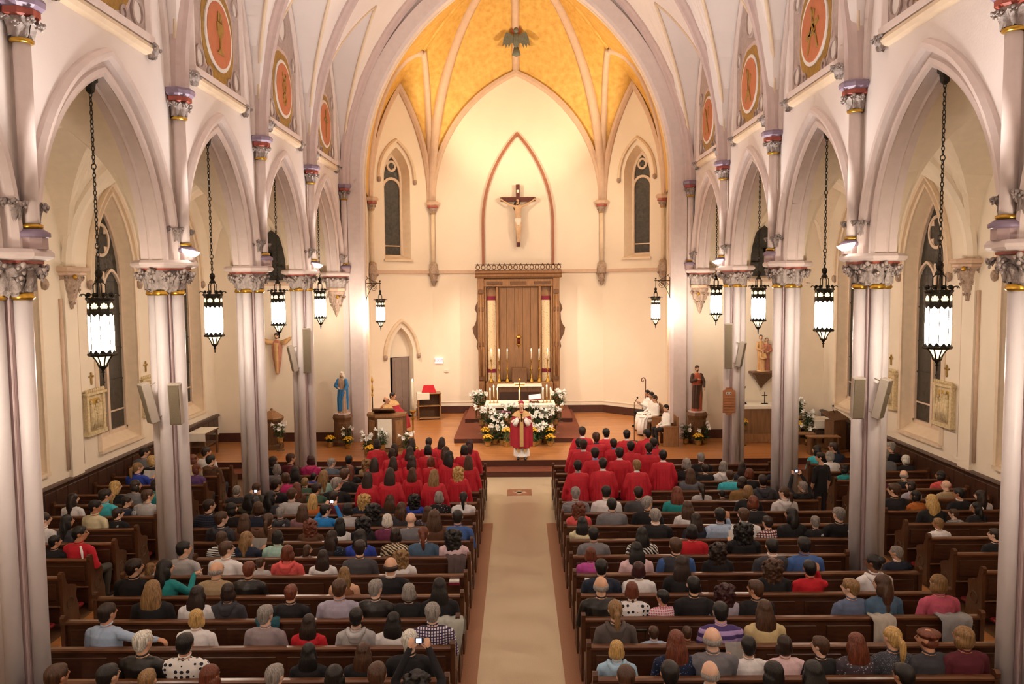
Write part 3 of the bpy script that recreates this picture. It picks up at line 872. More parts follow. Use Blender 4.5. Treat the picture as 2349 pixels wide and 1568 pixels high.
FLs = [facet(P0, P1), facet(P1, P2), facet(P2, P3)]
LUN = [(FLs[0][1] / 2, 4.4), (3.45, 5.1), (FLs[2][1] / 2, 4.4)]
AWU, AWH, AWS, AWP, AWR = [-.16, 0, .16], .61, 6.6, 9.75, 1.15      # apse windows
DU, DH, DS, DR = -.08, .55, 2.85, 1.08                              # door opening (left facet)
for i, (fn, L) in enumerate(FLs):
    b = MB(); h = L / 2; hs, rise = LUN[i]
    ul = [-h, h] + [u for u, z in arc(h, rise, 0, 10)]
    if i != 1: wu = AWU[i]; ul += [wu + u for u, z in arc(AWH, AWR, 0, 6)]
    if i == 0: ul += [DU + u for u, z in arc(DH, DR, 0, 6)]
    ul = sorted(set(round(u, 4) for u in ul))
    for u0, u1 in zip(ul, ul[1:]):
        um = (u0 + u1) / 2
        if u1 - u0 < 1e-4: continue
        ints = [(PLAT, PLAT)]
        if i == 0 and abs(um - DU) < DH:
            ints = [(DS + archz(u0 - DU, DH, DR), DS + archz(u1 - DU, DH, DR))]
        tops = []
        if i != 1 and abs(um - wu) < AWH:
            tops.append((AWS, AWS)); ints.append((AWP + archz(u0 - wu, AWH, AWR), AWP + archz(u1 - wu, AWH, AWR)))
        tops.append((ZV + archz(u0, h, rise) + .02, ZV + archz(u1, h, rise) + .02))
        for (a0, a1), (c0, c1) in zip(ints, tops):
            b.add([fn(u0, a0, 0), fn(u1, a1, 0), fn(u1, c1, 0), fn(u0, c0, 0)], [(0, 1, 2, 3)])
    b.build('wall_face', M_APSE, wa)
    b = MB(); mould(b, h - .02, rise - .02, [(-.16, 0.02), (-.16, -.06), (-.08, -.14), (.04, -.14), (.04, .02)], lambda u, z, d: fn(u, ZV + z, d), n=14); b.build('lunette_rib', M_TAN, wa)
    gaps = [(-h, h)] if i != 1 else [(-h, -1.75), (1.75, h)]
    for g0, g1 in gaps:
        b = MB(); b.prism([(g0, 6.05), (g1, 6.05), (g1, 6.17), (g0, 6.17)], fn, -.07, .0); b.build('string_course', M_TAN, wa)
        seg = [(g0, g1)] if i != 0 else [(g0, DU - DH - .1), (DU + DH + .1, g1)]
        for q0, q1 in seg:
            b = MB(); b.prism([(q0, PLAT), (q1, PLAT), (q1, PLAT + .30), (q0, PLAT + .30)], fn, -.05, .0); b.build('baseboard', M_BASEB, wa)
            b = MB(); b.prism([(q0, PLAT + .44), (q1, PLAT + .44), (q1, PLAT + .48), (q0, PLAT + .48)], fn, -.02, .0); b.build('dado_line', M_APSE, wa)
    if i != 1:
        wu = AWU[i]; f2 = lambda u, z, d: fn(wu + u, z, d)
        b = MB(); splay(b, f2, (AWH, AWS, AWP, AWR, 0), (.43, AWS + .12, AWP, AWR - .25, .40)); b.build('window_reveal', M_CREAM, wa)
        b = MB(); mould(b, AWH + .15, AWR + .2, [(0, 0), (0, -.08), (.06, -.10), (.12, -.05), (.12, 0)], lambda u, z, d: f2(u, AWP + z, d), leg=.05, n=8); b.build('hood_moulding', M_CREAM, wa)
        for d in (-1, 1): inst(_m['stopt'], 'hood_stop', wa, f2(d * (AWH + .21), AWP - .13, -.05), (0, 0, 0), (.9, .9, .9))
        b = MB(); b.prism([(-AWH - .05, AWS - .08), (AWH + .05, AWS - .08), (AWH + .05, AWS), (-AWH - .05, AWS)], f2, -.08, .02); b.build('window_sill', M_CREAM, wa)
        window('narrow dark lancet window with a quatrefoil on the %s side of the apse' % ('left' if i == 0 else 'right'), lambda u, z, d: f2(u, z, d + .40), .43, AWS + .12, AWP, AWR - .25, 1)
# slender apse shafts with corbels
for (P, s, nm) in ((P0, -1, 'beside the chancel arch on the left'), (P1, -1, 'left of the reredos'), (P2, 1, 'right of the reredos'), (P3, 1, 'beside the chancel arch on the right')):
    cx, cy = P[0] * .978, P[1] - .09
    t = thing('apse_shaft', 'slender cream wall shaft with gilt rings %s' % nm, 'shaft', (cx, cy, 0), 0, 'apse shafts')
    inst(shared('as1', lambda: MB().lathe([(.075, 6.45), (.075, 8.45)], 14).mesh('shaft', M_CREAM, True)), 'shaft', t)
    rg = shared('as2', lambda: MB().lathe([(.08, -.02), (.10, -.01), (.10, .01), (.08, .02)], 14).mesh('ring', M_GOLD, True))
    inst(rg, 'ring', t, (0, 0, 6.46)); inst(rg, 'ring', t, (0, 0, 8.42))
    c = inst(shared('as3', lambda: MB().lathe([(.08, 8.42), (.10, 8.52), (.17, 8.64)], 12).mesh('capital', M_LEAFT, True)), 'capital', t); leafring(c, LEAF_T, 7, .10, 8.42, 0, .75)
    inst(shared('as4', lambda: MB().lathe([(.17, 8.64), (.22, 8.66), (.22, 8.74), (.2, 8.75)], 8, a0=PI / 8).mesh('red_band', M_RED)), 'red_band', t)
    inst(shared('as5', lambda: MB().lathe([(.21, 8.74), (.27, 8.78), (.28, 8.85), (.24, 8.90)], 8, a0=PI / 8).mesh('abacus', M_TAN)), 'abacus', t)
    c = inst(shared('as6', lambda: MB().lathe([(0, 5.50), (.05, 5.56), (.08, 5.75), (.15, 5.95), (.18, 6.06), (.19, 6.18), (.15, 6.3), (.15, 6.42), (.1, 6.46)], 10).mesh('corbel', M_LEAFT, True)), 'corbel', t)
    leafring(c, LEAF_T, 7, .12, 5.82, 0, .85); leafring(c, LEAF_T, 5, .06, 5.58, .4, .7)

# gilded apse vault
cv = struct('ceiling_apse', 'gold-leafed ribbed apse vault')
BOSS = Vector((0, 28.4, 17.0))


def ribcurve(P, n=16, top=BOSS):
    A = Vector((P[0], P[1], ZV)); H = top.z - ZV; out = []
    for k in range(n + 1):
        a = PI / 2 * k / n; s_ = 1 - math.cos(a); zz = math.sin(a)
        t_ = 0.62 * s_ + 0.38 * (k / n) ** 1.7
        out.append(Vector((A.x + (top.x - A.x) * t_, A.y + (top.y - A.y) * t_, ZV + H * (0.86 * zz + .14 * k / n))))
    return out


def ruled(c1, c2, m, nm, cut=6):
    n = len(c1); b = MB(); rows = []
    for k in range(n): rows.append([c1[k].lerp(c2[k], j / cut) for j in range(cut + 1)])
    b.add([p for r in rows for p in r], [(i * (cut + 1) + j, i * (cut + 1) + j + 1, (i + 1) * (cut + 1) + j + 1, (i + 1) * (cut + 1) + j) for i in range(n - 1) for j in range(cut)])
    return b.build(nm, m, cv, True)


def resample(pts, n):
    d = [0.0]
    for a, c in zip(pts, pts[1:]): d.append(d[-1] + (c - a).length)
    out = []
    for k in range(n + 1):
        t = d[-1] * k / n; i = 0
        while i < len(d) - 2 and d[i + 1] < t: i += 1
        q = (t - d[i]) / max(1e-9, d[i + 1] - d[i]); out.append(pts[i].lerp(pts[i + 1], min(1, max(0, q))))
    return out


def ridge(a, b_, sag, n=8):
    return [a.lerp(b_, k / n) + Vector((0, 0, sag * math.sin(PI * k / n))) for k in range(n + 1)]


RC = {1: ribcurve(P1), 2: ribcurve(P2)}
NQ = 22
# centre cell
fn, L = FLs[1]; lc = [Vector(fn(u, ZV + z, 0)) for u, z in arc(L / 2, LUN[1][1], 0, 10)]
rg = ridge(lc[10], BOSS, .5)
ruled(resample(RC[1], NQ), resample(lc[:11] + rg[1:], NQ), M_GLEAF, 'gold_cell')
ruled(resample(RC[2], NQ), resample(list(reversed(lc))[:11] + rg[1:], NQ), M_GLEAF, 'gold_cell')
MB().tube(rg, .15, 8).build('ridge_rib', M_TAN, cv, True)
for s, i, Pa, Pb in ((-1, 0, P0, P1), (1, 2, P3, P2)):
    fn, L = FLs[i]; h = L / 2; rise = LUN[i][1]
    lc = [Vector(fn(u, ZV + z, 0)) for u, z in arc(h, rise, 0, 10)]
    if s > 0: lc = list(reversed(lc))            # from the arch side to the apse corner
    apex = lc[10]; T = Vector(fn(0, ZV + rise + .95, -1.65))
    A0, A1 = lc[0], lc[-1]

    def groin(a):
        out = []
        for k in range(11):
            q = k / 10; zz = lc[k].z if a is A0 else lc[-1 - k].z
            p = a.lerp(T, 1 - math.cos(PI / 2 * q)); out.append(Vector((p.x, p.y, max(zz, a.z + (T.z - a.z) * math.sin(PI / 2 * q) * .98))))
        return out
    g0, g1 = groin(A0), groin(A1)
    ruled(lc[:11], g0, M_GLEAF, 'gold_cell', 3); ruled(list(reversed(lc))[:11], g1, M_GLEAF, 'gold_cell', 3)
    for g in (g0, g1): MB().tube(g, .13, 8).build('groin_rib', M_TAN, cv, True)
    rT = ridge(T, BOSS, .35)
    ruled(resample(RC[1 if s < 0 else 2], NQ), resample(g1 + rT[1:], NQ), M_GLEAF, 'gold_cell'); MB().tube(rT, .10, 6).build('ridge_strip', M_GLEAF, cv, True)
    MB().tube(RC[1 if s < 0 else 2], .19, 10).build('rib', M_TAN, cv, True)
    arcpts = [Vector((u, YEND + .36, ZV + z)) for u, z in arc(CH + .02, CRISE + .02, 0, 16)][:17]
    if s > 0: arcpts = [Vector((-p.x, p.y, p.z)) for p in arcpts]
    rA = [arcpts[-1].lerp(BOSS, k / 4) for k in range(5)]
    ruled(resample(arcpts + rA[1:], NQ), resample(g0 + rT[1:], NQ), M_GLEAF, 'gold_cell')
    # strip of side wall between the arch and the first shaft
    b = MB(); b.add([(s * 5.6, YEND, PLAT), (s * 5.6, 30.3, PLAT), (s * 5.6, 30.3, 14.5), (s * 5.6, YEND, 14.5)], [(0, 1, 2, 3)]); b.build('jamb_wall', M_APSE, wa)

b = MB().box(-6.3, 6.3, YEND + .02, 33.4, 8.5, 17.9); b.f = b.f[1:2] + b.f[3:]; b.m = b.m[1:2] + b.m[3:]; b.build('vault_backing', M_GLEAF, cv)

# back wall of the nave (behind the camera)
wb = struct('wall_back', 'plain rear wall of the nave')
MB().add([(-XW, YB, 0), (XW, YB, 0), (XW, YB, 17.4), (-XW, YB, 17.4)], [(0, 1, 2, 3)]).build('wall_face', M_NAVE, wb)
# ------------------------------------------------------------------ pews
M_PEW = mat('pew_wood', '#4c2d1c', 0.38, var=0.25, scale=3.0, stretch=(2, 10, 10), coat=0.15)
M_PEWR = mat('pew_rail_wood', '#6b4228', 0.28, var=0.22, scale=3.0, stretch=(2, 12, 12), coat=0.3)
M_PEWE = mat('pew_end_wood', '#583620', 0.38, var=0.25, scale=3.0, stretch=(8, 8, 2), coat=0.2)
M_VINYL = mat('kneeler_vinyl', '#8c1420', 0.35, var=0.12, scale=10)
ROW0, ROWD = 20.32, 0.857


def rowy(k): return ROW0 - ROWD * k


PEWM = {}


def pew_meshes(L):
    key = round(L, 2)
    if key in PEWM: return PEWM[key]
    h = L / 2; d = {}
    d['back'] = MB().box(-h, h, -.012, .022, .12, .86).mesh('back', M_PEW)
    pr = [(-.045, .855), (-.05, .885), (-.03, .905), (.03, .905), (.05, .885), (.045, .855)]
    d['top_rail'] = MB().sweep([[(x, y, z) for y, z in pr] for x in (-h, h)]).mesh('top_rail', M_PEWR)
    d['seat'] = MB().bbox(-h, h, .02, .44, .415, .455, .012).mesh('seat', M_PEW)
    n = max(2, round(L / 1.12)); w = L / n
    d['panel'] = MB().bbox(-w / 2 + .07, w / 2 - .07, -.030, -.010, .50, .78, .010).mesh('panel', M_PEW)
    d['n'], d['w'] = n, w
    d['ledge'] = MB().bbox(-h, h, -.06, -.012, .40, .425, .008).mesh('ledge', M_PEWR)
    d['kneel'] = MB().bbox(-h + .03, h - .03, -.28, -.14, .14, .20, .02).mesh('kneeler_cushion', M_VINYL)
    d['kframe'] = MB().box(-h + .2, -h + .26, -.26, -.02, .0, .14).box(h - .26, h - .2, -.26, -.02, .0, .14).mesh('kneeler_frame', M_PEW)
    PEWM[key] = d; return d


def end_mesh():
    pts = [(-.06, 0), (-.06, .12), (-.045, .2), (-.045, .86), (-.065, .90), (-.065, .955), (-.03, .985), (.02, .975), (.05, .93), (.055, .86), (.09, .76), (.17, .70), (.27, .68), (.34, .65),
           (.365, .60), (.35, .54), (.33, .47), (.36, .38), (.40, .28), (.40, .14), (.42, .10), (.42, 0)]
    b = MB(); b.prism(pts, lambda u, z, d: (d, u, z), -.03, .03)
    for sx in (-1, 1):
        rr = [[(sx * dd, .17 + (.095 + a) * math.cos(2 * PI * i / 14), .40 + (.095 + a) * math.sin(2 * PI * i / 14)) for a, dd in ((-.015, .028), (-.012, .040), (.012, .040), (.015, .028))] for i in range(14)]
        b.sweep(rr, closed_path=True)
    return b.mesh('end_panel', M_PEWE)


ENDM = end_mesh()
PEWS = {}


def pew(side, block, k):
    y = rowy(k)
    if block == 'nave':
        x0, x1 = 0.90, 6.42
        if any(-.75 < y - c < .42 for c in YC): x1 = 5.60
        lab = 'dark wooden pew, %s row from the front, %s of the centre aisle' % (ORD[k], SIDE[side])
        g = 'nave pews'
    else:
        x0, x1 = 7.48, 10.06
        lab = 'short dark pew against the %s wall, %s row from the front' % (SIDE[side], ORD[k]); g = 'side aisle pews'
    L = x1 - x0; d = pew_meshes(L)
    t = thing('pew', lab, 'pew', (side * (x0 + x1) / 2, y, 0), 0, g)
    for nm in ('back', 'top_rail', 'seat', 'ledge'): inst(d[nm], nm, t)
    for i in range(d['n']): inst(d['panel'], 'panel', t, (-L / 2 + d['w'] * (i + .5), 0, 0))
    for sx in (-1, 1): inst(ENDM, 'end_panel', t, (sx * (L / 2 + .02), 0, 0))
    kf = inst(d['kframe'], 'kneeler', t); inst(d['kneel'], 'kneeler_cushion', kf)
    PEWS[(side, block, k)] = (x0, x1, y)
    return t


for sd in (-1, 1):
    for k in range(15): pew(sd, 'nave', k)
    for k in range(0, 11): pew(sd, 'side', k)
# ------------------------------------------------------------------ pendant lamps
M_LGL = emat('lamp_glass', '#ffecd8', 44.0)
M_LGLD = emat('lamp_glass_small', '#ffdfa8', 1.6)


def zig(r, z0, z1, n, up):
    b = MB(); v = []; f = []
    m = n * 2
    for i in range(m):
        a = 2 * PI * i / m; v.append((r * math.cos(a), r * math.sin(a), z0 if up else z1))
    for i in range(m):
        a = 2 * PI * i / m; zz = (z1 if up else z0) if i % 2 == 0 else (z1 - .6 * (z1 - z0) if up else z0 + .6 * (z1 - z0)); v.append((r * math.cos(a), r * math.sin(a), zz))
    for i in range(m): f.append((i, (i + 1) % m, m + (i + 1) % m, m + i))
    return b.add(v, f)


def chain_mesh(z0, z1):
    b = MB(); z = z0; k = 0
    while z < z1:
        big = (k % 9 == 5); hw, hh = (.034, .045) if big else (.020, .040)
        rr = []
        for i in range(8):
            a = 2 * PI * i / 8; p = (hw * math.cos(a), 0, z + hh * math.sin(a))
            rr.append(p if k % 2 else (0, p[0], p[2]))
        b.tube(rr, .0075, 4, closed=True); z += hh * 1.55; k += 1
    return b.mesh('chain', M_IRON)


LM = {}


def lamp_parts():
    if LM: return LM
    n = 8; r = .168
    LM['glass'] = MB().lathe([(r - .02, -.30), (r, -.20), (r + .006, 0), (r, .20), (r - .02, .29)], n, a0=PI / 8).mesh('glass', M_LGL)
    b = zig(r + .008, .24, .31, 12, False); x = zig(r + .008, -.31, -.23, 12, True); b.add(x.v, x.f)
    for i in range(n):
        a = PI / 8 + 2 * PI * i / n; b.tube([((r + .004) * math.cos(a), (r + .004) * math.sin(a), -.3), ((r + .004) * math.cos(a), (r + .004) * math.sin(a), .3)], .008, 4)
    LM['cage'] = b.mesh('cage', M_IRON)
    b = MB().lathe([(r + .005, .29), (r + .01, .31), (r + .005, .47), (r + .03, .50), (r + .02, .52)], n, a0=PI / 8)
    for i in range(n):
        a = 2 * PI * i / n; ca, sa = math.cos(a), math.sin(a)
        b.tube([((r + .0) * ca, (r) * sa, .50), ((r + .03) * ca, (r + .03) * sa, .56), ((r + .08) * ca, (r + .08) * sa, .57), ((r + .10) * ca, (r + .10) * sa, .54)], .009, 4)
        b.ball(((r - .01) * ca, (r - .01) * sa, .56), (.03, .03, .035), 6, 4)
    LM['crown'] = b.mesh('crown', M_IRON)
    b = MB()
    for i in range(8):
        a = 2 * PI * i / 8
        b.add([(.0, 0, 0), (.018 * math.cos(a - .3) * 2.6, 0, .018 * math.sin(a - .3) * 2.6), (.055 * math.cos(a), 0, .055 * math.sin(a)), (.018 * math.cos(a + .3) * 2.6, 0, .018 * math.sin(a + .3) * 2.6)], [(0, 1, 2, 3)])
    LM['rosette'] = b.mesh('rosette', M_LGLD)
    b = MB().lathe([(.19, -.33), (.20, -.31), (.195, -.29), (.17, -.285)], n, a0=PI / 8).lathe([(.055, -.50), (.062, -.49), (.055, -.47)], 10).lathe([(0.0, -.66), (.012, -.64), (.012, -.58), (.03, -.57), (.012, -.55), (.04, -.51), (.05, -.49)], 8)
    for i in range(n):
        a = 2 * PI * i / n; ca, sa = math.cos(a), math.sin(a)
        b.tube([(.15 * ca, .15 * sa, -.31), (.11 * ca, .11 * sa, -.36), (.07 * ca, .07 * sa, -.43), (.055 * ca, .055 * sa, -.49)], .011, 4)
    LM['basket'] = b.mesh('basket', M_IRON)
    LM['bowl'] = MB().lathe([(.03, -.47), (.06, -.42), (.10, -.36), (.14, -.31)], 10).mesh('bowl', M_LGLD)
    b = MB()
    for i in range(4):
        a = PI / 4 + PI / 2 * i; ca, sa = math.cos(a), math.sin(a)
        b.tube([(.12 * ca, .12 * sa, .50), (.085 * ca, .085 * sa, .55), (.085 * ca, .085 * sa, .70), (.05 * ca, .05 * sa, .74)], .009, 5)
    b.lathe([(.06, .73), (.065, .75), (.05, .78), (.03, .80), (.045, .83), (.055, .87), (.045, .91), (.01, .94)], 10)
    LM['stem'] = b.mesh('stem', M_IRON)
    return LM


def lamp(label, loc, top=None, scale=1.0, group='pendant lanterns', bracket=None):
    P = lamp_parts(); t = thing('pendant_lantern', label, 'lantern', loc, 0, group, scale)
    for nm in ('glass', 'cage', 'stem'): inst(P[nm], nm, t)
    bk = inst(P['basket'], 'basket', t); inst(P['bowl'], 'bowl', bk)
    c = inst(P['crown'], 'crown', t)
    for i in range(8):
        a = 2 * PI * i / 8; inst(P['rosette'], 'rosette', c, ((.163) * math.cos(a), .163 * math.sin(a), .39), (0, 0, a + PI / 2))
    if top:
        h = (top - loc[2]) / scale
        inst(shared('chain%.2f' % h, lambda: chain_mesh(.95, h - .1)), 'chain', t)
        inst(shared('hook', lambda: MB().lathe([(.02, -.24), (.06, -.20), (.08, -.08), (.11, -.06), (.11, 0.03)], 8).mesh('hook', M_IRON)), 'hook', t, (0, 0, h))
    return t


POS = ['nearest the camera', 'second from the camera', 'third from the camera', 'fourth from the camera']
for s in (-1, 1):
    for j, yc in enumerate(WBAYS):
        lamp('glowing bronze lantern on a chain in the %s arcade, %s' % (SIDE[s], POS[j]), (s * 6.06, yc, 4.92), ZSP + RISE - .03)
    for j, nm in enumerate(('beside the camera', 'just behind the camera', 'at the rear of the nave')):
        lamp('glowing bronze lantern on a chain, %s arcade arch %s' % (SIDE[s], nm), (s * 6.06, YC[0] - BAY * (j + .5), 4.92), ZSP + RISE - .03)
    t = lamp('small glowing lantern on a scrolled iron wall bracket, %s of the apse' % SIDE[s], (s * 4.53, 26.25, 4.65), None, .84, 'bracket lanterns')
    b = MB().tube([(0, 0, .92), (0, 0, 1.24)], .012, 6)
    b.tube([(s * -.04, 0, 1.20), (s * .62, .36, 1.20)], .016, 6)
    for k in range(2):
        r = .10 + .06 * k; cx = .45 - .17 * k; pts = [(s * (cx + r * (1 - i / 30) * math.cos(i * .5)), .25 - .08 * k, 1.03 + r * (1 - i / 30) * math.sin(i * .5)) for i in range(24)]
        b.tube(pts, .009, 5)
    b.tube([(s * .12, .07, 1.19), (s * .28, .16, 1.10), (s * .45, .26, .92), (s * .60, .36, .62), (s * .64, .37, .5)], .013, 6)
    b.tube([(s * .62, .36, .55), (s * .62, .36, 1.32), (s * .52, .30, 1.42), (s * .6, .34, 1.47)], .014, 6); b.tube([(s * .1, .06, 1.21), (s * .3, .17, 1.28), (s * .5, .28, 1.40)], .009, 5)
    b.ball((0, 0, 1.28), .035, 6, 4)
    b.build('wall_bracket', M_IRON, t)
# ------------------------------------------------------------------ people: continuous bodies grown from joined limbs
import numpy as np
SKIN = [mat('skin_%d' % i, c, 0.55, var=0.06, scale=20) for i, c in enumerate(('#d9a98a', '#c99373', '#b57f5e', '#e2b79c', '#8a5a40'))]
HAIRC = {'K': '#17120f', 'D': '#2a1a12', 'B': '#4a2e1c', 'A': '#6b3420', 'L': '#8a6840', 'Y': '#c09a5c', 'G': '#8d8680', 'W': '#d6d0c4', 'R': '#3a1416'}
HNAME = {}


def hairmat(c):
    k = 'hair_' + c
    if k in MATS: return MATS[k]
    m, nt, b = nmat(k); col = C(HAIRC[c])
    b.inputs['Roughness'].default_value = 0.45
    tc = nt.nodes.new('ShaderNodeTexCoord'); mp = nt.nodes.new('ShaderNodeMapping'); mp.inputs['Scale'].default_value = (60, 60, 5)
    n = nt.nodes.new('ShaderNodeTexNoise'); n.inputs['Scale'].default_value = 1.6; n.inputs['Detail'].default_value = 3; n.inputs['Distortion'].default_value = 0.6
    lnk(nt, tc.outputs['Object'], mp.inputs['Vector']); lnk(nt, mp.outputs['Vector'], n.inputs['Vector'])
    r = nt.nodes.new('ShaderNodeValToRGB')
    r.color_ramp.elements[0].position = .35; r.color_ramp.elements[0].color = tuple(x * .55 for x in col[:3]) + (1,)
    r.color_ramp.elements[1].position = .68; r.color_ramp.elements[1].color = tuple(min(1, x * 1.5) for x in col[:3]) + (1,)
    lnk(nt, n.outputs['Fac'], r.inputs['Fac']); lnk(nt, r.outputs['Color'], b.inputs['Base Color'])
    bp = nt.nodes.new('ShaderNodeBump'); bp.inputs['Strength'].default_value = .6; bp.inputs['Distance'].default_value = .01
    lnk(nt, n.outputs['Fac'], bp.inputs['Height']); lnk(nt, bp.outputs['Normal'], b.inputs['Normal'])
    return m


for _c in HAIRC: hairmat(_c)
M_EYE = mat('eye_dark', '#241a16', 0.3); M_LIP = mat('lips', '#a8604f', 0.5)
M_SHOE = mat('shoe_black', '#1a1614', 0.4)
LAB = {'skin': 0, 'top': 1, 'bottom': 2, 'shoe': 3, 'brow': 4, 'eye': 5, 'lip': 6, 'extra': 7}


class Fig:
    """list of limbs: tapered capsules, ellipsoids and pleated frusta, grown together by a voxel remesh"""
    def __init__(s): s.p = []; s.M = Matrix.Identity(4)

    def cap(s, a, ra, b, rb, lab): s.p.append(('c', s.M @ Vector(a), ra, s.M @ Vector(b), rb, lab))

    def chain(s, pts, rs, lab):
        for i in range(len(pts) - 1): s.cap(pts[i], rs[i], pts[i + 1], rs[i + 1], lab)

    def ell(s, c, r, lab): s.p.append(('e', s.M.copy() @ Matrix.Translation(c), r, None, None, lab))

    def fru(s, rings, lab, pleat=0.0, np_=11):
        """rings: (x, y, z, rx, ry)"""
        s.p.append(('f', s.M.copy(), rings, pleat, np_, lab))

    def mesh(s, name, voxel, mats, smooth=4, classify=True):
        b = MB()
        for q in s.p:
            if q[0] == 'c':
                a, ra, c, rb = q[1], q[2], q[3], q[4]
                b.tube([a, a.lerp(c, .5), c], [ra, (ra + rb) / 2, rb], 10); b.ball(a, ra * .99, 10, 6); b.ball(c, rb * .99, 10, 6)
            elif q[0] == 'e':
                x = MB().ball((0, 0, 0), q[2], 14, 9).xf(q[1]); b.add(x.v, x.f)
            else:
                rr = []
                for (x, y, z, rx, ry) in q[2]:
                    rr.append([q[1] @ Vector((x + rx * (1 + q[3] * math.cos(q[4] * t)) * math.cos(t), y + ry * (1 + q[3] * math.cos(q[4] * t)) * math.sin(t), z)) for t in [2 * PI * i / 66 for i in range(66)]])
                b.sweep(rr)
        me = b.mesh(name + '_raw', mats[0]); o = bpy.data.objects.new('tmp', me); sc.collection.objects.link(o)
        flipfix(o)
        m = o.modifiers.new('r', 'REMESH'); m.mode = 'VOXEL'; m.voxel_size = voxel; m.adaptivity = 0.0
        if smooth:
            m2 = o.modifiers.new('s', 'SMOOTH'); m2.factor = .5; m2.iterations = smooth
        dg = bpy.context.evaluated_depsgraph_get(); out = bpy.data.meshes.new_from_object(o.evaluated_get(dg)); out.name = name
        bpy.data.objects.remove(o); bpy.data.meshes.remove(me)
        out.materials.clear()
        for mm in mats: out.materials.append(mm)
        n = len(out.polygons)
        out.polygons.foreach_set('use_smooth', [True] * n)
        if classify:
            ce = np.empty(n * 3); out.polygons.foreach_get('center', ce); ce = ce.reshape(-1, 3)
            best = np.full(n, 1e9); idx = np.zeros(n, int)
            for q in s.p:
                lab = q[-1]
                if q[0] == 'c':
                    a, c = np.array(q[1]), np.array(q[3]); ba = c - a; L = max(ba @ ba, 1e-9)
                    t = np.clip(((ce - a) @ ba) / L, 0, 1); d = np.linalg.norm(ce - a - t[:, None] * ba, axis=1) - (q[2] + (q[4] - q[2]) * t)
                elif q[0] == 'e':
                    Mi = np.array(q[1].inverted()); pl_ = ce @ Mi[:3, :3].T + Mi[:3, 3]; r = np.array(q[2]); d = (np.linalg.norm(pl_ / r, axis=1) - 1) * r.min()
                else:
                    Mi = np.array(q[1].inverted()); pl_ = ce @ Mi[:3, :3].T + Mi[:3, 3]; rg = np.array(q[2]); zz = pl_[:, 2]
                    o_ = np.argsort(rg[:, 2]); rg = rg[o_]
                    cx = np.interp(zz, rg[:, 2], rg[:, 0]); cy = np.interp(zz, rg[:, 2], rg[:, 1]); rx = np.interp(zz, rg[:, 2], rg[:, 3]); ry = np.interp(zz, rg[:, 2], rg[:, 4])
                    d = (np.hypot((pl_[:, 0] - cx) / rx, (pl_[:, 1] - cy) / ry) - 1) * np.minimum(rx, ry)
                    d = np.maximum(d, np.maximum(rg[0, 2] - zz, zz - rg[-1, 2]))
                if lab in ('brow', 'eye', 'lip'): d = d - .0015
                k = d < best; best[k] = d[k]; idx[k] = LAB[lab]
            out.polygons.foreach_set('material_index', idx.astype(np.int32))
        out.update(); return out


BODYM = [SKIN[0], None, None, M_SHOE, None, M_EYE, M_LIP, None]


def head(f, c, turn, pitch=0.0, beard=False):
    M0 = f.M.copy()
    f.M = M0 @ Matrix.Translation(c) @ Matrix.Rotation(-math.radians(turn), 4, 'Z') @ Matrix.Rotation(pitch, 4, 'X')
    f.ell((0, -.008, .02), (.076, .096, .092), 'skin'); f.ell((0, .022, -.022), (.061, .073, .092), 'skin')
    f.ell((0, .034, -.072), (.045, .052, .042), 'brow' if beard else 'skin')
    f.cap((0, .092, .012), .010, (0, .113, -.018), .015, 'skin')
    for s in (-1, 1):
        f.ell((s * .077, -.004, -.008), (.013, .022, .033), 'skin')
        f.ell((s * .032, .085, .036), (.020, .010, .004), 'brow'); f.ell((s * .031, .088, .008), (.009, .009, .006), 'eye')
    f.ell((0, .093, -.048), (.023, .012, .007), 'lip')
    f.M = M0


def hand(f, w, d, up, lab='skin', curl=.6, point=False, s=1):
    """palm and five fingers; w wrist, d direction, up back-of-hand normal"""
    w, d, up = Vector(w), Vector(d).normalized(), Vector(up)
    up = (up - d * up.dot(d)).normalized(); sd = d.cross(up)
    palm = w + d * .045; f.cap(w, .024, palm, .026, lab)
    for i, (off, L) in enumerate(((-.030, .075), (-.010, .085), (.010, .080), (.029, .062))):
        b0 = palm + sd * off * .9 + d * .025; f.cap(palm + sd * off * .6, .017, b0, .012, lab)
        k = 0.0 if (point and i == 0) else curl
        d1 = (d * math.cos(k * .8) - up * math.sin(k * .8)); d2 = (d * math.cos(k * 1.9) - up * math.sin(k * 1.9))
        b1 = b0 + d1 * L * .52; b2 = b1 + d2 * L * .48
        f.cap(b0, .0105, b1, .0095, lab); f.cap(b1, .0095, b2, .008, lab)
    t0 = w + d * .02 - sd * .028 * s; t1 = t0 + (d * .6 - sd * .7 * s - up * .3).normalized() * .045; t2 = t1 + (d * .9 - sd * .2 * s - up * .3).normalized() * .032
    f.cap(t0, .014, t1, .0115, lab); f.cap(t1, .0115, t2, .009, lab)


def arm(f, sh, el, wr, lab='top', r=(.062, .050, .034), hd=None, up=(0, 0, 1), cuff=None, curl=.6, point=False, s=1, wide=0):
    f.cap(sh, r[0], el, r[1], lab); f.cap(el, r[1], wr, r[2] + wide, lab)
    d = Vector(wr) - Vector(el) if hd is None else Vector(hd)
    hand(f, wr, d, up, curl=curl, point=point, s=s)


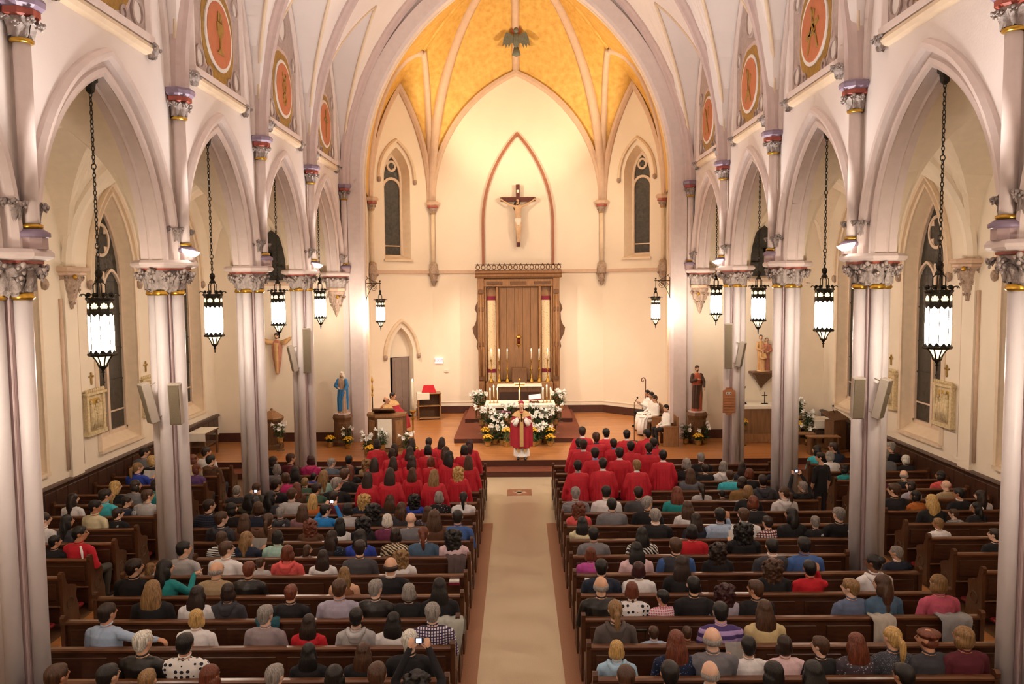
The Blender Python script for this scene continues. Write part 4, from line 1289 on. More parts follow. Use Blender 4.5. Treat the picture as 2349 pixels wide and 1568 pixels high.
def seated(turn=0, pose='lap', bare=False, sleeve='top', pitch=0.0):
    """person sitting, facing +Y, origin on the floor below the hips"""
    f = Fig(); top = 'top'
    f.ell((0, .03, .565), (.178, .150, .125), 'bottom')
    f.fru([(0, .025, .56, .165, .125), (0, .01, .70, .160, .118), (0, .0, .85, .178, .122), (0, -.005, .95, .185, .112), (0, -.005, 1.01, .150, .085), (0, 0, 1.045, .08, .065)], top, .012, 7)
    sk = 'skin' if bare else top; slv = sk if sleeve == 'top' else sleeve
    f.cap((-.125, -.005, .985), .068, (.125, -.005, .985), .068, sk); f.cap((0, -.01, 1.0), .075, (0, 0, 1.06), .056, top)
    f.cap((0, -.005, 1.04), .058, (0, .018, 1.14), .056, 'skin')
    head(f, (0, .03, 1.205), turn, pitch)
    for s in (-1, 1):
        f.cap((s * .088, .05, .535), .092, (s * .11, .43, .525), .066, 'bottom'); f.cap((s * .11, .43, .525), .062, (s * .11, .37, .10), .044, 'bottom')
        f.cap((s * .11, .35, .055), .045, (s * .115, .53, .04), .036, 'shoe')
    for s in (-1, 1):
        sh = (s * .185, -.005, .965); al = slv
        if pose == 'lap' or (pose in ('point', 'handup', 'armout') and s < 0) or (pose == 'armup_l' and s > 0):
            arm(f, sh, (s * .245, .02, .70), (s * .10, .25, .635), al, hd=(-s * .6, .6, -.1), s=s)
        elif pose == 'paper':
            arm(f, sh, (s * .235, .10, .73), (s * .13, .33, .86), al, hd=(-s * .15, .5, .7), up=(0, -1, 0), s=s)
        elif pose == 'photo':
            arm(f, sh, (s * .27, .18, .93), (s * .10, .30, 1.20), al, hd=(-s * .25, .1, 1), up=(0, -1, 0), curl=.9, s=s)
        elif pose == 'photohigh':
            arm(f, sh, (s * .24, .20, 1.10), (s * .10, .34, 1.40), al, hd=(-s * .25, .1, 1), up=(0, -1, 0), curl=.9, s=s)
        elif pose == 'point':
            arm(f, sh, (s * .27, .13, .82), (s * .22, .33, 1.0), al, hd=(.55, .45, .35), point=True, curl=1.3, s=s)
        elif pose == 'handup':
            arm(f, sh, (s * .22, .22, .86), (s * .16, .16, 1.08), al, hd=(0, .1, 1), up=(0, -1, 0), curl=.5, s=s)
        elif pose == 'armout':
            arm(f, (s * .19, -.02, .965), (s * .42, -.10, .97), (s * .66, -.12, .985), al, hd=(1, .1, -.2), s=s)
    return f


def choir(turn=0):
    """standing singer in a full pleated gown, facing +Y; head centre at 1.60"""
    f = Fig()
    f.fru([(0, 0, .03, .29, .23), (0, 0, .45, .265, .205), (0, 0, .85, .235, .18), (0, 0, 1.08, .215, .155), (0, 0, 1.24, .21, .142)], 'top', .075, 19)
    f.fru([(0, 0, 1.10, .20, .14), (0, -.005, 1.28, .212, .135), (0, -.005, 1.36, .19, .11), (0, -.005, 1.405, .14, .085), (0, 0, 1.43, .08, .07)], 'top')
    f.cap((0, 0, 1.40), .062, (0, 0, 1.445), .058, 'extra'); f.cap((0, -.005, 1.40), .056, (0, .015, 1.52), .055, 'skin')
    head(f, (0, .025, 1.585), turn)
    for s in (-1, 1):
        f.cap((s * .17, 0, 1.345), .072, (s * .245, .0, 1.10), .078, 'top'); f.cap((s * .245, 0, 1.10), .078, (s * .25, .10, .86), .095, 'top')
        hand(f, (s * .245, .12, .82), (0, .15, -1), (s * 1, 0, 0), s=s)
        f.cap((s * .09, .02, .04), .05, (s * .10, .20, .04), .042, 'shoe')
    return f


BM = {}


def body_mesh(key, fn, voxel=.0125):
    if key not in BM: BM[key] = fn().mesh('body', voxel, [SKIN[0], M_PEW, M_PEW, M_SHOE, MATS['hair_D'], M_EYE, M_LIP, M_PEW])
    return BM[key]


# ---- hair
def hair_mesh(st):
    if ('hair', st) in BM: return BM[('hair', st)]
    f = Fig(); rr = random.Random(hash(st) % 97 if False else sum(map(ord, st)))
    E_ = lambda c, r: f.ell(c, r, 'top')
    if st == 't':            # fringe round a bald crown
        for i in range(13):
            a = PI * (1.12 + .76 * 0 + (i / 12) * .76 - .0) ; a = PI + (i / 12 - 0) * PI
            E_((.073 * math.cos(a), -.012 + .088 * math.sin(a), -.02), (.022, .022, .038))
    elif st == 'h':          # beret over short hair
        E_((0, -.02, -.03), (.088, .088, .075)); E_((.01, -.015, .065), (.115, .12, .045)); E_((0, -.01, .045), (.09, .105, .05))
    else:
        E_((0, -.013, .031), (.087, .101, .091)); E_((0, -.042, -.005), (.079, .070, .080))
        if st in 'sup': E_((0, -.048, -.045), (.066, .052, .062))
        if st == 's': E_((0, .035, .075), (.06, .05, .032))
        if st == 'b': E_((0, -.026, -.045), (.099, .085, .092)); [E_((q * .072, .0, -.06), (.030, .052, .072)) for q in (-1, 1)]
        if st in ('l', 'v'):
            k = .19 if st == 'l' else .27
            E_((0, -.03, -.03), (.102, .088, .11)); E_((0, -.075, -.06 - k * .5), (.125, .058, k)); E_((0, -.098, -.10 - k), (.112, .042, k * .62))
            [E_((q * .072, -.005, -.07), (.030, .05, .09)) for q in (-1, 1)]
            for q in range(9): E_((-.10 + .025 * q, -.115 + .006 * abs(q - 4), -.13 - k * (1 + .22 * math.sin(q * 2.1))), (.017, .020, .11))
        if st == 'c':
            for i in range(150):
                a = rr.uniform(PI * .95, PI * 2.05); z = rr.uniform(-.26, .115); q = (.125 - .02 * math.cos((z + .27) * 7)) * rr.uniform(.9, 1.05) * (math.sqrt(max(.02, 1 - (z / .125) ** 2)) if z > 0 else 1)
                E_((q * math.cos(a), -.03 + q * .85 * math.sin(a), z), [rr.uniform(.016, .028)] * 3)
            E_((0, -.05, -.09), (.115, .085, .18))
        if st == 'p':
            f.chain([(0, -.10, .005), (0, -.145, -.02), (0, -.15, -.12), (.01, -.135, -.24)], [.030, .036, .036, .018], 'top')
        if st == 'u': E_((0, -.105, .055), (.055, .055, .05))
    BM[('hair', st)] = f.mesh('hair', .010, [MATS['hair_D']], 3, False)
    return BM[('hair', st)]


def setm(o, mats):
    for i, m in enumerate(mats):
        if m is None: continue
        o.material_slots[i].link = 'OBJECT'; o.material_slots[i].material = m


# ---- clothing colours: code -> (words, material)
CL = {}


def cl(code, words, col, rough=.85, bump=.25, **k):
    CL[code] = (words, mat('cloth_' + code, col, rough, var=.14, scale=9, bump=bump, bscale=24, **k))


for code, words, col in (
    ('bk', 'a black jacket', '#17161a'), ('bk2', 'a black top', '#1c1a1c'), ('lea', 'a black leather jacket', '#1e1a18'), ('nv', 'a navy top', '#1d2438'), ('nvs', 'a navy suit', '#20283a'),
    ('gy', 'a grey top', '#77757a'), ('gyp', 'a grey jacket', '#5e5f66'), ('lg', 'a pale grey sweater', '#b3b0b0'), ('ch', 'a charcoal jacket', '#3a3a40'), ('chs', 'a dark grey suit', '#4a474a'),
    ('wh', 'a white shirt', '#e6e2e2'), ('whj', 'a white jacket', '#dedada'), ('cr', 'a cream shirt', '#d8cda8'), ('rd', 'a bright red top', '#c01826'), ('pk', 'a pink top', '#d0627c'),
    ('pp', 'a pale pink top', '#e0c0c4'), ('mg', 'a magenta top', '#c02a6c'), ('bl', 'a royal blue top', '#2840a0'), ('az', 'an azure blue top', '#1f7fc8'), ('lb', 'a light blue shirt', '#a9bdd8'),
    ('lbj', 'a light blue jacket', '#a4c4dc'), ('bls', 'a blue shirt', '#3d5f9a'), ('sl', 'a slate blue sweater', '#48627c'), ('te', 'a teal top', '#1f8a8c'), ('tq', 'a turquoise top', '#3fb8c8'),
    ('mt', 'a mint green top', '#9cc0b4'), ('gn', 'a green plaid shirt', '#3c5a48'), ('ol', 'an olive jacket', '#4d4a38'), ('br', 'a brown top', '#5a3a26'), ('tn', 'a tan jacket', '#a8906e'),
    ('or', 'an orange sweater', '#b8662a'), ('co', 'a coral top', '#dc5a58'), ('pu', 'a purple top', '#5c3c70'), ('pm', 'a plum top', '#6c2848'), ('mr', 'a maroon top', '#5c1c28'),
    ('lv', 'a lavender jacket', '#a8a2b4'), ('mv', 'a mauve-grey coat', '#94868a'), ('oc', 'an orchid pink top', '#b84a9a'), ('mu', 'a mustard jacket', '#8a6638'), ('cy', 'a pale yellow jacket', '#d2bd8c'),
    ('bg', 'a brown-grey hooded sweater', '#5c524e'), ('ves', 'a charcoal vest over blue sleeves', '#34343a'), ('gb', 'a blue-grey jacket', '#5c6878'), ('tk', 'a sleeveless tan top', '#8a5a3a'),
    ('sb', 'a blue-grey sweatshirt', '#5c6884'), ('trk', 'a red and white track jacket', '#c41c2c'), ('mus', 'a dusty rose top', '#8a6468')):
    cl(code, words, col)
CL['lea'] = ('a black leather jacket', mat('cloth_leather', '#1e1a18', .38, var=.2, scale=8, bump=.5, bscale=14))
for code, words, a in (
    ('str', 'a black and white striped top', ('stripe', '#e6e2dc', '#1a1a1e', None, 9)), ('zb', 'a black and white zebra print top', ('zebra', '#e6e2dc', '#1a1a1e', None, 9)),
    ('zbt', 'a brown and cream zebra print top', ('zebra', '#d8c8a8', '#3a281e', None, 9)), ('hx', 'a black and white honeycomb print blouse', ('dots', '#e8e4e0', '#22222c', None, 17)),
    ('hx2', 'a navy and white lattice print top', ('dots', '#e8e4e4', '#1a1c2c', None, 15)), ('flo', 'a black floral print top', ('spots', '#141418', '#d8a8a8', None, 26)),
    ('fd', 'a dark blue patterned top', ('spots', '#141c2c', '#4a6888', None, 24)), ('fb', 'a navy sequinned blouse', ('spots', '#16203c', '#6a88c0', None, 40)),
    ('pld', 'a red and white plaid shirt', ('plaid', '#dccfca', '#8c2c34', '#2c2430', 7)), ('plv', 'a purple and white plaid shirt', ('plaid', '#e4dee4', '#4a3460', '#2e2444', 10)),
    ('ppl', 'a pink plaid shirt', ('plaid', '#e4b8c4', '#c45c7c', '#e8dce0', 9)), ('pbw', 'a grey checked shirt', ('plaid', '#9a9aa0', '#33333a', '#d8d8d8', 12)), ('npl', 'a dark navy plaid shirt', ('plaid', '#1c2438', '#101420', '#34405c', 8)),
    ('ps', 'a purple and white striped polo shirt', ('stripe', '#b49ad0', '#4c3a74', None, 3.2)), ('gys', 'a grey striped sweater', ('stripe', '#8e8c90', '#6c6a70', None, 14)), ('spk', 'a speckled grey sweater', ('spots', '#3e4048', '#a8a8b0', None, 90)),
    ('gpr', 'a grey patterned top', ('spots', '#4a4048', '#b0a4a8', None, 30))):
    CL[code] = (words, patmat('cloth_' + code, *a))
TROU = [mat('trouser_%d' % i, c, .85, var=.1) for i, c in enumerate(('#1c1c22', '#2a3044', '#3a3430', '#22201e', '#4a4640'))]
M_ROBE = mat('choir_robe', '#c21a2c', .7, var=.10, scale=6, bump=.2, bscale=18)
COLLAR = {'w': mat('collar_white', '#e8e4e2', .8), 'b': mat('collar_blue', '#6c8cc4', .8), 'g': mat('collar_grey', '#8c8a8a', .8), 'r': M_ROBE, 'n': mat('collar_navy', '#26304c', .8), 's': None}
HOODM = shared('hoodm', lambda: (lambda f: (f.chain([(-.10, .02, 1.05), (-.09, -.055, 1.035), (-.04, -.10, 1.0), (.04, -.10, 1.0), (.09, -.055, 1.035), (.10, .02, 1.05)], [.028, .036, .046, .046, .036, .028], 'top'), f.ell((0, -.105, .965), (.085, .035, .075), 'top'), f.mesh('hood', .012, [M_PEW], 3, False))[-1])(Fig()))
COLM = shared('colm', lambda: (lambda f: (f.chain([(.055 * math.sin(a), .006 - .058 * math.cos(a), 1.085 - .012 * math.cos(a)) for a in [2 * PI * i / 12 for i in range(13)]], [.0125] * 13, 'top'), f.mesh('collar', .008, [M_PEW], 2, False))[-1])(Fig()))


LOGOM = shared('logom', lambda: (lambda b: ([b.sweep([[(.012 + .0 + r_ * math.cos(a), 0, r_ * math.sin(a)), (.012 + (r_ - .010) * math.cos(a), 0, (r_ - .010) * math.sin(a))] for a in [PI / 2 + PI / 2 * k / 6 for k in range(7)]], closed_prof=False) for r_ in (.016, .032, .048)], b.mesh('logo', mat('logo_white', '#f0f0f0', .6)))[-1])(MB()))


def person(label, loc, rotz, group, mesh, scale, hair=None, hairc='D', headz=1.205, heady=.03, turn=0, top=None, bottom=None, skin=0, extra=None, hscale=1.0, cat='person'):
    t = thing('person', label, cat, loc, rotz, group, scale)
    o = inst(mesh, 'body', t)
    setm(o, [SKIN[skin], top, bottom, M_SHOE, MATS['hair_' + hairc], None, None, extra or top])
    if hair:
        h = inst(hair_mesh(hair), 'hair', t, (0, heady, headz), (0, 0, -math.radians(turn)), (hscale, hscale, hscale)); setm(h, [MATS['hair_' + hairc]])
    return t
# ------------------------------------------------------------------ the congregation, surveyed from the photograph: head position, hair, clothing, turn of the head
CROPS = {'A': (0, 980, 3.915), 'B': (560, 980, 3.915), 'C': (1240, 960, 3.915), 'D': (1749, 980, 3.915), 'E': (0, 1230, 4.195), 'F': (540, 1230, 3.915), 'G': (1260, 1230, 4.195), 'H': (1780, 1230, 4.128)}
CROWD = {
 'A': '''1205 250 lD gys 40;1270 215 sD gy 40;1365 295 bY bk2 45;1235 360 pL bl 40 paper;1035 530 lY bk2 50;1405 505 bD te 30;1215 520 bD gy 40;1145 600 sD tq 45;1345 610 sB lg 50;655 640 lD wh 50;905 690 sK cr 55;1175 680 sD nv 55 sleeve;
 390 820 pD wh 50;600 840 lK ch 45;1005 795 sD bk 45 logo;715 920 sK trk 55;545 1050 sK bk 45;520 980 bK gyp 40;1850 210 sD wh 50;1745 285 bA cr 40;1925 290 sK br 50 hood;1765 370 bA pu 55;2025 545 sB gyp 20;1945 580 sG ch 0;2245 640 lK ol 25 photo;1900 690 sD npl 50;
 2050 730 bK bk 30;2060 800 sB ch 30 hood;2265 830 lB br 10;2040 990 bB str 10;2165 990 lL nv 30 paper;2030 1090 sB wh 30;1645 1070 sK lg 40 collar;1945 1275 tG tn 20;2235 1270 sA lea 10;1200 1225 sD bk 50;1355 1280 lL lb 50 child;1480 1260 lK te 40 point;
 1370 1450 vL bk 0;1790 1490 lD wh 0;2030 1470 bD ch 0 hood''',
 'B': '''245 300 bD bk 40;415 275 sB mr 40;600 290 bR mg 0 hood;340 370 bG gy 0;790 315 sG gb 40;935 290 sK bk2 0;280 450 bB mg 10;480 390 lK bk 0;560 440 sK bl 20 child;650 430 lL mt 20;955 380 lA bk2 20;905 410 sB bk 20;1105 320 cL tn 0;
 810 490 sG bk 30;480 490 sL gn 10 child;180 510 sD bk 35;610 545 sD gn 40;265 620 lK ch 50;375 540 vA br 0;415 590 sB lg 0;615 640 lY or 0;790 620 sD mr 20;1080 640 cY nv 10;1310 660 lB bk2 0;1415 720 lB ch 20;1530 640 cK bl 0;1750 620 bG flo 0;2010 625 pK wh 0;
 1650 760 lB gpr 10;1900 780 lB br 0;190 720 bB nv 10;380 780 sG ch 0 hood logo;465 740 lB mus 0;710 740 sK az 30 photo;895 730 bK lg 0;1160 730 cK bk2 0;1190 850 cK bk 0;1450 830 bW pm 0;1715 820 xB gy 0;1940 800 sK bls 0;75 830 pB br 0;600 890 cA br 0;880 860 lK wh 0;
 1045 970 lK bl 0;1360 960 bD zbt 10;1610 950 pA sl -10;1910 970 cK pp 0;300 980 bK mt 0;785 980 lD fd 20;575 1095 lB gy 60 child;1040 1070 sD chs 0;1315 1200 tD bk 0 collar;1410 1150 cL wh 10;355 1120 bA co 0 hood;185 1210 sB lg 20 child;710 1180 lD wh 0;
 900 1310 lL tk 0 bare;1800 1370 lK bk 0;855 1440 sB lv 0;1180 1440 sG lea 20;1610 1470 bG bk 0;420 1480 sA bk 10''',
 'F': '''270 700 sG mv 20;660 780 lD rd 0;1085 720 sK lg 0 hood;1420 750 lK wh 0;1800 680 sG plv 10;660 1050 lK bk 0;1150 1050 lB bk 0;1565 930 sW bk 10;355 1250 sG gy 20;890 1250 bK bk 0;1285 1230 sB gy 0;1640 1290 cK bk 0 photohigh''',
 'E': '''1025 680 sD lb 20 armout;1370 930 sW lea 20;1780 1030 sK hx 10;1890 780 bY wh 0;540 1300 sB nv 20;1060 1330 sK nv 20;1390 1380 sL gy 0;2020 1340 bA br 20''',
 'C': '''285 665 sG gys 0;590 640 sK wh 10;880 660 sD chs 0;1225 660 lA te 0;1320 790 lB wh 0;305 800 cA co 0;330 930 lK cr 0;640 765 sK gy 0;960 745 sG bk 30;1030 845 sG bk 0 collar;475 1030 sK gy 0;910 1030 lK zb 0;1360 1010 bK rd 0;1400 900 lD nv 0;
 1665 840 sK lb -10 handup;1685 670 sK bk -10 child;1545 620 pD lg -10 child;1720 570 bD mu 0;1700 505 sB tq 0;1865 650 bL bk -10;1935 540 sD ch 0 hood;1910 740 bA bk -10;1350 400 bG bk 0;1440 345 sG bk 0;1515 445 sD bk 0;1345 490 lB gyp 0;1620 425 bG whj 0 hood;1755 430 lD ch 0;
 1875 490 bA bk 0;1935 860 sB wh 0;2190 660 pB whj -40 hood;2230 850 lK bk -40;1820 990 cK bk -10 paper;2090 950 sD pld -20;2080 1140 sK ch -10 collar;1215 1120 sB ves 0 sleeve;1590 1170 cD bk -10;860 1170 lK pp 0;415 1210 bA oc 0;545 1330 sK nvs 0;880 1350 bR wh 0;1265 1300 lD bk 0;2080 1320 cB bk 0''',
 'G': '''430 470 tG lea 0;770 510 bA hx2 0;1095 580 sK ppl -30 child;1340 450 sK bk 0;1700 520 cR lv 0;1965 500 sB bk -40;635 700 pL bg 0 hood;1545 720 sK ps -10;2070 700 lB cy 0;1045 920 sB lb 0 child;1385 925 sB br 0 child;535 1080 bY lbj 0 hood;1225 1000 lA fb 0;1600 940 tG gy 0;
 1955 1050 sK wh 0 paper;560 1350 sB gy 0;1160 1270 sK bk 0;1550 1250 tG lb 0;2225 1310 bK bk -20''',
 'D': '''470 200 lK tq -50;640 160 sD nv -40 handup;600 255 bG wh -45;540 540 sG bk -40 photohigh;290 350 sG nv -20;735 365 bK te -30 child;1155 100 sG bk -40;1090 230 sG gy -40;1285 290 bW bk2 -50;1270 425 tG bk -10;1050 440 bD mr -10;1600 430 bK co -40;1650 520 xB tn -40;
 1150 555 sB bk -50;1335 530 bD lv -50;1370 610 bK or -45;1575 640 lY bk -20;1785 590 sK bk -45 collar;1940 610 lD wh -50;1885 740 lK bk -60;1700 770 sB pbw -50 child;1570 860 sL wh -50 child;2085 960 sD bk -50;520 760 sG bk -20 logo;445 870 sG bk -10 logo;375 1030 sK bls -10;
 1000 1190 uK whj -40 hood;1310 1160 sG nv -40 collar;425 1260 sK rd -10 handup''',
 'H': '''710 480 sL sb -30;1010 420 lB sl -40;1540 430 bL pk -20;700 1030 sB bk -40;930 1000 vA gpr 0;1250 910 pY spk -20;1620 970 hA ch -30;1940 920 bL mr -20;180 1020 bD pp 0;290 1230 lK bk 0;1210 1310 sK bk -20''',
}
seatlist = []
for cr, txt in CROWD.items():
    ox, oy, sc_ = CROPS[cr]
    for e in txt.replace('\n', '').split(';'):
        q = e.split(); px, py = ox + float(q[0]) / sc_, oy + float(q[1]) / sc_
        child = 'child' in q; tz = 1.05 if child else 1.22
        best = None
        for k in range(15):
            p = at('Y', rowy(k) + .19, px, py)
            d = abs(p.z - tz)
            if best is None or d < best[0]: best = (d, k, p)
        k, p = best[1], best[2]
        s = -1 if p.x < 0 else 1; ax = abs(p.x)
        blk = 'nave' if (ax < 6.75 and not (ax > 6.3 and k > 13)) else 'side'
        if (s, blk, k) not in PEWS: blk = 'nave'
        x0, x1, y = PEWS[(s, blk, k)]
        seatlist.append(dict(s=s, blk=blk, k=k, x=min(max(ax, x0 + .26), x1 - .26), z=min(max(p.z, .98 if child else 1.15), 1.12 if child else 1.29), hair=q[2][0], hc=q[2][1], cl=q[3], turn=int(q[4]), fl=q[5:]))
rowsd = {}
for d in seatlist: rowsd.setdefault((d['s'], d['blk'], d['k']), []).append(d)
for key, L in rowsd.items():
    L.sort(key=lambda d: d['x']); x0, x1, y = PEWS[key]
    for _ in range(40):
        for a, c in zip(L, L[1:]):
            g = .44 - (c['x'] - a['x'])
            if g > 0: a['x'] -= g * .5; c['x'] += g * .5
        for a in L: a['x'] = min(max(a['x'], x0 + .25), x1 - .25)
POSES = {'paper': 'paper', 'photo': 'photo', 'photohigh': 'photohigh', 'point': 'point', 'handup': 'handup', 'armout': 'armout'}
PWORD = {'paper': 'reading', 'photo': 'holding a camera', 'photohigh': 'raising a camera', 'point': 'pointing', 'handup': 'hand raised', 'armout': 'arm along pew'}
M_PAPER = mat('paper', '#ece8e2', .8, var=.03)
M_CAMB = mat('camera_body', '#22242a', .35, var=.1); M_SCREEN = emat('camera_screen', '#b8ccff', 1.6)
held = []
for key in sorted(rowsd):
    s, blk, k = key; L = rowsd[key]
    if blk == 'side': L = sorted(L, key=lambda d: d['x'])
    for i, d in enumerate(L):
        pose = next((POSES[f] for f in d['fl'] if f in POSES), 'lap')
        tq_ = int(round(d['turn'] / 20.0)) * 20
        bare = 'bare' in d['fl']
        slv = 'extra' if 'sleeve' in d['fl'] else 'top'
        me = body_mesh(('sit', tq_, pose, bare, slv), lambda: seated(tq_, pose, bare, slv), .0125 if pose == 'lap' else .0095)
        w, m = CL[d['cl']]
        act = 'seated' if pose == 'lap' else PWORD[pose]
        side = SIDE[s]
        if blk == 'nave': lab = 'person in %s, %s, %s nave row %s, %s from aisle' % (w, act, side, ORD[k], ORD[i])
        else: lab = 'person in %s, %s, %s wall row %s, %s from passage' % (w, act, side, ORD[k], ORD[i])
        if len(lab.split()) > 16: lab = lab.replace('person in a ', 'person in ').replace(' and ', '-')
        sz = (d['z'] - .455) / .75; sx = sz * R.uniform(1.0, 1.12) * (1.04 if d['hair'] in 'stxh' else .99)
        yaw = -math.radians(tq_) * .22 + R.uniform(-.06, .06)
        sk = R.choice((0, 0, 0, 1, 1, 3, 3, 2)) if d['hc'] != 'K' else R.choice((0, 0, 1, 1, 2, 2, 4))
        if d['hair'] in 'xt' or d['hc'] in 'GWY': sk = R.choice((0, 3))
        hs = d['hair'] if d['hair'] != 'x' else None
        y = rowy(k) + .165
        t = person(lab, (s * d['x'], y, .455 * (1 - sz)), yaw, '%s %s pews' % (side, 'nave' if blk == 'nave' else 'side'), me, (sx, sx * .98, sz), hs, d['hc'], 1.205, .03, tq_, m, R.choice(TROU), sk, (CL['bls'][1] if d['cl'] == 'ves' else CL['pbw'][1]) if slv == 'extra' else None, R.uniform(.97, 1.04))
        if 'hood' in d['fl']: h = inst(HOODM, 'hood', t); setm(h, [m])
        if not bare: h = inst(COLM, 'collar', t); setm(h, [COLLAR['w'] if ('collar' in d['fl'] and d['cl'] != 'lg') else m])
        if pose in ('paper', 'photo', 'photohigh'): held.append((pose, t, w, i, side, k))
        if 'logo' in d['fl']: inst(LOGOM, 'logo', t, (.10, -.128, .955), (-.1, 0, 0))
        if d['cl'] == 'trk': MB().tube([(.09, -.085, 1.045), (.135, -.118, .96), (.15, -.125, .86)], [.014, .018, .012], 6).build('white_stripe', COLLAR['w'], t)
bpy.context.view_layer.update()
BOOK = MB().add([(-.15, 0, -.10), (0, .03, -.10), (.15, 0, -.10), (-.15, .0, .11), (0, .03, .11), (.15, 0, .11)], [(0, 1, 4, 3), (1, 2, 5, 4), (3, 4, 1, 0), (4, 5, 2, 1)]).mesh('leaflet', M_PAPER)
for pose, t, w, i, side, k in held:
    if pose == 'paper':
        o = inst(BOOK, 'leaflet', None, t.matrix_world @ Vector((0, .42, .95)), (-.5, 0, t.rotation_euler.z)); tag(o, 'open white leaflet held by the person in %s, %s %s row' % (w, side, ORD[k]), 'leaflet', 'leaflets')
    else:
        zz = 1.28 if pose == 'photo' else 1.49
        c = thing('camera', 'small digital camera held up by the person in %s, %s %s row' % (w, side, ORD[k]), 'camera', t.matrix_world @ Vector((0, .36, zz)), t.rotation_euler.z, 'cameras held up')
        inst(shared('cam_b', lambda: MB().bbox(-.05, .05, -.012, .012, -.032, .032, .006).mesh('camera_case', M_CAMB)), 'camera_case', c)
        inst(shared('cam_s', lambda: MB().box(-.036, .026, -.0145, -.0125, -.024, .024).mesh('screen', M_SCREEN)), 'screen', c)
        inst(shared('cam_l', lambda: MB().lathe([(.02, 0), (.02, .02), (.014, .022)], 10).xf(Matrix.Rotation(-PI / 2, 4, 'X')).mesh('lens', M_CAMB)), 'lens', c, (0, .012, 0))

# ------------------------------------------------------------------ choir in red gowns
GIRLS = '''1110 440 vD 0;1310 410 vD 0;1510 400 lB 0;1705 420 vL 0;1925 390 cY 0;1235 310 vD 0;1435 300 lD 0;1575 290 lD 0;1775 300 bA 0;1900 250 vK 20;1985 290 vB 0;1300 180 vD 0;1410 225 bD 0;1545 210 lD 0;1635 195 bK 0;1700 210 vB 55;1960 195 bK 0;1270 140 bK 0;1480 130 lD 0;1650 128 sD 0;1775 120 vD 0;2025 140 lR 15'''
BOYS = '''335 415 sK g 0;560 395 sK w 0;865 410 sL w -15;1100 320 sK w 0;490 300 sK b 0;710 300 sK w 0;965 255 sD n 0;385 225 sD w 0;610 215 sD b 0;820 240 sK r 0;1015 208 sK n 0;350 212 sK n 0;540 160 sB n 0;375 108 sD w 0;590 122 sK w 0;775 135 sK w 0;955 130 sK r -40'''
chl = []
for nm, txt, (ox, oy, q_), z0 in (('g', GIRLS, CROPS['B'], 1.55), ('b', BOYS, CROPS['C'], 1.64)):
    for e in txt.split(';'):
        q = e.split(); px, py = ox + float(q[0]) / q_, oy + float(q[1]) / q_
        best = None
        for k in range(-2, 6):
            y = rowy(k) + .48 if k >= 0 else 20.85 - .8 * (k + 1)
            p = at('Y', y, px, py); dd = abs(p.z - z0)
            if best is None or dd < best[0]: best = (dd, k, p, y)
        chl.append([nm, best[1], best[2].x, best[3], min(max(best[2].z, z0 - .10), z0 + .12), q])
for nm in 'gb':
    for k in set(c[1] for c in chl):
        L = sorted([c for c in chl if c[0] == nm and c[1] == k], key=lambda c: c[2])
        for _ in range(40):
            for a, c in zip(L, L[1:]):
                g = .44 - (c[2] - a[2])
                if g > 0: a[2] -= g / 2; c[2] += g / 2
            for a in L: a[2] = min(a[2], -1.18) if nm == 'g' else max(a[2], 1.18)
ks = {nm: sorted(set(c[1] for c in chl if c[0] == nm), reverse=True) for nm in 'gb'}
for nm in 'gb':
    for ri, k in enumerate(ks[nm]):
        L = sorted([c for c in chl if c[0] == nm and c[1] == k], key=lambda c: abs(c[2]))
        for i, (_, k_, x, y, z, q) in enumerate(L):
            if nm == 'g': col, turn = SKIN and None, int(q[3])
            else: col, turn = COLLAR[q[3]], int(q[4])
            tq_ = int(round(turn / 20.0)) * 20
            me = body_mesh(('choir', tq_), lambda: choir(tq_)); sz = z / 1.60
            lab = 'singer in a red gown, %s choir, %s row from behind, %s from the aisle' % ('left' if nm == 'g' else 'right', ORD[ri], ORD[i])
            sk = R.choice((0, 1, 3))
            person(lab, (x, y, 0), R.uniform(-.08, .08) + (-.1 if nm == 'g' else .1), '%s choir' % ('left' if nm == 'g' else 'right'), me, (sz * (.95 if nm == 'g' else 1.05), sz, sz), q[2][0], q[2][1], 1.585, .025, tq_, M_ROBE, M_ROBE, sk, SKIN[sk] if nm == 'g' else col, 1.06)

# a man standing in the right aisle
p = at('Y', rowy(1) + .5, 1880, 1057)


def stander(turn):
    f = Fig()
    f.ell((0, 0, .93), (.165, .12, .12), 'bottom')
    f.fru([(0, 0, .92, .165, .115), (0, 0, 1.08, .165, .115), (0, 0, 1.25, .19, .12), (0, -.005, 1.36, .19, .11), (0, -.005, 1.42, .14, .085), (0, 0, 1.45, .08, .065)], 'top')
    f.cap((-.13, -.005, 1.385), .066, (.13, -.005, 1.385), .066, 'top'); f.cap((0, -.005, 1.43), .052, (0, .015, 1.56), .052, 'skin'); head(f, (0, .025, 1.62), turn)
    for s in (-1, 1):
        f.cap((s * .09, 0, .90), .092, (s * .10, .02, .50), .065, 'bottom'); f.cap((s * .10, .02, .50), .06, (s * .10, -.02, .10), .045, 'bottom'); f.cap((s * .10, -.04, .05), .045, (s * .12, .16, .04), .036, 'shoe')
        f.cap((s * .19, -.005, 1.365), .062, (s * .26, -.02, 1.10), .05, 'top'); f.cap((s * .26, -.02, 1.10), .042, (s * .27, .06, .86), .032, 'skin'); hand(f, (s * .27, .06, .86), (0, .15, -1), (s, 0, 0), s=s)
    return f


person('person in a black shirt standing beside the right aisle pews', (6.82, 17.8, 0), .5, 'right side pews', body_mesh(('stand', -40), lambda: stander(-40), .0105), 1.0, 's', 'D', 1.62, .025, -40, CL['bk2'][1], TROU[0], 0)
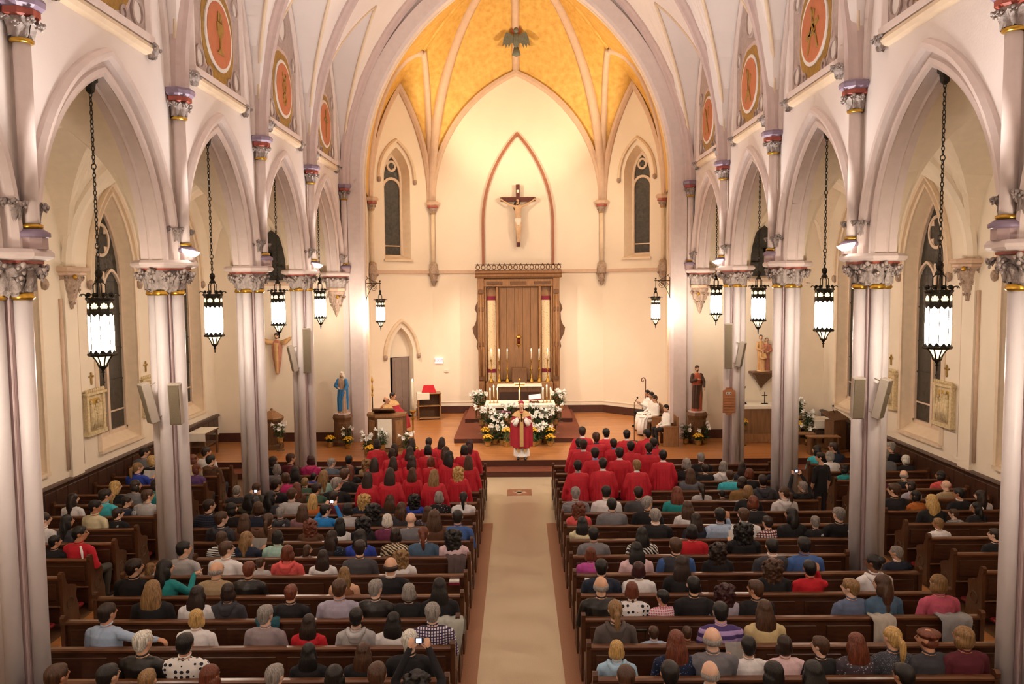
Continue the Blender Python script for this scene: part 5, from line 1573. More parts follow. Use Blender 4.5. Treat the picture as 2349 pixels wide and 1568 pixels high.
# ------------------------------------------------------------------ sanctuary furnishings
M_OAK = mat('carved_oak', '#946a44', 0.5, var=0.22, scale=4, stretch=(6, 6, 1.2), bump=.15, bscale=30)
M_OAKD = mat('carved_oak_dark', '#6a482c', 0.5, var=0.25, scale=4, stretch=(6, 6, 1.2))
M_OAKP = mat('oak_plank', '#86603f', 0.55, var=0.18, scale=2.2, stretch=(8, 8, 0.8))
M_LINEN = mat('altar_linen', '#efe6d4', .8, var=.03, bump=.1, bscale=12)
M_WAX = mat('candle_wax', '#efe4cc', .5, var=.04)
M_FLAME = emat('flame', '#ffd890', 14.0)
M_FROBE = mat('frame_red_brown', '#a3674a', .55, var=.12)
M_CROSSW = mat('cross_wood', '#5c2c20', .5, var=.2)
M_MAROON = mat('banner_maroon', '#7a1a30', .8)
M_BANN = patmat('banner_damask', 'spots', '#d8bd96', '#a88858', None, 16)
M_FOIL = mat('gold_foil', '#c8a262', .35, metal=.45, var=.3, scale=18, bump=.6, bscale=22)
M_LILY = mat('lily_white', '#f8f5ee', .6, var=.05); M_GREEN = mat('leaf_green', '#2c4a20', .6, var=.35, scale=12)
M_GREEN2 = mat('leaf_pale_green', '#4c6a34', .6, var=.3, scale=12)
M_YEL = mat('petal_yellow', '#e8b418', .6, var=.15, scale=30); M_PINKF = mat('petal_pink', '#b87890', .6, var=.2, scale=30)
M_STRAW = mat('dry_twig', '#4a3828', .8, var=.3)


def dais():
    t = struct('floor_altar_dais', 'carpeted altar steps on the sanctuary floor', 'floor')
    MB().box(-2.15, 2.15, 26.05, 32.2, PLAT, .50).build('lower_step', M_RISER, t); MB().box(-2.16, 2.16, 26.04, 32.2, .50, .506).build('lower_carpet', M_CARPET, t)
    MB().box(-1.98, 1.98, 29.1, 32.2, .506, .64).build('upper_step', M_RISER, t); MB().box(-1.99, 1.99, 29.09, 32.2, .64, .646).build('upper_carpet', M_CARPET, t)


dais()
# ---- reredos
t = thing('reredos', 'tall carved oak reredos with cresting behind the altar', 'reredos', (0.03, 0, 0))
MB().box(-1.62, 1.62, 31.95, 32.2, .65, 6.02).build('carcass', M_OAK, t)
for i in range(5):
    x0 = -.80 + .32 * i; MB().bbox(x0 + .004, x0 + .316, 31.90, 31.955, 1.75, 5.45, .008).build('plank', M_OAKP, t)
for s in (-1, 1):
    MB().bbox(s * 1.50 - .13, s * 1.50 + .13, 31.74, 31.96, .65, 5.85, .02).build('pilaster', M_OAK, t)
    MB().tube([(s * 1.50, 31.73, 1.9), (s * 1.50, 31.73, 5.2)], .05, 10).build('pilaster_shaft', M_OAK, t, True)
    for z in (1.85, 3.2, 4.6, 5.3): MB().bbox(s * 1.50 - .10, s * 1.50 + .10, 31.69, 31.75, z - .09, z + .09, .02).build('carved_boss', M_OAKD, t)
    MB().bbox(s * .85 - .05, s * .85 + .05, 31.80, 31.96, 1.7, 5.5, .015).build('stile', M_OAK, t); MB().bbox(s * 1.33 - .04, s * 1.33 + .04, 31.80, 31.96, 1.7, 5.5, .015).build('stile', M_OAK, t)
    b = MB(); mould(b, .19, .28, [(-.01, 0), (-.01, -.06), (.04, -.06), (.04, 0)], lambda u, z, d: (s * 1.09 + u, 31.93 + d, 5.22 + z), n=5); b.build('niche_head', M_OAKD, t)
    q = MB().box(s * 1.09 - .165, s * 1.09 + .165, 31.915, 31.93, 1.55, 4.98).build('banner', M_BANN, t)
    MB().box(s * 1.09 - .168, s * 1.09 + .168, 31.905, 31.932, 4.96, 5.12).build('banner_top', M_MAROON, q); MB().box(s * 1.09 - .168, s * 1.09 + .168, 31.905, 31.932, 2.05, 2.20).build('banner_foot', M_MAROON, q)
    w_ = [(1.62, 2.9), (1.70, 3.1), (1.66, 3.3), (1.82, 3.62), (1.86, 3.85), (1.78, 3.95), (1.70, 4.15), (1.68, 4.45), (1.76, 4.6), (1.72, 4.75), (1.62, 4.95)]
    MB().prism([(s * u, z) for u, z in w_], lambda u, z, d: (u, 32.0 + d, z), -.06, .06).build('scroll_wing', M_OAKD, t)
MB().bbox(-1.58, 1.58, 31.78, 31.97, 5.50, 5.80, .015).build('frieze', M_OAK, t)
for s in (-1, 0, 1): MB().bbox(s * .95 - .32, s * .95 + .32, 31.755, 31.79, 5.58, 5.70, .012).build('frieze_carving', M_OAKD, t)
MB().sweep([[(x, y, z) for y, z in ((32.2, 5.85), (31.72, 5.85), (31.66, 5.92), (31.66, 5.98), (31.58, 6.04), (31.58, 6.12), (32.2, 6.12))] for x in (-1.72, 1.72)]).build('cornice', M_OAK, t)
for i in range(16):
    x = -1.60 + 3.2 * i / 15
    rr = [[(x + (.075 + a) * math.cos(2 * PI * k / 12), 31.64 + d, 6.26 + (.085 + a) * math.sin(2 * PI * k / 12)) for a, d in ((-.018, -.02), (.018, -.02), (.018, .02), (-.018, .02))] for k in range(12)]
    MB().sweep(rr, closed_path=True).prism([(x - .03, 6.36), (x + .03, 6.36), (x, 6.43)], lambda u, z, d: (u, 31.64 + d, z), -.02, .02).build('crest_trefoil', M_OAKD, t)
MB().box(-1.70, 1.70, 31.62, 31.66, 6.12, 6.16).box(-1.70, 1.70, 31.62, 31.66, 6.35, 6.38).build('crest_rail', M_OAKD, t)
# pointed wooden frame on the wall above
t = thing('pointed_frame', 'slim red-brown pointed frame on the wall above the reredos', 'frame', (.03, 0, 0))
b = MB(); mould(b, 1.40, 3.55, [(-.045, 0), (-.045, -.07), (.055, -.07), (.055, 0)], lambda u, z, d: (u, 32.24 + d, 8.0 + z), leg=1.62, n=14); b.build('frame_moulding', M_FROBE, t)

# ---- crucifix
t = thing('crucifix', 'large dark wooden crucifix with pale corpus high on the apse wall', 'crucifix', (.04, 32.12, 0))
MB().bbox(-.075, .075, -.04, .04, 7.08, 9.55, .01).build('upright', M_CROSSW, t); MB().bbox(-.70, .70, -.045, .045, 8.88, 9.05, .01).build('crossbar', M_CROSSW, t)
MB().box(-.05, .05, -.06, -.04, 9.22, 9.33).build('title_plaque', M_LINEN, t)
f = Fig()
f.fru([(0, -.10, 8.16, .115, .085), (0, -.11, 8.32, .105, .08), (0, -.12, 8.52, .135, .09), (0, -.12, 8.66, .15, .08), (0, -.11, 8.74, .08, .06)], 'skin')
f.M = Matrix.Rotation(PI, 4, 'Z'); head(f, (0.02, .15, 8.84), -20, -.35, True); f.M = Matrix.Identity(4)
f.cap((0, -.11, 8.70), .05, (0, -.14, 8.80), .045, 'skin'); f.ell((0, -.11, 8.10), (.13, .10, .12), 'top'); f.fru([(0, -.11, 7.92, .12, .09), (0, -.11, 8.20, .125, .095)], 'top', .05, 9)
for s in (-1, 1):
    f.chain([(s * .14, -.11, 8.68), (s * .37, -.09, 8.76), (s * .62, -.07, 8.93)], [.048, .038, .026], 'skin'); hand(f, (s * .62, -.07, 8.93), (s, 0, .45), (0, -1, 0), curl=.8, s=s)
    f.chain([(s * .065, -.11, 8.02), (s * .055 + .02, -.15, 7.72), (.01 + s * .025, -.09, 7.40)], [.072, .055, .036], 'skin'); f.cap((.01 + s * .025, -.09, 7.38), .036, (.01 + s * .03, -.14, 7.27), .028, 'skin')
me = f.mesh('corpus', .011, [mat('corpus_skin', '#d8b48c', .6), M_LINEN, M_LINEN, M_SHOE, MATS['hair_D'], M_EYE, M_LIP, M_LINEN]); inst(me, 'corpus', t)
h = inst(hair_mesh('l'), 'hair', t, (-.02, -.15, 8.84), (-.3, 0, PI + .3), (1, 1, .8)); setm(h, [MATS['hair_D']])

# ---- dove on the ridge of the gilded vault
p = at('Y', 31.0, 1184, 92)
t = thing('dove_relief', 'grey winged dove relief with red halo on the gold vault', 'dove', tuple(p))
M_DOVE = mat('dove_grey', '#6f7468', .6, var=.2, scale=12)
b = MB().ball((0, 0, 0), (.13, .10, .30), 12, 8).ball((0, -.03, .36), (.10, .09, .11), 10, 7); b.lathe([(.02, -.62), (.17, -.56), (.14, -.45), (.08, -.25)], 10, (0, 0, 0), sy=.4); b.build('body', M_DOVE, t, True)
for s in (-1, 1):
    pl_ = [(.08, .12), (.25, .26), (.38, .28), (.48, .05), (.52, -.22), (.42, -.12), (.40, -.30), (.31, -.14), (.28, -.30), (.20, -.12), (.08, -.10)]
    MB().prism([(s * u, z) for u, z in pl_], lambda u, z, d: (u, d - .02, z), -.03, .03).build('wing', M_DOVE, t)
rr = [[((.15 + a) * math.cos(2 * PI * k / 16), .03 + d, .38 + (.15 + a) * math.sin(2 * PI * k / 16)) for a, d in ((-.03, -.02), (.03, -.02), (.03, .02), (-.03, .02))] for k in range(16)]
MB().sweep(rr, closed_path=True).build('halo', M_RED, t)


# ---- candles
def candle(parent, loc, h, r=.022, flame=True):
    inst(shared('cdl%.3f_%.3f' % (h, r), lambda: MB().lathe([(r, 0), (r, h), (r * .6, h + .005)], 10).mesh('candle', M_WAX, True)), 'candle', parent, loc)
    if flame: inst(shared('flm', lambda: MB().lathe([(.0, 0), (.018, .02), (.020, .04), (.010, .07), (0, .095)], 8).mesh('flame', M_FLAME, True)), 'flame', parent, (loc[0], loc[1], loc[2] + h))


t = thing('high_altar', 'dark oak rear altar with white cloth and candle shelf before the reredos', 'altar', (.04, 0, 0))
MB().bbox(-.84, .84, 30.55, 31.2, .65, 1.64, .015).build('body', M_OAKD, t); MB().bbox(-1.32, 1.32, 31.2, 31.72, .65, 1.72, .015).build('shelf', M_OAK, t)
MB().box(-.78, .78, 30.53, 30.56, .80, 1.45).build('front_panel', mat('altar_front_dark', '#3c2418', .5, var=.2), t)
MB().bbox(-.87, .87, 30.50, 31.22, 1.64, 1.68, .01).box(-.87, -.855, 30.5, 31.2, 1.0, 1.64).box(.855, .87, 30.5, 31.2, 1.0, 1.64).build('altar_cloth', M_LINEN, t)
MB().bbox(-.30, .30, 31.25, 31.7, 1.72, 2.28, .02).build('tabernacle', M_OAKD, t); MB().box(-.22, .22, 31.0, 31.2, 1.68, 1.73).build('tabernacle_cloth', M_LINEN, t)
for i, px in enumerate((1127, 1145, 1164, 1219, 1237, 1256)):
    x = at('Y', 31.4, px, 850).x
    c = thing('altar_candlestick', 'tall brass candlestick with lit candle on the rear altar, %s from the left' % ORD[i], 'candlestick', (x, 31.40, 1.72), 0, 'six rear altar candlesticks')
    inst(shared('cs6', lambda: MB().lathe([(.10, 0), (.095, .03), (.05, .12), (.03, .17), (.05, .22), (.02, .26), (.016, .45), (.045, .49), (.045, .53), (.016, .57), (.016, .82), (.04, .86), (.05, .89), (.02, .90)], 14).mesh('stick', M_BRASS, True)), 'stick', c)
    candle(c, (0, 0, .90), .34, .024)
# sanctuary lamp
p = at('Y', 31.0, 1190, 782)
t = thing('sanctuary_lamp', 'small hanging brass lamp with red glass before the reredos', 'lamp', tuple(p))
MB().lathe([(0, -.32), (.02, -.28), (.03, -.20), (.09, -.15), (.10, -.12)], 10).lathe([(.10, .12), (.13, .14), (.08, .20), (.03, .26)], 10).build('bowl', M_BRASS, t, True)
for i in range(4): a = i * PI / 2 + .78; MB().tube([(.085 * math.cos(a), .085 * math.sin(a), -.12), (.085 * math.cos(a), .085 * math.sin(a), .12)], .014, 6).build('bar', M_BRASS, t)
MB().lathe([(.06, -.11), (.065, 0), (.06, .11)], 10).build('red_glass', mat('ruby_glass', '#6c1418', .2), t, True)
for s in (-1, 1): MB().tube([(s * .09, 0, .15), (s * .02, 0, .62)], .006, 4).build('chain', M_BRASS, t)
MB().tube([(0, 0, .6), (0, .85, 2.0)], .006, 4).build('wire', M_BRASS, t)

# ---- front altar
t = thing('altar', 'broad altar with white linen top behind the flowers', 'altar', (.05, 0, 0))
MB().bbox(-1.02, 1.02, 27.40, 28.25, .507, 1.32, .015).build('body', M_OAKD, t)
M_PAN = patmat('altar_panel_stone', 'spots', '#8f8474', '#b8ab98', None, 40)
for s in (-1, 1): MB().bbox(s * .72 - .24, s * .72 + .24, 27.36, 27.41, .62, 1.26, .01).build('front_panel', M_PAN, t)
MB().bbox(-1.20, 1.20, 27.25, 28.38, 1.32, 1.42, .012).build('mensa', M_OAK, t); MB().bbox(-1.22, 1.22, 27.23, 28.40, 1.415, 1.432, .005).build('altar_cloth', M_LINEN, t)
MB().box(-1.215, 1.215, 27.22, 27.235, 1.34, 1.43).build('cloth_edge', M_LINEN, t)
for s in (-1, 1):
    c = thing('candelabrum', 'brass three-branch candelabrum with lit candles on the %s of the altar' % SIDE[s], 'candelabrum', (.06 + s * .93, 27.75, 1.432), 0, 'altar candelabra')
    for k, (dx, hh) in enumerate(((-.13, .12), (0, .22), (.13, .12))):
        b = MB().lathe([(.05, 0), (.045, .01), (.012, .03), (.010, hh - .03), (.035, hh - .01), (.03, hh)], 10, (dx, 0, 0)); b.build('branch', M_BRASS, c, True); candle(c, (dx, 0, hh), .34, .022)
    MB().tube([(-.13 + .26 * i / 12, 0, .02 + .07 * (1 - abs(((i / 6) % 1) * 2 - 1) ** 2) * -1 + .07) for i in range(13)], .009, 6).build('link', M_BRASS, c)
c = thing('altar_cross', 'small gold cross on a stand at the middle of the altar', 'cross', (.04, 27.95, 1.432))
MB().lathe([(.08, 0), (.07, .03), (.02, .06), (.015, .16), (.03, .2), (.012, .24), (.012, .34)], 12).build('stand', M_BRASS, c, True)
b = MB().bbox(-.018, .018, -.012, .012, .34, .80, .004).bbox(-.15, .15, -.012, .012, .60, .635, .004)
for (x, z) in ((-.15, .617), (.15, .617), (0, .80)): b.ball((x, 0, z), (.035, .014, .035), 8, 5)
b.build('cross_arms', M_GOLD, c)
c = thing('altar_candle', 'lit white candle standing before the altar cross', 'candle', (.03, 27.62, 1.432)); inst(shared('cbase', lambda: MB().lathe([(.06, 0), (.05, .02), (.02, .05), (.035, .07)], 10).mesh('holder', M_BRASS, True)), 'holder', c); candle(c, (0, 0, .07), .34, .028)
c = thing('missal', 'open missal with red edge on a dark stand on the altar', 'book', (.55, 27.75, 1.432), 0)
MB().bbox(-.18, .18, -.12, .12, 0, .05, .01).tube([(-.12, 0, .04), (-.12, .08, .16)], .012, 6).tube([(.12, 0, .04), (.12, .08, .16)], .012, 6).build('stand', M_OAKD, c)
x = MB().bbox(-.22, .22, -.15, .15, -.02, .02, .008); x.xf(Matrix.Translation((0.02, .03, .19)) @ Matrix.Rotation(.45, 4, 'X') @ Matrix.Rotation(-.12, 4, 'Y')); x.build('cover', mat('missal_red', '#a8323a', .5), c)
x = MB().bbox(-.21, .21, -.14, .14, -.0, .026, .008); x.xf(Matrix.Translation((0.02, .02, .20)) @ Matrix.Rotation(.45, 4, 'X') @ Matrix.Rotation(-.12, 4, 'Y')); x.build('pages', M_PAPER, c)

# ------------------------------------------------------------------ flowers
def petal_trumpet(n=6, L=.10, w=.05):
    b = MB()
    for i in range(n):
        a = 2 * PI * i / n; ca, sa = math.cos(a), math.sin(a)
        pts = []
        for (r, z, ww) in ((.010, 0, .010), (.022, .06, .022), (.045, .10, .026), (.085, .115, .004)):
            for q in (-1, 1): pts.append((r * ca - q * ww * sa, r * sa + q * ww * ca, z))
        b.add(pts, [(2 * k, 2 * k + 1, 2 * k + 3, 2 * k + 2) for k in range(3)])
    return b


TRUMP = petal_trumpet().mesh('blossom', M_LILY)


def leafstrip(b, p0, d, L, w, droop, mi=0):
    p0 = Vector(p0); d = Vector(d).normalized(); sd = d.cross(Vector((0, 0, 1))); sd = sd.normalized() if sd.length > 1e-3 else Vector((1, 0, 0))
    pts = []
    for k, ww in enumerate((.35, 1.0, .75, .05)):
        t_ = k / 3; c_ = p0 + d * L * t_ + Vector((0, 0, -droop * t_ * t_))
        pts += [c_ - sd * w * ww, c_ + sd * w * ww]
    b.add(pts, [(2 * k, 2 * k + 1, 2 * k + 3, 2 * k + 2) for k in range(3)], mi)


def foliage(seed, h, n, w=.02, L=.18, stems=3):
    rr = random.Random(seed); b = MB()
    for i in range(stems):
        a = 2 * PI * i / stems; b.tube([(0.03 * math.cos(a), .03 * math.sin(a), 0), (.07 * math.cos(a), .07 * math.sin(a), h)], .007, 4)
    for i in range(n):
        a = rr.uniform(0, 2 * PI); z = h * rr.uniform(.02, .92); q = rr.uniform(.02, .07)
        leafstrip(b, (q * math.cos(a), q * math.sin(a), z), (math.cos(a), math.sin(a), rr.uniform(.1, .9)), L * rr.uniform(.7, 1.2), w * rr.uniform(.8, 1.2), L * .4)
    return b


FOL = [foliage(i, .44, 110, .024, .19).mesh('foliage', M_GREEN) for i in range(3)]
POT = MB().lathe([(.075, 0), (.085, .03), (.10, .15), (.115, .16), (.105, .17), (.09, .155), (.0, .15)], 14).mesh('pot', M_FOIL, True)
FLN = [0]


def lily(label, loc, seed=0, s=1.0, group='potted lilies'):
    t = thing('potted_lily', label, 'flowers', loc, R.uniform(0, 6), group, s); rr = random.Random(seed)
    inst(POT, 'pot', t); inst(FOL[seed % 3], 'foliage', t, (0, 0, .14))
    n = rr.randint(5, 8)
    for i in range(n):
        a = 2 * PI * i / n + rr.uniform(-.3, .3); q = rr.uniform(.04, .17); z = .55 + rr.uniform(-.10, .10)
        o = inst(TRUMP, 'blossom', t, (q * math.cos(a), q * math.sin(a), z), (rr.uniform(.8, 1.6), 0, a - PI / 2 + rr.uniform(-.3, .3)), (1.02,) * 3)
        o.rotation_euler = (Vector((math.cos(a), math.sin(a), rr.uniform(-.25, .5)))).to_track_quat('Z', 'Y').to_euler()
    return t


MUMB = MB()
for i in range(9):
    a = 2 * PI * i / 9; MUMB.add([(0, 0, .012), (.030 * math.cos(a - .3), .03 * math.sin(a - .3), .010), (.042 * math.cos(a), .042 * math.sin(a), -.002), (.030 * math.cos(a + .3), .03 * math.sin(a + .3), .010)], [(0, 1, 2, 3)])
MUMB.ball((0, 0, .008), (.03, .03, .014), 8, 4)
MUM = MUMB.mesh('blossom', M_YEL); MUMP = MUMB.mesh('blossom', M_PINKF)
FOLM = [foliage(20 + i, .16, 60, .025, .12, 5).mesh('foliage', M_GREEN) for i in range(2)]
FOLD = foliage(33, .34, 40, .010, .26, 8).mesh('foliage', M_GREEN2)


def mums(label, loc, seed=0, s=1.0, pink=False, tall=False, group='potted chrysanthemums'):
    t = thing('potted_daffodils' if tall else 'potted_chrysanthemum', label, 'flowers', loc, R.uniform(0, 6), group if not tall else 'potted daffodils', s); rr = random.Random(seed)
    inst(POT, 'pot', t, (0, 0, 0), (0, 0, 0), (1.1, 1.1, 1)); inst(FOLD if tall else FOLM[seed % 2], 'foliage', t, (0, 0, .14))
    z0 = .50 if tall else .27
    for i in range(22):
        a = i * 2.4; q = .165 * math.sqrt((i + .5) / 22); z = z0 + .10 * (1 - (q / .17) ** 2) + rr.uniform(-.015, .015)
        d = Vector((math.cos(a) * q * 5, math.sin(a) * q * 5, 1)); inst(MUMP if pink else MUM, 'blossom', t, (q * math.cos(a), q * math.sin(a), z), d.to_track_quat('Z', 'Y').to_euler())
    return t


def stand(label, loc, h, r=.12):
    t = thing('plant_stand', label, 'stand', loc, 0, 'plant stands')
    inst(shared('ps%.2f' % h, lambda: MB().lathe([(r, h - .025), (r, h), (0, h)], 12).lathe([(.03, 0), (.03, h - .02)], 8).lathe([(.13, 0), (.12, .02), (.03, .03)], 12).mesh('stand_top', M_OAKD)), 'stand_top', t)


# (kind, px of bloom, py of bloom, Y, base z, where)
FLW = [('l', 1105, 898, 29.0, 1.02, 'left behind the altar, on a stand'), ('l', 1092, 908, 29.2, .98, 'far left behind the altar, on a stand'), ('l', 1272, 893, 29.0, 1.02, 'right behind the altar, on a stand'), ('l', 1286, 903, 29.2, .98, 'far right behind the altar, on a stand'),
       ('l', 1106, 936, 27.0, .80, 'at the left altar corner'), ('l', 1122, 942, 26.7, .72, 'below the left end of the altar'), ('l', 1136, 948, 26.5, .66, 'left altar front, inner upper row'), ('l', 1242, 945, 26.5, .66, 'right altar front, inner upper row'), ('l', 1257, 940, 26.7, .72, 'below the right end of the altar'), ('l', 1274, 934, 27.0, .80, 'at the right altar corner'),
       ('p', 1161, 947, 26.9, .95, 'left of the bishop, pink'), ('l', 1148, 955, 26.4, .60, 'left front, middle row'), ('l', 1230, 953, 26.4, .60, 'right front, middle row'), ('l', 1168, 940, 27.0, .85, 'centre altar front, left'), ('l', 1222, 938, 27.0, .85, 'centre altar front, right'),
       ('l', 1136, 974, 25.85, PLAT, 'left front floor row'), ('l', 1152, 980, 25.75, PLAT, 'left front floor row, inner'), ('l', 1236, 977, 25.85, PLAT, 'right front floor row'), ('l', 1228, 984, 25.6, PLAT, 'right front floor row, inner'), ('l', 1253, 973, 25.95, PLAT, 'right front floor row, outer'),
       ('m', 1114, 982, 25.9, .52, 'yellow, upper left of the front group'), ('m', 1119, 1001, 25.55, PLAT, 'yellow, lower left of the front group'), ('m', 1263, 980, 25.9, .52, 'yellow, upper right of the front group'), ('m', 1262, 996, 25.5, PLAT, 'yellow, lower right of the front group'), ('d', 1163, 993, 25.45, PLAT, 'left of the bishop'), ('d', 1222, 990, 25.45, PLAT, 'right of the bishop')]
for i, (kd, px, py, Y, bz, wh_) in enumerate(FLW):
    p = at('Y', Y, px, py)
    hb = {'l': .72, 'p': .47, 'm': .47, 'd': .72}[kd]; s_ = 1.05
    z = bz
    if bz > PLAT + .02: stand('small wooden stand under the flowers %s' % wh_.replace('yellow, ', ''), (p.x, Y, (.507 if Y > 26.05 else PLAT)), max(.03, bz - (.507 if Y > 26.05 else PLAT)))
    if Y > 29.1 and False: pass
    if kd == 'l': lily('white lily in gold foil, %s' % wh_, (p.x, Y, z), i, s_)
    elif kd == 'p': mums('hydrangea pot %s' % wh_, (p.x, Y, z), i, 1.0, True)
    elif kd == 'm': mums('chrysanthemum pot, %s' % wh_, (p.x, Y, z), i, 1.0)
    else: mums('yellow daffodils in a foil pot, %s' % wh_, (p.x, Y, z), i, 1.0, False, True)
for (kd, X, Y, z, lab) in (
    ('l', -5.62, 25.75, PLAT, 'white lily at the foot of the blue-cloaked statue'), ('m', -6.15, 25.6, PLAT, 'yellow chrysanthemum pot left of the blue-cloaked statue'), ('m', -5.5, 25.35, PLAT, 'yellow chrysanthemum pot right of the blue-cloaked statue'),
    ('l', 5.45, 25.75, PLAT, 'white lily left of the brown-cloaked statue'), ('l', 6.05, 25.75, PLAT, 'white lily right of the brown-cloaked statue'), ('m', 5.78, 25.45, PLAT, 'yellow chrysanthemum pot before the brown-cloaked statue'),
    ('l', -7.62, 25.1, .62, 'white lily on a stand beside the wooden font'), ('l', -4.25, 24.45, .50, 'white lily before the white panel of the ambo'), ('l', -4.72, 24.4, PLAT, 'white lily at the left foot of the ambo'), ('l', -3.5, 24.5, PLAT, 'white lily at the right foot of the ambo'), ('m', -4.55, 24.0, PLAT, 'yellow chrysanthemum pot in front of the ambo'),
    ('l', 8.98, 25.35, 1.20, 'white lily on top of the tiered stand by the side altar'), ('l', 9.22, 25.2, .85, 'white lily on the middle of the tiered stand'), ('l', 9.15, 25.0, .45, 'white lily low on the tiered stand'), ('m', 8.85, 25.1, .80, 'yellow chrysanthemum pot right of the side altar'), ('m', 7.18, 25.35, .85, 'yellow chrysanthemum pot left of the side altar')):
    (lily if kd == 'l' else mums)(lab, (X, Y, z), int(abs(X * 10)), 1.0)
stand('wooden stand with a lily beside the font', (-7.62, 25.1, PLAT), .26); stand('low stand before the ambo', (-4.25, 24.45, PLAT), .14); stand('slim stand left of the side altar', (7.18, 25.35, PLAT), .49)
t = thing('tiered_plant_stand', 'tiered metal plant stand with lilies beside the side altar', 'stand', (9.05, 25.15, PLAT))
for (x, y, h_) in ((-.07, .2, .84), (.17, .05, .49), (.10, -.15, .09), (-.20, -.05, .44)): MB().lathe([(.12, h_ - .02), (.12, h_), (0, h_)], 12, (x, y, 0)).tube([(x, y, 0), (x, y, h_ - .02)], .014, 6).build('tier', M_IRON, t)

# ------------------------------------------------------------------ statues
def statue(label, name, loc, rot, mesh, hair, hc, hz, hy, mats_, skin, sc_=1.0, extra=None):
    t = thing(name, label, 'statue', loc, rot, None, sc_); o = inst(mesh, 'figure', t); setm(o, [skin, mats_[0], mats_[1], M_SHOE, MATS['hair_' + hc], None, None, mats_[2]])
    if hair: h = inst(hair_mesh(hair), 'hair', t, (0, hy, hz)); setm(h, [MATS['hair_' + hc] if not extra else extra])
    return t


def draped(turn, arms, mantle=True, beard=False):
    """standing draped figure, feet at 0, head centre 1.60, facing +Y"""
    f = Fig()
    f.fru([(0, 0, .0, .20, .16), (0, 0, .25, .19, .15), (0, 0, .7, .175, .14), (0, 0, 1.0, .165, .125), (0, 0, 1.22, .18, .12)], 'bottom', .07, 9)
    f.fru([(0, 0, 1.0, .165, .115), (0, 0, 1.25, .185, .12), (0, -.005, 1.36, .17, .105), (0, 0, 1.43, .075, .065)], 'extra')
    if mantle:
        f.fru([(-.04, -.06, .14, .19, .10), (-.04, -.06, .6, .20, .12), (-.03, -.06, 1.0, .20, .11), (0, -.05, 1.3, .205, .10), (0, -.03, 1.40, .12, .08)], 'top', .06, 11)
        f.fru([(.05, .05, .10, .14, .14), (.05, .05, .55, .15, .125), (0, .04, .98, .165, .105)], 'top', .08, 9)
    f.cap((0, 0, 1.40), .05, (0, .015, 1.53), .048, 'skin'); head(f, (0, .025, 1.60), turn, 0, beard)
    for s, (el, wr, hd_) in zip((-1, 1), arms):
        f.cap((s * .16, 0, 1.35), .075, el, .075, 'top'); f.cap(el, .07, wr, .05, 'top'); hand(f, wr, hd_, (0, 0, 1), s=s)
    return f


M_BLUEM = mat('mantle_blue', '#2f78b0', .6, var=.12, scale=8); M_DRESS = mat('dress_tan', '#b8987c', .6, var=.12); M_STSK = mat('statue_skin', '#d2a884', .55)
M_BRM = mat('mantle_brown', '#4a3020', .6, var=.2); M_ORT = mat('tunic_orange', '#b85a3c', .6, var=.15); M_VEIL = mat('veil_white', '#e8dfd0', .6)
me = draped(0, (((-.25, .10, 1.12), (-.20, .25, .98), (-.4, .6, -.5)), ((.25, .08, 1.12), (.12, .20, 1.06), (-.6, .5, .1)))).mesh('figure', .012, [M_STSK] + [M_PEW] * 7)
ps = {}


def pedestal(label, x, y, w, h):
    t = thing('pedestal', label, 'pedestal', (x, y, PLAT), 0, 'statue pedestals')
    MB().lathe([(w * 1.08, 0), (w * 1.08, .12), (w, .16), (w * .95, .2), (w * .95, h - .22), (w * 1.02, h - .18), (w * 1.1, h - .10), (w * 1.05, h - .04), (w * 1.0, h)], 8, a0=PI / 8).build('body', M_OAKD, t)
    MB().lathe([(w * .85, h), (w * .85, h + .035), (0, h + .035)], 8, a0=PI / 8).build('slab', M_MAUVE, t)
    for k in range(8):
        a = k * PI / 4; MB().bbox(-w * .26, w * .26, -.01, .012, .26, h - .28, .008).xf(Matrix.Rotation(a - PI / 2, 4, 'Z') @ Matrix.Translation((0, w * .885, 0))).build('panel', M_OAKD, t)


pedestal('octagonal oak pedestal under the blue-cloaked statue', -5.80, 25.98, .30, 1.02); pedestal('octagonal oak pedestal under the brown-cloaked statue', 5.84, 25.98, .32, 1.00)
t = statue('painted statue in a blue cloak and white veil on a pedestal', 'statue', (-5.80, 25.98, 1.415), PI - .15, me, 'l', 'B', 1.60, .025, (M_BLUEM, M_DRESS, M_DRESS), M_STSK, .80, M_VEIL)
me = draped(0, (((-.24, .08, 1.10), (-.20, .22, .92), (0, .5, -.6)), ((.25, .10, 1.14), (.08, .22, 1.20), (-.6, .3, .3))), True, True).mesh('figure', .012, [M_STSK] + [M_PEW] * 7)
t = statue('painted bearded statue in a brown cloak over an orange tunic', 'statue', (5.84, 25.98, 1.395), PI + .15, me, 's', 'B', 1.60, .025, (M_BRM, M_ORT, M_ORT), M_STSK, .87)
# risen figure on the end wall
f = Fig()
f.fru([(0, 0, .0, .05, .05), (0, 0, .12, .085, .07), (0, 0, .6, .16, .10), (0, 0, 1.05, .20, .11), (0, 0, 1.25, .18, .10), (0, 0, 1.33, .08, .07)], 'top', .05, 9)
f.fru([(0, .04, .03, .05, .05), (0, .05, .6, .085, .08), (0, .05, 1.22, .11, .08)], 'bottom', .04, 7)
f.cap((0, 0, 1.30), .05, (0, .01, 1.42), .048, 'skin'); head(f, (0, .02, 1.49), 0, 0, True)
for s in (-1, 1): f.chain([(s * .15, 0, 1.24), (s * .34, .04, 1.26), (s * .54, .06, 1.40)], [.08, .10, .055], 'bottom'); hand(f, (s * .56, .06, 1.42), (s, .1, .5), (0, 0, 1), curl=.3, s=s)
M_CAR1 = mat('carved_pink_robe', '#b4745a', .6, var=.15); M_CAR2 = mat('carved_tan_robe', '#cfa26c', .6, var=.12)
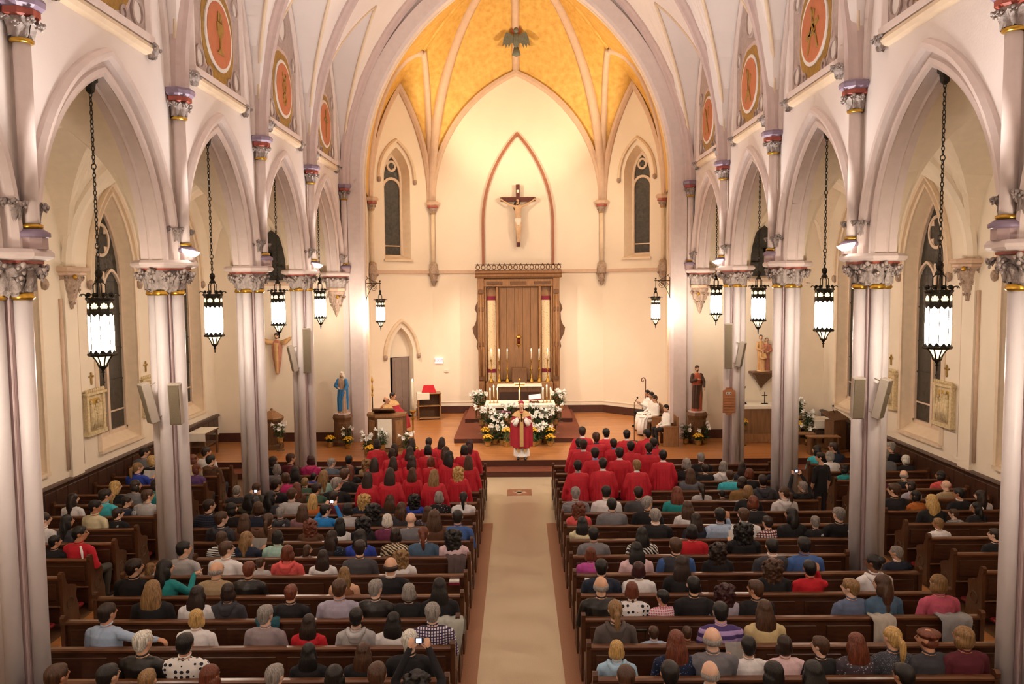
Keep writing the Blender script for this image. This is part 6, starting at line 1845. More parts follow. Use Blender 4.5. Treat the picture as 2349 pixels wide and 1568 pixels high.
me = f.mesh('figure', .012, [M_STSK] + [M_PEW] * 7)
t = statue('carved risen figure with outstretched arms on the left end wall', 'wall_figure', (-8.05, 26.44, 2.66), PI, me, 's', 'B', 1.49, .02, (M_CAR1, M_CAR2, M_CAR2), M_STSK, .86)
# carved family group on a bracket
f = Fig()
for (cx, cy, sc3, lab) in ((-.13, 0, .92, 'top'), (.12, -.06, 1.0, 'bottom'), (.08, .14, .62, 'extra')):
    f.M = Matrix.Translation((cx, cy, 0)) @ Matrix.Scale(sc3, 4)
    f.fru([(0, 0, 0, .17, .14), (0, 0, .5, .15, .12), (0, 0, 1.0, .15, .11), (0, 0, 1.3, .16, .10), (0, 0, 1.40, .07, .06)], lab, .07, 9)
    f.cap((0, 0, 1.37), .05, (0, .01, 1.5), .048, 'skin')
    for s in (-1, 1): f.chain([(s * .15, 0, 1.30), (s * .20, .10, 1.06), (s * .06, .20, 1.0)], [.07, .06, .04], lab); hand(f, (s * .06, .20, 1.0), (-s, .5, .1), (0, 0, 1), s=s)
    M0 = f.M.copy(); head(f, (0, .02, 1.57), 10 if cx < 0 else -10)
f.M = Matrix.Identity(4); f.ell((0, .02, .02), (.32, .24, .04), 'bottom')
me = f.mesh('figure', .011, [M_STSK] + [M_PEW] * 7)
t = statue('carved wooden family group statue on a wall bracket at the right', 'wall_statue', (8.10, 26.25, 2.635), PI, me, None, 'B', 1.6, 0, (M_CAR1, M_CAR2, M_CAR2), M_STSK, .72)
for (x, y, z, q) in ((-.13, 0, 1.57 * .92, .92), (.12, -.06, 1.57, 1.0)): h = inst(hair_mesh('s'), 'hair', t, (x, y, z), (0, 0, 0), (q, q, q)); setm(h, [MATS['hair_B']])
t = thing('wall_bracket', 'dark wedge-shaped wooden bracket under the carved family group', 'bracket', (8.10, 26.36, 0))
MB().bbox(-.42, .42, -.32, .20, 2.56, 2.63, .02).build('shelf', M_OAKD, t); MB().add([(-.33, -.25, 2.56), (.33, -.25, 2.56), (.33, .2, 2.56), (-.33, .2, 2.56), (-.04, .12, 2.12), (.04, .12, 2.12), (.04, .2, 2.12), (-.04, .2, 2.12)], [(0, 1, 5, 4), (1, 2, 6, 5), (3, 0, 4, 7), (4, 5, 6, 7), (2, 3, 7, 6)]).ball((0, .14, 2.10), .05, 8, 5).build('wedge', M_OAKD, t)

# ------------------------------------------------------------------ other sanctuary furniture
t = thing('ambo', 'carved oak ambo with a white front panel on the left of the sanctuary', 'ambo', (-4.2, 25.0, PLAT))
poly = [(-.60, .30), (-.58, -.05), (-.28, -.32), (.28, -.32), (.58, -.05), (.60, .30)]
MB().prism(poly, lambda u, v, d: (u, v, d), 0, 1.14).build('body', M_OAKD, t); MB().prism([(u * 1.05, v * 1.06) for u, v in poly], lambda u, v, d: (u, v, d), 1.10, 1.18).build('rim', M_OAK, t); MB().prism([(u * 1.04, v * 1.05) for u, v in poly], lambda u, v, d: (u, v, d), 0, .10).build('plinth', M_OAK, t)
x = MB().bbox(-.38, .32, -.22, .22, -.02, .03, .01); x.xf(Matrix.Translation((-.05, .0, 1.27)) @ Matrix.Rotation(-.35, 4, 'X')); x.build('book_rest', M_OAKD, t)
MB().box(-.22, .22, -.335, -.322, .15, 1.06).build('white_panel', M_LINEN, t)
for s in (-1, 1):
    x = MB().bbox(-.14, .14, -.01, .012, .2, 1.0, .01); x.xf(Matrix.Translation((s * .43, -.195, 0)) @ Matrix.Rotation(s * .73, 4, 'Z')); x.build('side_panel', M_OAK, t)
p = at('Y', 25.3, 947, 940)
t = thing('paschal_candle', 'tall lit paschal candle on a brass stand beside the ambo', 'candle', (p.x, 25.3, PLAT))
MB().lathe([(.16, 0), (.14, .04), (.04, .08), (.025, .12), (.025, .9), (.05, .95), (.03, 1.0), (.03, 1.1), (.10, 1.18), (.11, 1.22), (.05, 1.23)], 14).build('stand', M_BRASS, t, True); candle(t, (0, 0, 1.22), .93, .04)
# processional staff
t = thing('processional_staff', 'slim dark staff with gilt head standing by the left jamb of the apse', 'staff', (-4.98, 26.9, PLAT))
MB().lathe([(.12, 0), (.11, .03), (.02, .05), (.018, 1.45)], 8).build('pole', M_IRON, t); MB().lathe([(.018, 1.45), (.04, 1.5), (.02, 1.58), (.035, 1.7), (.015, 1.9), (.04, 2.0), (.0, 2.2)], 8).build('gilt_head', M_GOLD, t)
# credence cabinet
t = thing('credence_cabinet', 'open oak credence cabinet with white cloth in the left apse corner', 'cabinet', (-3.5, 30.9, PLAT), .18)
MB().bbox(-.45, -.40, -.25, .25, 0, 1.0, .01).build('side', M_OAK, t); MB().bbox(.40, .45, -.25, .25, 0, 1.0, .01).build('side', M_OAK, t); MB().box(-.4, .4, .20, .25, 0, 1.0).build('back', M_OAKD, t)
for z in (0.04, .52): MB().bbox(-.40, .40, -.24, .2, z, z + .04, .008).build('shelf', M_OAK, t)
MB().bbox(-.46, .46, -.26, .26, 1.0, 1.04, .01).build('top', M_OAK, t); MB().bbox(-.47, .0, -.27, .27, 1.04, 1.05, .004).box(-.475, -.465, -.27, .27, .75, 1.045).box(-.47, -.0, -.275, -.265, .80, 1.045).build('cloth', M_LINEN, t)
t = thing('red_vestment', 'folded bright red cloth on the credence cabinet', 'cloth', (-3.5, 30.9, PLAT + 1.05), .18)
MB().add([(-.28, -.12, 0), (.28, -.12, 0), (.28, .12, 0), (-.28, .12, 0), (-.20, -.02, .28), (.18, -.02, .28), (.18, .03, .28), (-.20, .03, .28)], [(0, 1, 5, 4), (1, 2, 6, 5), (2, 3, 7, 6), (3, 0, 4, 7), (4, 5, 6, 7)]).build('folded_cloth', CL['rd'][1], t)
# exit sign with lettering
t = thing('exit_sign', 'small white exit sign with red lettering on the apse wall', 'sign', (-3.22, 32.21, 2.53))
MB().bbox(-.165, .165, -.04, .0, -.12, .12, .008).build('sign_box', emat('sign_white', '#f4dcd4', .45), t)
cu = bpy.data.curves.new('exit_text', 'FONT'); cu.body = 'EXIT'; cu.size = .155; cu.align_x = 'CENTER'; cu.align_y = 'CENTER'; cu.extrude = .003
o = bpy.data.objects.new('tmp', cu); sc.collection.objects.link(o); bpy.context.view_layer.update(); me = bpy.data.meshes.new_from_object(o); bpy.data.objects.remove(o)
me.materials.clear(); me.materials.append(emat('sign_red', '#e0606a', .8)); inst(me, 'lettering', t, (0, -.046, 0), (PI / 2, 0, 0), (1.15, 1, 1))
t = thing('wall_plate', 'small cream switch plate on the apse wall below the exit sign', 'plate', (-2.93, 32.23, 2.1)); MB().bbox(-.09, .09, -.025, 0, -.06, .06, .008).build('cover', M_LINEN, t); MB().box(-.05, .05, -.03, -.02, -.01, .01).build('slot', M_CREAM, t)
# door in the left apse wall
dr = struct('door_1', 'tall panelled grey-brown door ajar under a pointed hood in the apse', 'door')
fn = FLs[0][0]; f2 = lambda u, z, d: fn(DU + u, z, d)
b = MB(); rr = []
for d in (0, .45): rr.append([f2(u, z, d) for u, z in [(-DH, PLAT)] + [(u, DS + z) for u, z in arc(DH, DR, 0, 8)] + [(DH, PLAT)]])
b.sweep(rr, caps=False); b.build('jamb', M_APSE, dr)
M_DOOR = mat('door_paint', '#8c7a72', .5, var=.08, scale=3)
b = MB(); b.prism([(-DH, DS - .1)] + [(u, DS + z) for u, z in arc(DH, DR, 0, 8)] + [(DH, DS - .1)], f2, .28, .32); b.build('tympanum', M_APSE, dr)
b = MB(); b.prism([(-DH - 1.2, PLAT), (DH + 1.2, PLAT), (DH + 1.2, 4.4), (-DH - 1.2, 4.4)], f2, 1.3, 1.35); b.build('passage_wall', mat('passage_dark', '#6a5a58', .8), dr)
hinge = Vector(f2(DH - .04, 0, .30)); fr = (Vector(f2(-DH, 0, .30)) - hinge); fr.z = 0; fr = fr.normalized(); fr = Matrix.Rotation(.32, 3, 'Z') @ fr; nr = Vector((-fr.y, fr.x, 0))
DL = lambda u, z, d: tuple(Vector((hinge.x, hinge.y, 0)) + fr * u + nr * d + Vector((0, 0, z)))
q = MB().prism([(0, PLAT + .01), (1.02, PLAT + .01), (1.02, DS - .1), (0, DS - .1)], DL, -.025, .025).build('leaf', M_DOOR, dr)
for u0 in (.10, .56):
    for z0, z1 in ((PLAT + .12, PLAT + .7), (PLAT + .8, PLAT + 1.5), (PLAT + 1.6, DS - .2)):
        for d0, d1 in ((-.035, -.024), (.024, .035)): MB().prism([(u0, z0), (u0 + .36, z0), (u0 + .36, z1), (u0, z1)], DL, d0, d1).build('door_panel', M_DOOR, q)
MB().ball(DL(.95, 1.35, .05), .03, 8, 5).ball(DL(.95, 1.35, -.05), .03, 8, 5).build('door_knob', M_BRASS, q)
b = MB(); mould(b, DH + .17, DR + .2, [(0, 0), (0, -.09), (.06, -.12), (.12, -.06), (.12, 0)], lambda u, z, d: f2(u, DS + .02 + z, d), n=8); b.build('hood_moulding', M_CREAM, dr)
for s in (-1, 1): inst(_m['stopt'], 'hood_stop', dr, f2(s * (DH + .23), DS - .05, -.05))

# side altar on the right, its cross and candlestick
t = thing('side_altar', 'plain oak side altar with a white cloth at the right end wall', 'altar', (8.2, 26.05, PLAT))
MB().bbox(-.92, .92, -.32, .42, 0, 1.17, .015).build('body', M_OAKP, t); MB().bbox(-.96, .96, -.36, .45, 1.17, 1.22, .01).build('top', M_LINEN, t); MB().bbox(-.95, .95, -.35, .44, 0, .30, .01).build('plinth', M_OAK, t); MB().box(-.955, .955, -.365, -.355, 1.12, 1.215).build('cloth_edge', M_LINEN, t)
t = thing('side_altar_cross', 'small dark cross standing on the side altar', 'cross', (8.10, 26.1, PLAT + 1.22)); MB().bbox(-.10, .10, -.05, .05, 0, .03, .008).build('foot', M_IRON, t); MB().bbox(-.012, .012, -.01, .01, .03, .40, .003).bbox(-.09, .09, -.01, .01, .27, .295, .003).build('cross_arms', M_IRON, t)
t = thing('side_altar_candlestick', 'tall dark candlestick on the left of the side altar', 'candlestick', (7.42, 26.1, PLAT + 1.22)); MB().lathe([(.10, 0), (.09, .04), (.03, .08), (.025, .5), (.05, .54), (.06, .58), (.02, .60)], 10).build('stick', M_IRON, t, True); candle(t, (0, 0, .60), .24, .025, False)


def tablecloth(label, x, y, w, l, h, rot=0.0):
    t = thing('side_table', label, 'table', (x, y, PLAT), rot)
    MB().bbox(-w / 2, w / 2, -l / 2, l / 2, h - .05, h, .008).build('top', M_OAKD, t)
    for sx in (-1, 1):
        for sy in (-1, 1): MB().bbox(sx * (w / 2 - .05) - .03, sx * (w / 2 - .05) + .03, sy * (l / 2 - .05) - .03, sy * (l / 2 - .05) + .03, 0, h - .05, .006).build('leg', M_OAKD, t)
    MB().bbox(-w / 2 - .01, w / 2 + .01, -l / 2 - .01, l / 2 + .01, h, h + .008, .003).box(-w / 2 - .012, w / 2 + .012, -l / 2 - .015, -l / 2 - .008, h - .24, h + .006).box(-w / 2 - .012, w / 2 + .012, l / 2 + .008, l / 2 + .015, h - .24, h + .006).build('cloth', M_LINEN, t)
    MB().bbox(-w / 2 + .04, w / 2 - .04, -l / 2 + .04, l / 2 - .04, h * .45, h * .45 + .03, .006).build('lower_shelf', M_OAKD, t)


tablecloth('dark side table with white cloth against the left wall', -9.78, 24.35, .55, 1.1, .80); tablecloth('small table with white cloth against the right wall', 9.62, 25.3, .62, .8, .85)
t = thing('wooden_font', 'octagonal wooden font with a pointed lid in the left aisle end', 'font', (-7.98, 25.45, PLAT)); MB().lathe([(.36, 0), (.36, .12), (.30, .16), (.30, .86), (.36, .92), (.38, 1.0)], 8, a0=PI / 8).build('bowl', M_OAKD, t); MB().lathe([(.38, 1.0), (.36, 1.04), (.10, 1.22), (.03, 1.24), (.05, 1.28), (0, 1.32)], 8, a0=PI / 8).build('lid', M_OAK, t)
t = thing('lectern', 'wooden lectern with a microphone at the right wall', 'lectern', (9.72, 24.3, PLAT), .5)
MB().bbox(-.28, .28, -.18, .18, 0, 1.0, .015).build('body', M_OAKD, t); MB().bbox(-.34, .34, -.24, .24, 0, .07, .01).build('base', M_OAK, t)
x = MB().bbox(-.34, .34, -.26, .26, -.02, .03, .01); x.xf(Matrix.Translation((0, 0, 1.10)) @ Matrix.Rotation(.4, 4, 'X')); x.build('book_rest', M_OAKD, t); MB().tube([(.1, .1, 1.1), (.05, .15, 1.32), (-.12, .0, 1.42)], .01, 6).ball((-.14, -.02, 1.43), .03, 8, 5).build('microphone', M_IRON, t)
for i, (x, y) in enumerate(((8.65, 24.45), (9.2, 23.9))):
    t = thing('kneeling_bench', 'low plain wooden bench before the side altar, %s' % ('nearer the column' if i == 0 else 'nearer the wall'), 'bench', (x, y, PLAT), 0, 'side altar benches')
    MB().bbox(-.48, .48, -.17, .17, .52, .57, .01).build('seat', M_OAK, t)
    for sx in (-1, 1): MB().bbox(sx * .40 - .03, sx * .40 + .03, -.15, .15, 0, .52, .008).build('leg', M_OAKD, t)
    MB().bbox(-.4, .4, -.02, .02, .2, .26, .006).build('stretcher', M_OAKD, t)
# chairs, throne, crozier, microphone
def chair(label, x, y, rot, name='sanctuary_chair', back=.95, w=.30, arm_=True, red=False):
    t = thing(name, label, 'chair', (x, y, PLAT), rot, 'sanctuary chairs')
    MB().bbox(-w, w, -.22, .24, .40, .455, .01).build('seat', M_OAK if not red else M_CARPET, t); MB().bbox(-w, w, -.27, -.22, .42, back, .012).build('backrest', M_OAK, t)
    if back > 1.1: MB().prism([(-w, back - .01), (w, back - .01), (0, back + .35)], lambda u, z, d: (u, d, z), -.27, -.22).build('gable', M_OAK, t)
    for sx in (-1, 1):
        for yy in (-.24, .20): MB().bbox(sx * (w - .03) - .025, sx * (w - .03) + .025, yy - .025, yy + .025, 0, .41, .006).build('leg', M_OAK, t)
        if arm_: MB().bbox(sx * w - .035, sx * w + .03, -.24, .24, .60, .66, .01).bbox(sx * w - .03, sx * w + .02, -.24, .22, .0, .60, .006).build('armrest', M_OAK, t)


CHS = [(4.72, 28.9, 1487, 901), (4.75, 28.15, 1499, 906), (4.72, 27.35, 1506, 913), (4.78, 25.55, 1527, 935)]
for i, (x, y, px, py) in enumerate(CHS): chair('oak chair on the right of the sanctuary, %s from the apse' % ORD[i], x + .06, y, PI / 2, w=.27 if i < 3 else .33)
chair('tall gabled oak throne against the right apse jamb', 5.25, 28.0, PI / 2, 'throne', 1.45, .36)
p = at('Y', 28.95, 1480, 900)
t = thing('crozier', 'dark bishop\'s crozier with curled head held by a server', 'crozier', (p.x, 28.95, PLAT))
top = at('Y', 28.95, 1481, 872).z - PLAT
MB().tube([(0, 0, .05), (0.01, 0, top)], .017, 8).build('shaft', M_CROSSW, t)
MB().tube([(.01 + .09 * (1 - k / 26) * math.cos(k * .3) - .09, 0, top + .12 * (1 - k / 26) * math.sin(k * .3)) for k in range(24)], [.02 - .0005 * k for k in range(24)], 8).build('crook', M_CROSSW, t)
p = at('Z', PLAT, 1455, 1012)
t = thing('microphone_stand', 'slim black microphone stand before the servers', 'microphone', (p.x, p.y, PLAT))
MB().lathe([(.14, 0), (.13, .02), (.012, .03), (.010, 1.30)], 12).build('pole', M_IRON, t); MB().tube([(0, 0, 1.28), (.08, 0, 1.42)], .01, 6).ball((.10, 0, 1.46), (.03, .03, .04), 8, 5).build('microphone_head', M_IRON, t)
for i, (x, y) in enumerate(((-4.55, 27.35), (-4.45, 28.2))): chair('oak chair behind the ambo, %s' % ('nearer the camera' if i == 0 else 'farther back'), x, y, -PI / 2, w=.29)

# hymn board
t = thing('hymn_board', 'light wood hymn board with number slots on the far right column', 'board', (5.82, 21.92, 0))
out = [(-.17, 1.98), (.17, 1.98), (.17, 2.60), (.11, 2.62), (.08, 2.68), (-.08, 2.68), (-.11, 2.62), (-.17, 2.60)]
M_HB = mat('hymn_board_wood', '#b87a52', .5, var=.12); MB().prism(out, lambda u, z, d: (u, d, z), -.02, .02).build('board', M_HB, t); MB().prism([(-.1, 1.98), (.1, 1.98), (.06, 1.92), (-.06, 1.92)], lambda u, z, d: (u, d, z), -.02, .02).build('foot', M_HB, t)
for k in range(6): MB().box(-.155, .155, -.035, -.02, 2.02 + k * .075, 2.03 + k * .075).build('slat', mat('hymn_slat', '#d09468', .5), t)
MB().box(-.09, .06, -.03, -.02, 2.50, 2.56).build('number_card', M_PAPER, t); MB().box(-.07, -.05, -.032, -.03, 2.51, 2.55).box(-.02, .0, -.032, -.03, 2.51, 2.55).box(.02, .04, -.032, -.03, 2.51, 2.55).build('numerals', M_IRON, t)

# loudspeakers on the columns
M_SPK = mat('speaker_case', '#bfb3a4', .6, var=.05); M_GRIL = mat('speaker_grille', '#857862', .8, var=.25, scale=150)


def speaker(label, px, py0, py1, Y, yaw, tilt, w):
    a, c = at('Y', Y, px, py0), at('Y', Y, px, py1); h = (a.z - c.z) / 2 * .99
    t = thing('column_speaker', label, 'speaker', ((a.x + c.x) / 2, Y, (a.z + c.z) / 2), 0, 'column speakers')
    M = Matrix.Rotation(yaw, 4, 'Z') @ Matrix.Rotation(tilt, 4, 'X')
    MB().bbox(-w / 2, w / 2, -.06, .08, -h, h, .012).xf(M).build('case', M_SPK, t); MB().bbox(-w / 2 + .015, w / 2 - .015, -.07, -.058, -h + .02, h - .02, .004).xf(M).build('grille', M_GRIL, t)
    MB().tube([M @ Vector((0, .08, h * .8)), M @ Vector((0, .20, h * .85))], .012, 6).tube([M @ Vector((0, .08, -h * .8)), M @ Vector((0, .16, -h * .8))], .012, 6).build('bracket', M_SPK, t)


speaker('beige column speaker angled to the left aisle, second left column', 340, 876, 972, 13.22, -.75, .22, .20); speaker('beige column speaker facing the nave, second left column', 403, 878, 974, 13.22, .10, .10, .20)
speaker('narrow beige speaker turned sideways on the farthest left column', 671, 792, 853, 21.85, -.9, .20, .16); speaker('tall beige column speaker on the farthest left column', 704, 752, 856, 21.85, .25, .03, .22)
speaker('tall beige column speaker on the farthest right column', 1671, 741, 846, 21.85, -.25, .03, .22); speaker('narrow beige speaker turned sideways on the farthest right column', 1700, 783, 842, 21.85, .9, .20, .16)
speaker('beige column speaker facing the nave, second right column', 1968, 864, 960, 13.22, -.10, .10, .20); speaker('beige column speaker angled to the right aisle, second right column', 2024, 866, 961, 13.22, .75, .22, .20)

# stations of the way on the aisle walls
M_PLQ = mat('plaster_relief', '#d8c296', .7, var=.18, scale=20, bump=.3, bscale=30); M_PLG = mat('relief_gold_ground', '#c8a04c', .6, var=.1)
def station(s, y, nth):
    t = thing('relief_plaque', 'carved cream relief plaque on the %s aisle wall, %s' % (SIDE[s], nth), 'plaque', (s * (XW - .005), y, 2.66), 0, 'relief plaques')
    fn = lambda u, z, d: (-s * d, u, z)
    MB().prism([(-.40, -.52), (.40, -.52), (.40, .44), (-.40, .44)], fn, 0, .05).build('ground', M_PLQ, t); MB().prism([(-.26, 0), (.26, 0), (.26, .30), (-.26, .30)], fn, .05, .056).build('gilt_ground', M_PLG, t)
    for u in (-.36, .36): MB().prism([(u - .05, -.5), (u + .05, -.5), (u + .05, .42), (u - .05, .42)], fn, .05, .11).build('pilaster', M_PLQ, t)
    MB().prism([(-.44, .40), (.44, .40), (.46, .46), (-.46, .46)], fn, 0, .14).build('cornice', M_PLQ, t); MB().prism([(-.44, -.56), (.44, -.56), (.42, -.46), (-.42, -.46)], fn, 0, .13).build('sill', M_PLQ, t)
    for k in range(9): x = MB().ball(fn(-.38 + .095 * k, .50, .08), (.045, .045, .05), 6, 4); x.build('crest_bead', M_PLQ, t)
    f = MB(); rr = random.Random(int(y * 10))
    for k in range(5):
        u = -.2 + .1 * k; hh = rr.uniform(.0, .18); f.ball(fn(u, hh + .08, .09), (.035, .035, .05), 8, 5); f.tube([fn(u, hh + .03, .08), fn(u + rr.uniform(-.05, .05), -.18, .09), fn(u + rr.uniform(-.08, .08), -.42, .08)], [.05, .06, .045], 7); f.tube([fn(u, hh, .09), fn(u + rr.uniform(-.15, .15), hh - .12, .12)], [.025, .018], 6)
    f.tube([fn(-.2, .22, .09), fn(.2, -.2, .11)], .025, 5); f.build('figures', M_PLQ, t, True)
    c = thing('wall_cross', 'small gilt cross above the relief plaque, %s wall, %s' % (SIDE[s], nth), 'cross', (s * (XW - .005), y, 3.44), 0, 'small wall crosses')
    b = MB().prism([(-.02, -.13), (.02, -.13), (.02, .12), (-.02, .12)], fn, 0, .03).prism([(-.08, .02), (.08, .02), (.08, .06), (-.08, .06)], fn, 0, .03)
    for (u, z) in ((-.08, .04), (.08, .04), (0, .12), (0, -.13)): b.ball(fn(u, z, .015), (.02, .03, .03), 6, 4)
    b.build('arms', M_GOLDP, c)


for s in (-1, 1):
    station(s, 18.82 if s < 0 else 18.92, 'nearer the camera'); station(s, 21.6 if s < 0 else 21.75, 'beyond the tall window')
# ------------------------------------------------------------------ clergy and servers
M_ALB = mat('alb_white', '#ece8e2', .8, var=.04, bump=.15, bscale=14); M_CHAS = mat('chasuble_red', '#9c1428', .7, var=.10, scale=5, bump=.2, bscale=10)
M_ORPH = patmat('orphrey_gold', 'spots', '#b8945c', '#7c5230', None, 55); M_COLG = mat('vestment_gold_yoke', '#c8a068', .6, var=.15, scale=20)
M_BLACKC = mat('cassock_black', '#1a181c', .7)


def bishop():
    f = Fig()
    f.fru([(0, 0, .08, .245, .17), (0, 0, .5, .225, .16), (0, 0, 1.0, .19, .13), (0, 0, 1.3, .18, .12)], 'bottom', .03, 11)
    f.cap((0, 0, 1.38), .055, (0, .015, 1.53), .052, 'skin'); head(f, (0, .03, 1.60), 0, -.05)
    f.ell((0, .045, 1.545), (.05, .055, .05), 'skin')
    for s in (-1, 1):
        f.cap((s * .17, 0, 1.34), .07, (s * .26, .06, 1.12), .06, 'top'); f.cap((s * .26, .06, 1.12), .06, (s * .13, .24, 1.24), .042, 'bottom'); hand(f, (s * .09, .28, 1.26), (-s * .8, .3, .25), (0, .4, 1), curl=.7, s=s)
        f.cap((s * .10, .03, .05), .05, (s * .11, .22, .04), .042, 'shoe')
    return f


p = at('Z', PLAT, 1197, 1051)
BX, BY = p.x, p.y
t = thing('person', 'bishop in a red chasuble and cap speaking into a microphone before the altar', 'person', (BX, BY, PLAT), PI, None, 1.0)
o = inst(bishop().mesh('body', .0095, [SKIN[0]] + [M_PEW] * 7), 'body', t); setm(o, [SKIN[0], M_CHAS, M_ALB, M_SHOE, MATS['hair_G'], M_EYE, M_LIP, M_ALB])
h = inst(hair_mesh('t'), 'hair', t, (0, .03, 1.60)); setm(h, [MATS['hair_G']])
MB().lathe([(.078, -.01), (.074, .03), (.055, .065), (.0, .085)], 16).xf(Matrix.Translation((0, .005, 1.675)) @ Matrix.Rotation(.18, 4, 'X')).build('skullcap', mat('zucchetto', '#b02a50', .7), t, True)
# chasuble: draped shell open over the raised forearms
b = MB(); rings = []
N = 48
for (z, rx, ry, cut) in ((1.44, .10, .085, 0), (1.40, .17, .11, 0), (1.33, .245, .15, 0), (1.22, .295, .185, .0), (1.05, .325, .21, .0), (.85, .335, .215, 0), (.62, .335, .215, 0), (.46, .33, .21, 0), (.36, .325, .205, 0)):
    ring = []
    for i in range(N):
        a = 2 * PI * i / N; ca, sa = math.cos(a), math.sin(a)
        zz = z + (.10 * max(0, abs(ca) - .55) * (1.44 - z) if z < 1.2 else 0)
        wv = 1 + .055 * math.sin(a * 9 + 1) * (1.44 - z)
        ring.append((rx * ca * wv, (ry * sa + (.05 if sa > 0 else .0) * (1.44 - z)) * wv, zz))
    rings.append(ring)
b.sweep(rings, caps=False)
ch = b.build('chasuble', M_CHAS, t, True)
# leave openings where the arms come forward: alb sleeves are built proud of the shell
for s in (-1, 1):
    MB().tube([(s * .20, .235, 1.06), (s * .155, .275, 1.15), (s * .10, .29, 1.24)], [.075, .062, .042], 12).build('alb_sleeve', M_ALB, t, True)
pts = []
for (z, y) in ((1.40, .135), (1.33, .18), (1.22, .24), (1.05, .285), (.85, .305), (.62, .312), (.42, .30)): pts.append([(-.055, y + .012, z), (.055, y + .012, z), (.055, y - .01, z), (-.055, y - .01, z)])
MB().sweep(pts).build('orphrey', M_ORPH, t)
b = MB(); rings = []
for (z, k) in ((1.455, .085), (1.41, .175), (1.34, .255), (1.30, .285)):
    rings.append([(k * math.cos(2 * PI * i / 32) * 1.02, k * .66 * math.sin(2 * PI * i / 32) + .004, z + .03 * abs(math.cos(2 * PI * i / 32)) - .02) for i in range(32)])
b.sweep(rings, caps=False); b.build('gold_yoke', M_COLG, t, True)
for s in (-1, 1): MB().bbox(s * .10 - .05, s * .10 + .05, .20, .215, .24, .42, .004).build('stole_end', M_ORPH, t)
m = thing('microphone', 'black handheld microphone in the bishop\'s hands', 'microphone', (BX, BY - .34, PLAT + 1.27)); MB().lathe([(.016, -.10), (.018, .08)], 10).build('handle', M_IRON, m, True); MB().ball((0, 0, .115), (.03, .03, .035), 10, 6).build('mic_head', M_IRON, m, True)
# servers on the right, facing the altar, and priests on the left
TOPS = [(M_ALB, M_BLACKC), (M_ALB, M_ALB), (M_ALB, M_ALB), (M_ALB, M_BLACKC)]
LABS = ['server in white holding the crozier, seated nearest the apse', 'server in a white surplice seated second from the apse', 'person in a white alb and glasses seated on the sanctuary chair', 'server in a white surplice and black cassock seated nearest the choir']
for i, (x, y, px, py) in enumerate(CHS):
    hz = at('Y', y, px, py).z - PLAT; sz = min(1.12, max(.92, (hz - .455) / .75))
    me = body_mesh(('sit', -20, 'paper' if i == 0 else 'lap', 'alb'), lambda: seated(-20, 'paper' if i == 0 else 'lap'), .0105)
    t = person(LABS[i], (x, y, PLAT + .455 * (1 - sz)), PI / 2 + .25, 'servers', me, (sz, sz, sz), 's', 'K' if i != 2 else 'D', 1.205, .03, -20, TOPS[i][0], TOPS[i][1], [1, 1, 0, 3][i])
    if i in (1, 2):
        b = MB(); b.sweep([[(.28 * math.cos(a), .30 + .24 * math.sin(a), z) for a in [2 * PI * k / 24 for k in range(24)]] for z in (.10, .5, .62)]); 
        sk = MB(); sk.sweep([[((.20 + .03 * math.cos(9 * a)) * math.cos(a), yy + (ry) * math.sin(a), z) for a in [2 * PI * k / 36 for k in range(36)]] for (z, yy, ry) in ((.08, .46, .16), (.35, .45, .15), (.56, .42, .13), (.63, .36, .10))]); sk.build('alb_skirt', M_ALB, t, True)
        MB().sweep([[(.21 * math.cos(a), .24 + .30 * math.sin(a), z) for a in [2 * PI * k / 24 for k in range(24)]] for z in (.60, .635)]).build('alb_lap', M_ALB, t, True)
    if i in (0, 3):
        MB().lathe([(.21, .52), (.20, .70), (.195, .9)], 20, (0, .01, 0), sy=.75).build('surplice', M_ALB, t, True)
    h = inst(COLM, 'collar', t); setm(h, [M_BLACKC if i != 2 else M_ALB])
    if i == 2: MB().tube([(-.06, .128, 1.235), (.06, .128, 1.235)], .006, 5).xf(Matrix.Translation((0, .03, 0)) @ Matrix.Rotation(.35, 4, 'Z') @ Matrix.Translation((0, -.03, 0))).build('glasses', M_IRON, t)
for i, (x, y, px, py) in enumerate(((-4.55, 27.35, 885, 917), (-4.45, 28.2, 899, 907))):
    hz = at('Y', y, px, py).z - PLAT; sz = min(1.12, max(.92, (hz - .455) / .75))
    me = body_mesh(('sit', 0, 'lap', 'alb'), lambda: seated(0, 'lap'), .0105)
    t = person(('priest in red vestments with a gold yoke seated behind the ambo', 'second priest in red vestments seated farther back behind the ambo')[i], (at('Y', y, px, py).x, y, PLAT + .455 * (1 - sz)), -PI / 2 - .35, 'priests', me, (sz, sz, sz), 's' if i else 't', 'D', 1.205, .03, 0, M_CHAS, M_ALB, 0)
    b = MB(); rings = []
    for (z, k, yy) in ((1.085, .075, 0), (1.05, .15, 0), (1.0, .23, .01), (.92, .27, .02)): rings.append([(k * math.cos(2 * PI * q / 28), yy + k * .72 * math.sin(2 * PI * q / 28), z) for q in range(28)])
    b.sweep(rings, caps=False); b.build('gold_yoke', M_COLG, t, True)
    b = MB(); rings = []
    for (z, rx, y0, ry) in ((.98, .24, .0, .16), (.80, .28, .05, .22), (.62, .30, .16, .36), (.45, .27, .36, .22), (.22, .24, .46, .14)): rings.append([(rx * math.cos(2 * PI * q / 32) * (1 + .03 * math.sin(q * 2.2)), y0 + ry * math.sin(2 * PI * q / 32), z) for q in range(32)])
    b.sweep(rings, caps=False); b.build('chasuble', M_CHAS, t, True)

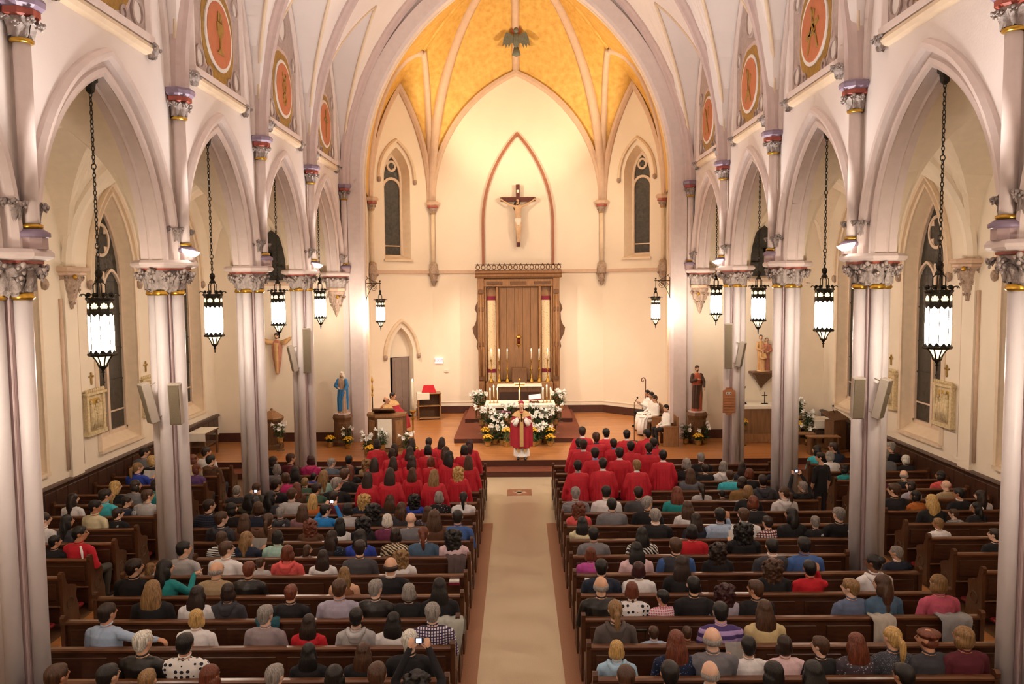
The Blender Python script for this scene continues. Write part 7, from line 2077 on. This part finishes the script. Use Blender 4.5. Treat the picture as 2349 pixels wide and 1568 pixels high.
# ------------------------------------------------------------------ coats and leaflets left on the pews
def coat(label, side, x, k, col, w=.42, hb=.45, seed=1):
    y = rowy(k); rr = random.Random(seed); b = MB(); cols_ = 11; prof = [(.16, .62), (.13, .74), (.085, .86), (.055, .915), (.0, .925), (-.055, .915), (-.085, .86), (-.10, .90 - hb * .45), (-.11, .90 - hb * .75), (-.10, .90 - hb)]
    rows = []
    for j, (dy, z) in enumerate(prof):
        wid = w * (1 - .30 * max(0, j - 5) / 4)
        rows.append([(x * side + (i / (cols_ - 1) - .5) * wid + .02 * math.sin(j * 1.3), y + dy - .016 * math.sin(i * 2.1 + j * .6) * (1 if j > 5 else .35) - (.016 if dy < 0 else -.016), z + .012 * math.sin(i * 1.7)) for i in range(cols_)])
    v = [p for r in rows for p in r]; n = cols_
    b.add(v, [(a * n + c, a * n + c + 1, (a + 1) * n + c + 1, (a + 1) * n + c) for a in range(len(prof) - 1) for c in range(n - 1)])
    v2 = [(p[0], p[1] + (.012 if p[1] < y else -.012), p[2] - .012) for p in v]; b.add(v2, [(a * n + c, (a + 1) * n + c, (a + 1) * n + c + 1, a * n + c + 1) for a in range(len(prof) - 1) for c in range(n - 1)])
    o = b.build('draped_coat', mat('coat_' + col, col, .9, var=.12, scale=8, bump=.3, bscale=16), None, True); tag(o, label, 'coat', 'coats on the pews')


coat('pale grey-green coat over the aisle end of a left pew', -1, 1.02, 11, '#b4b4a8', .45, .62, 2)
coat('beige knitted coat hanging over a right pew back', 1, 5.05, 11, '#b8aea0', .34, .60, 3)
coat('grey quilted coat hanging at the end of a right pew', 1, 6.05, 11, '#a8a8aa', .46, .40, 4)
coat('dark brown coat over the aisle end of a left pew', -1, 1.10, 8, '#5a4a48', .34, .45, 5)
coat('teal and black coat over a left pew back', -1, 3.55, 11, '#22505c', .34, .50, 6)
for i, (sd, x, k, lab) in enumerate(((-1, 1.06, 9, 'white leaflets in a stack on the left pew ledge beside the aisle'), (1, 1.12, 9, 'white leaflets in a stack on the right pew ledge beside the aisle'))):
    t = thing('leaflet_stack', lab, 'leaflets', (sd * x, rowy(k) - .09, .905 - .09)); MB().bbox(-.09, .09, -.06, .06, -.045, .0, .004).build('holder', M_MAROON, t); MB().bbox(-.08, .08, -.05, .05, 0, .03, .003).build('sheets', M_PAPER, t)
t = thing('suitcase_handle', 'black telescopic suitcase handle standing behind a right pew', 'luggage', (at('Y', rowy(12) + .35, 1467, 1490).x, rowy(12) + .30, 0))
for s in (-1, 1): MB().tube([(s * .07, 0, .55), (s * .07, 0, .95)], .010, 6).build('rail', M_IRON, t)
MB().bbox(-.09, .09, -.018, .018, .94, .975, .008).build('grip', M_IRON, t); MB().bbox(-.17, .17, -.10, .10, .05, .56, .03).build('case', M_IRON, t)
bpy.context.view_layer.update()
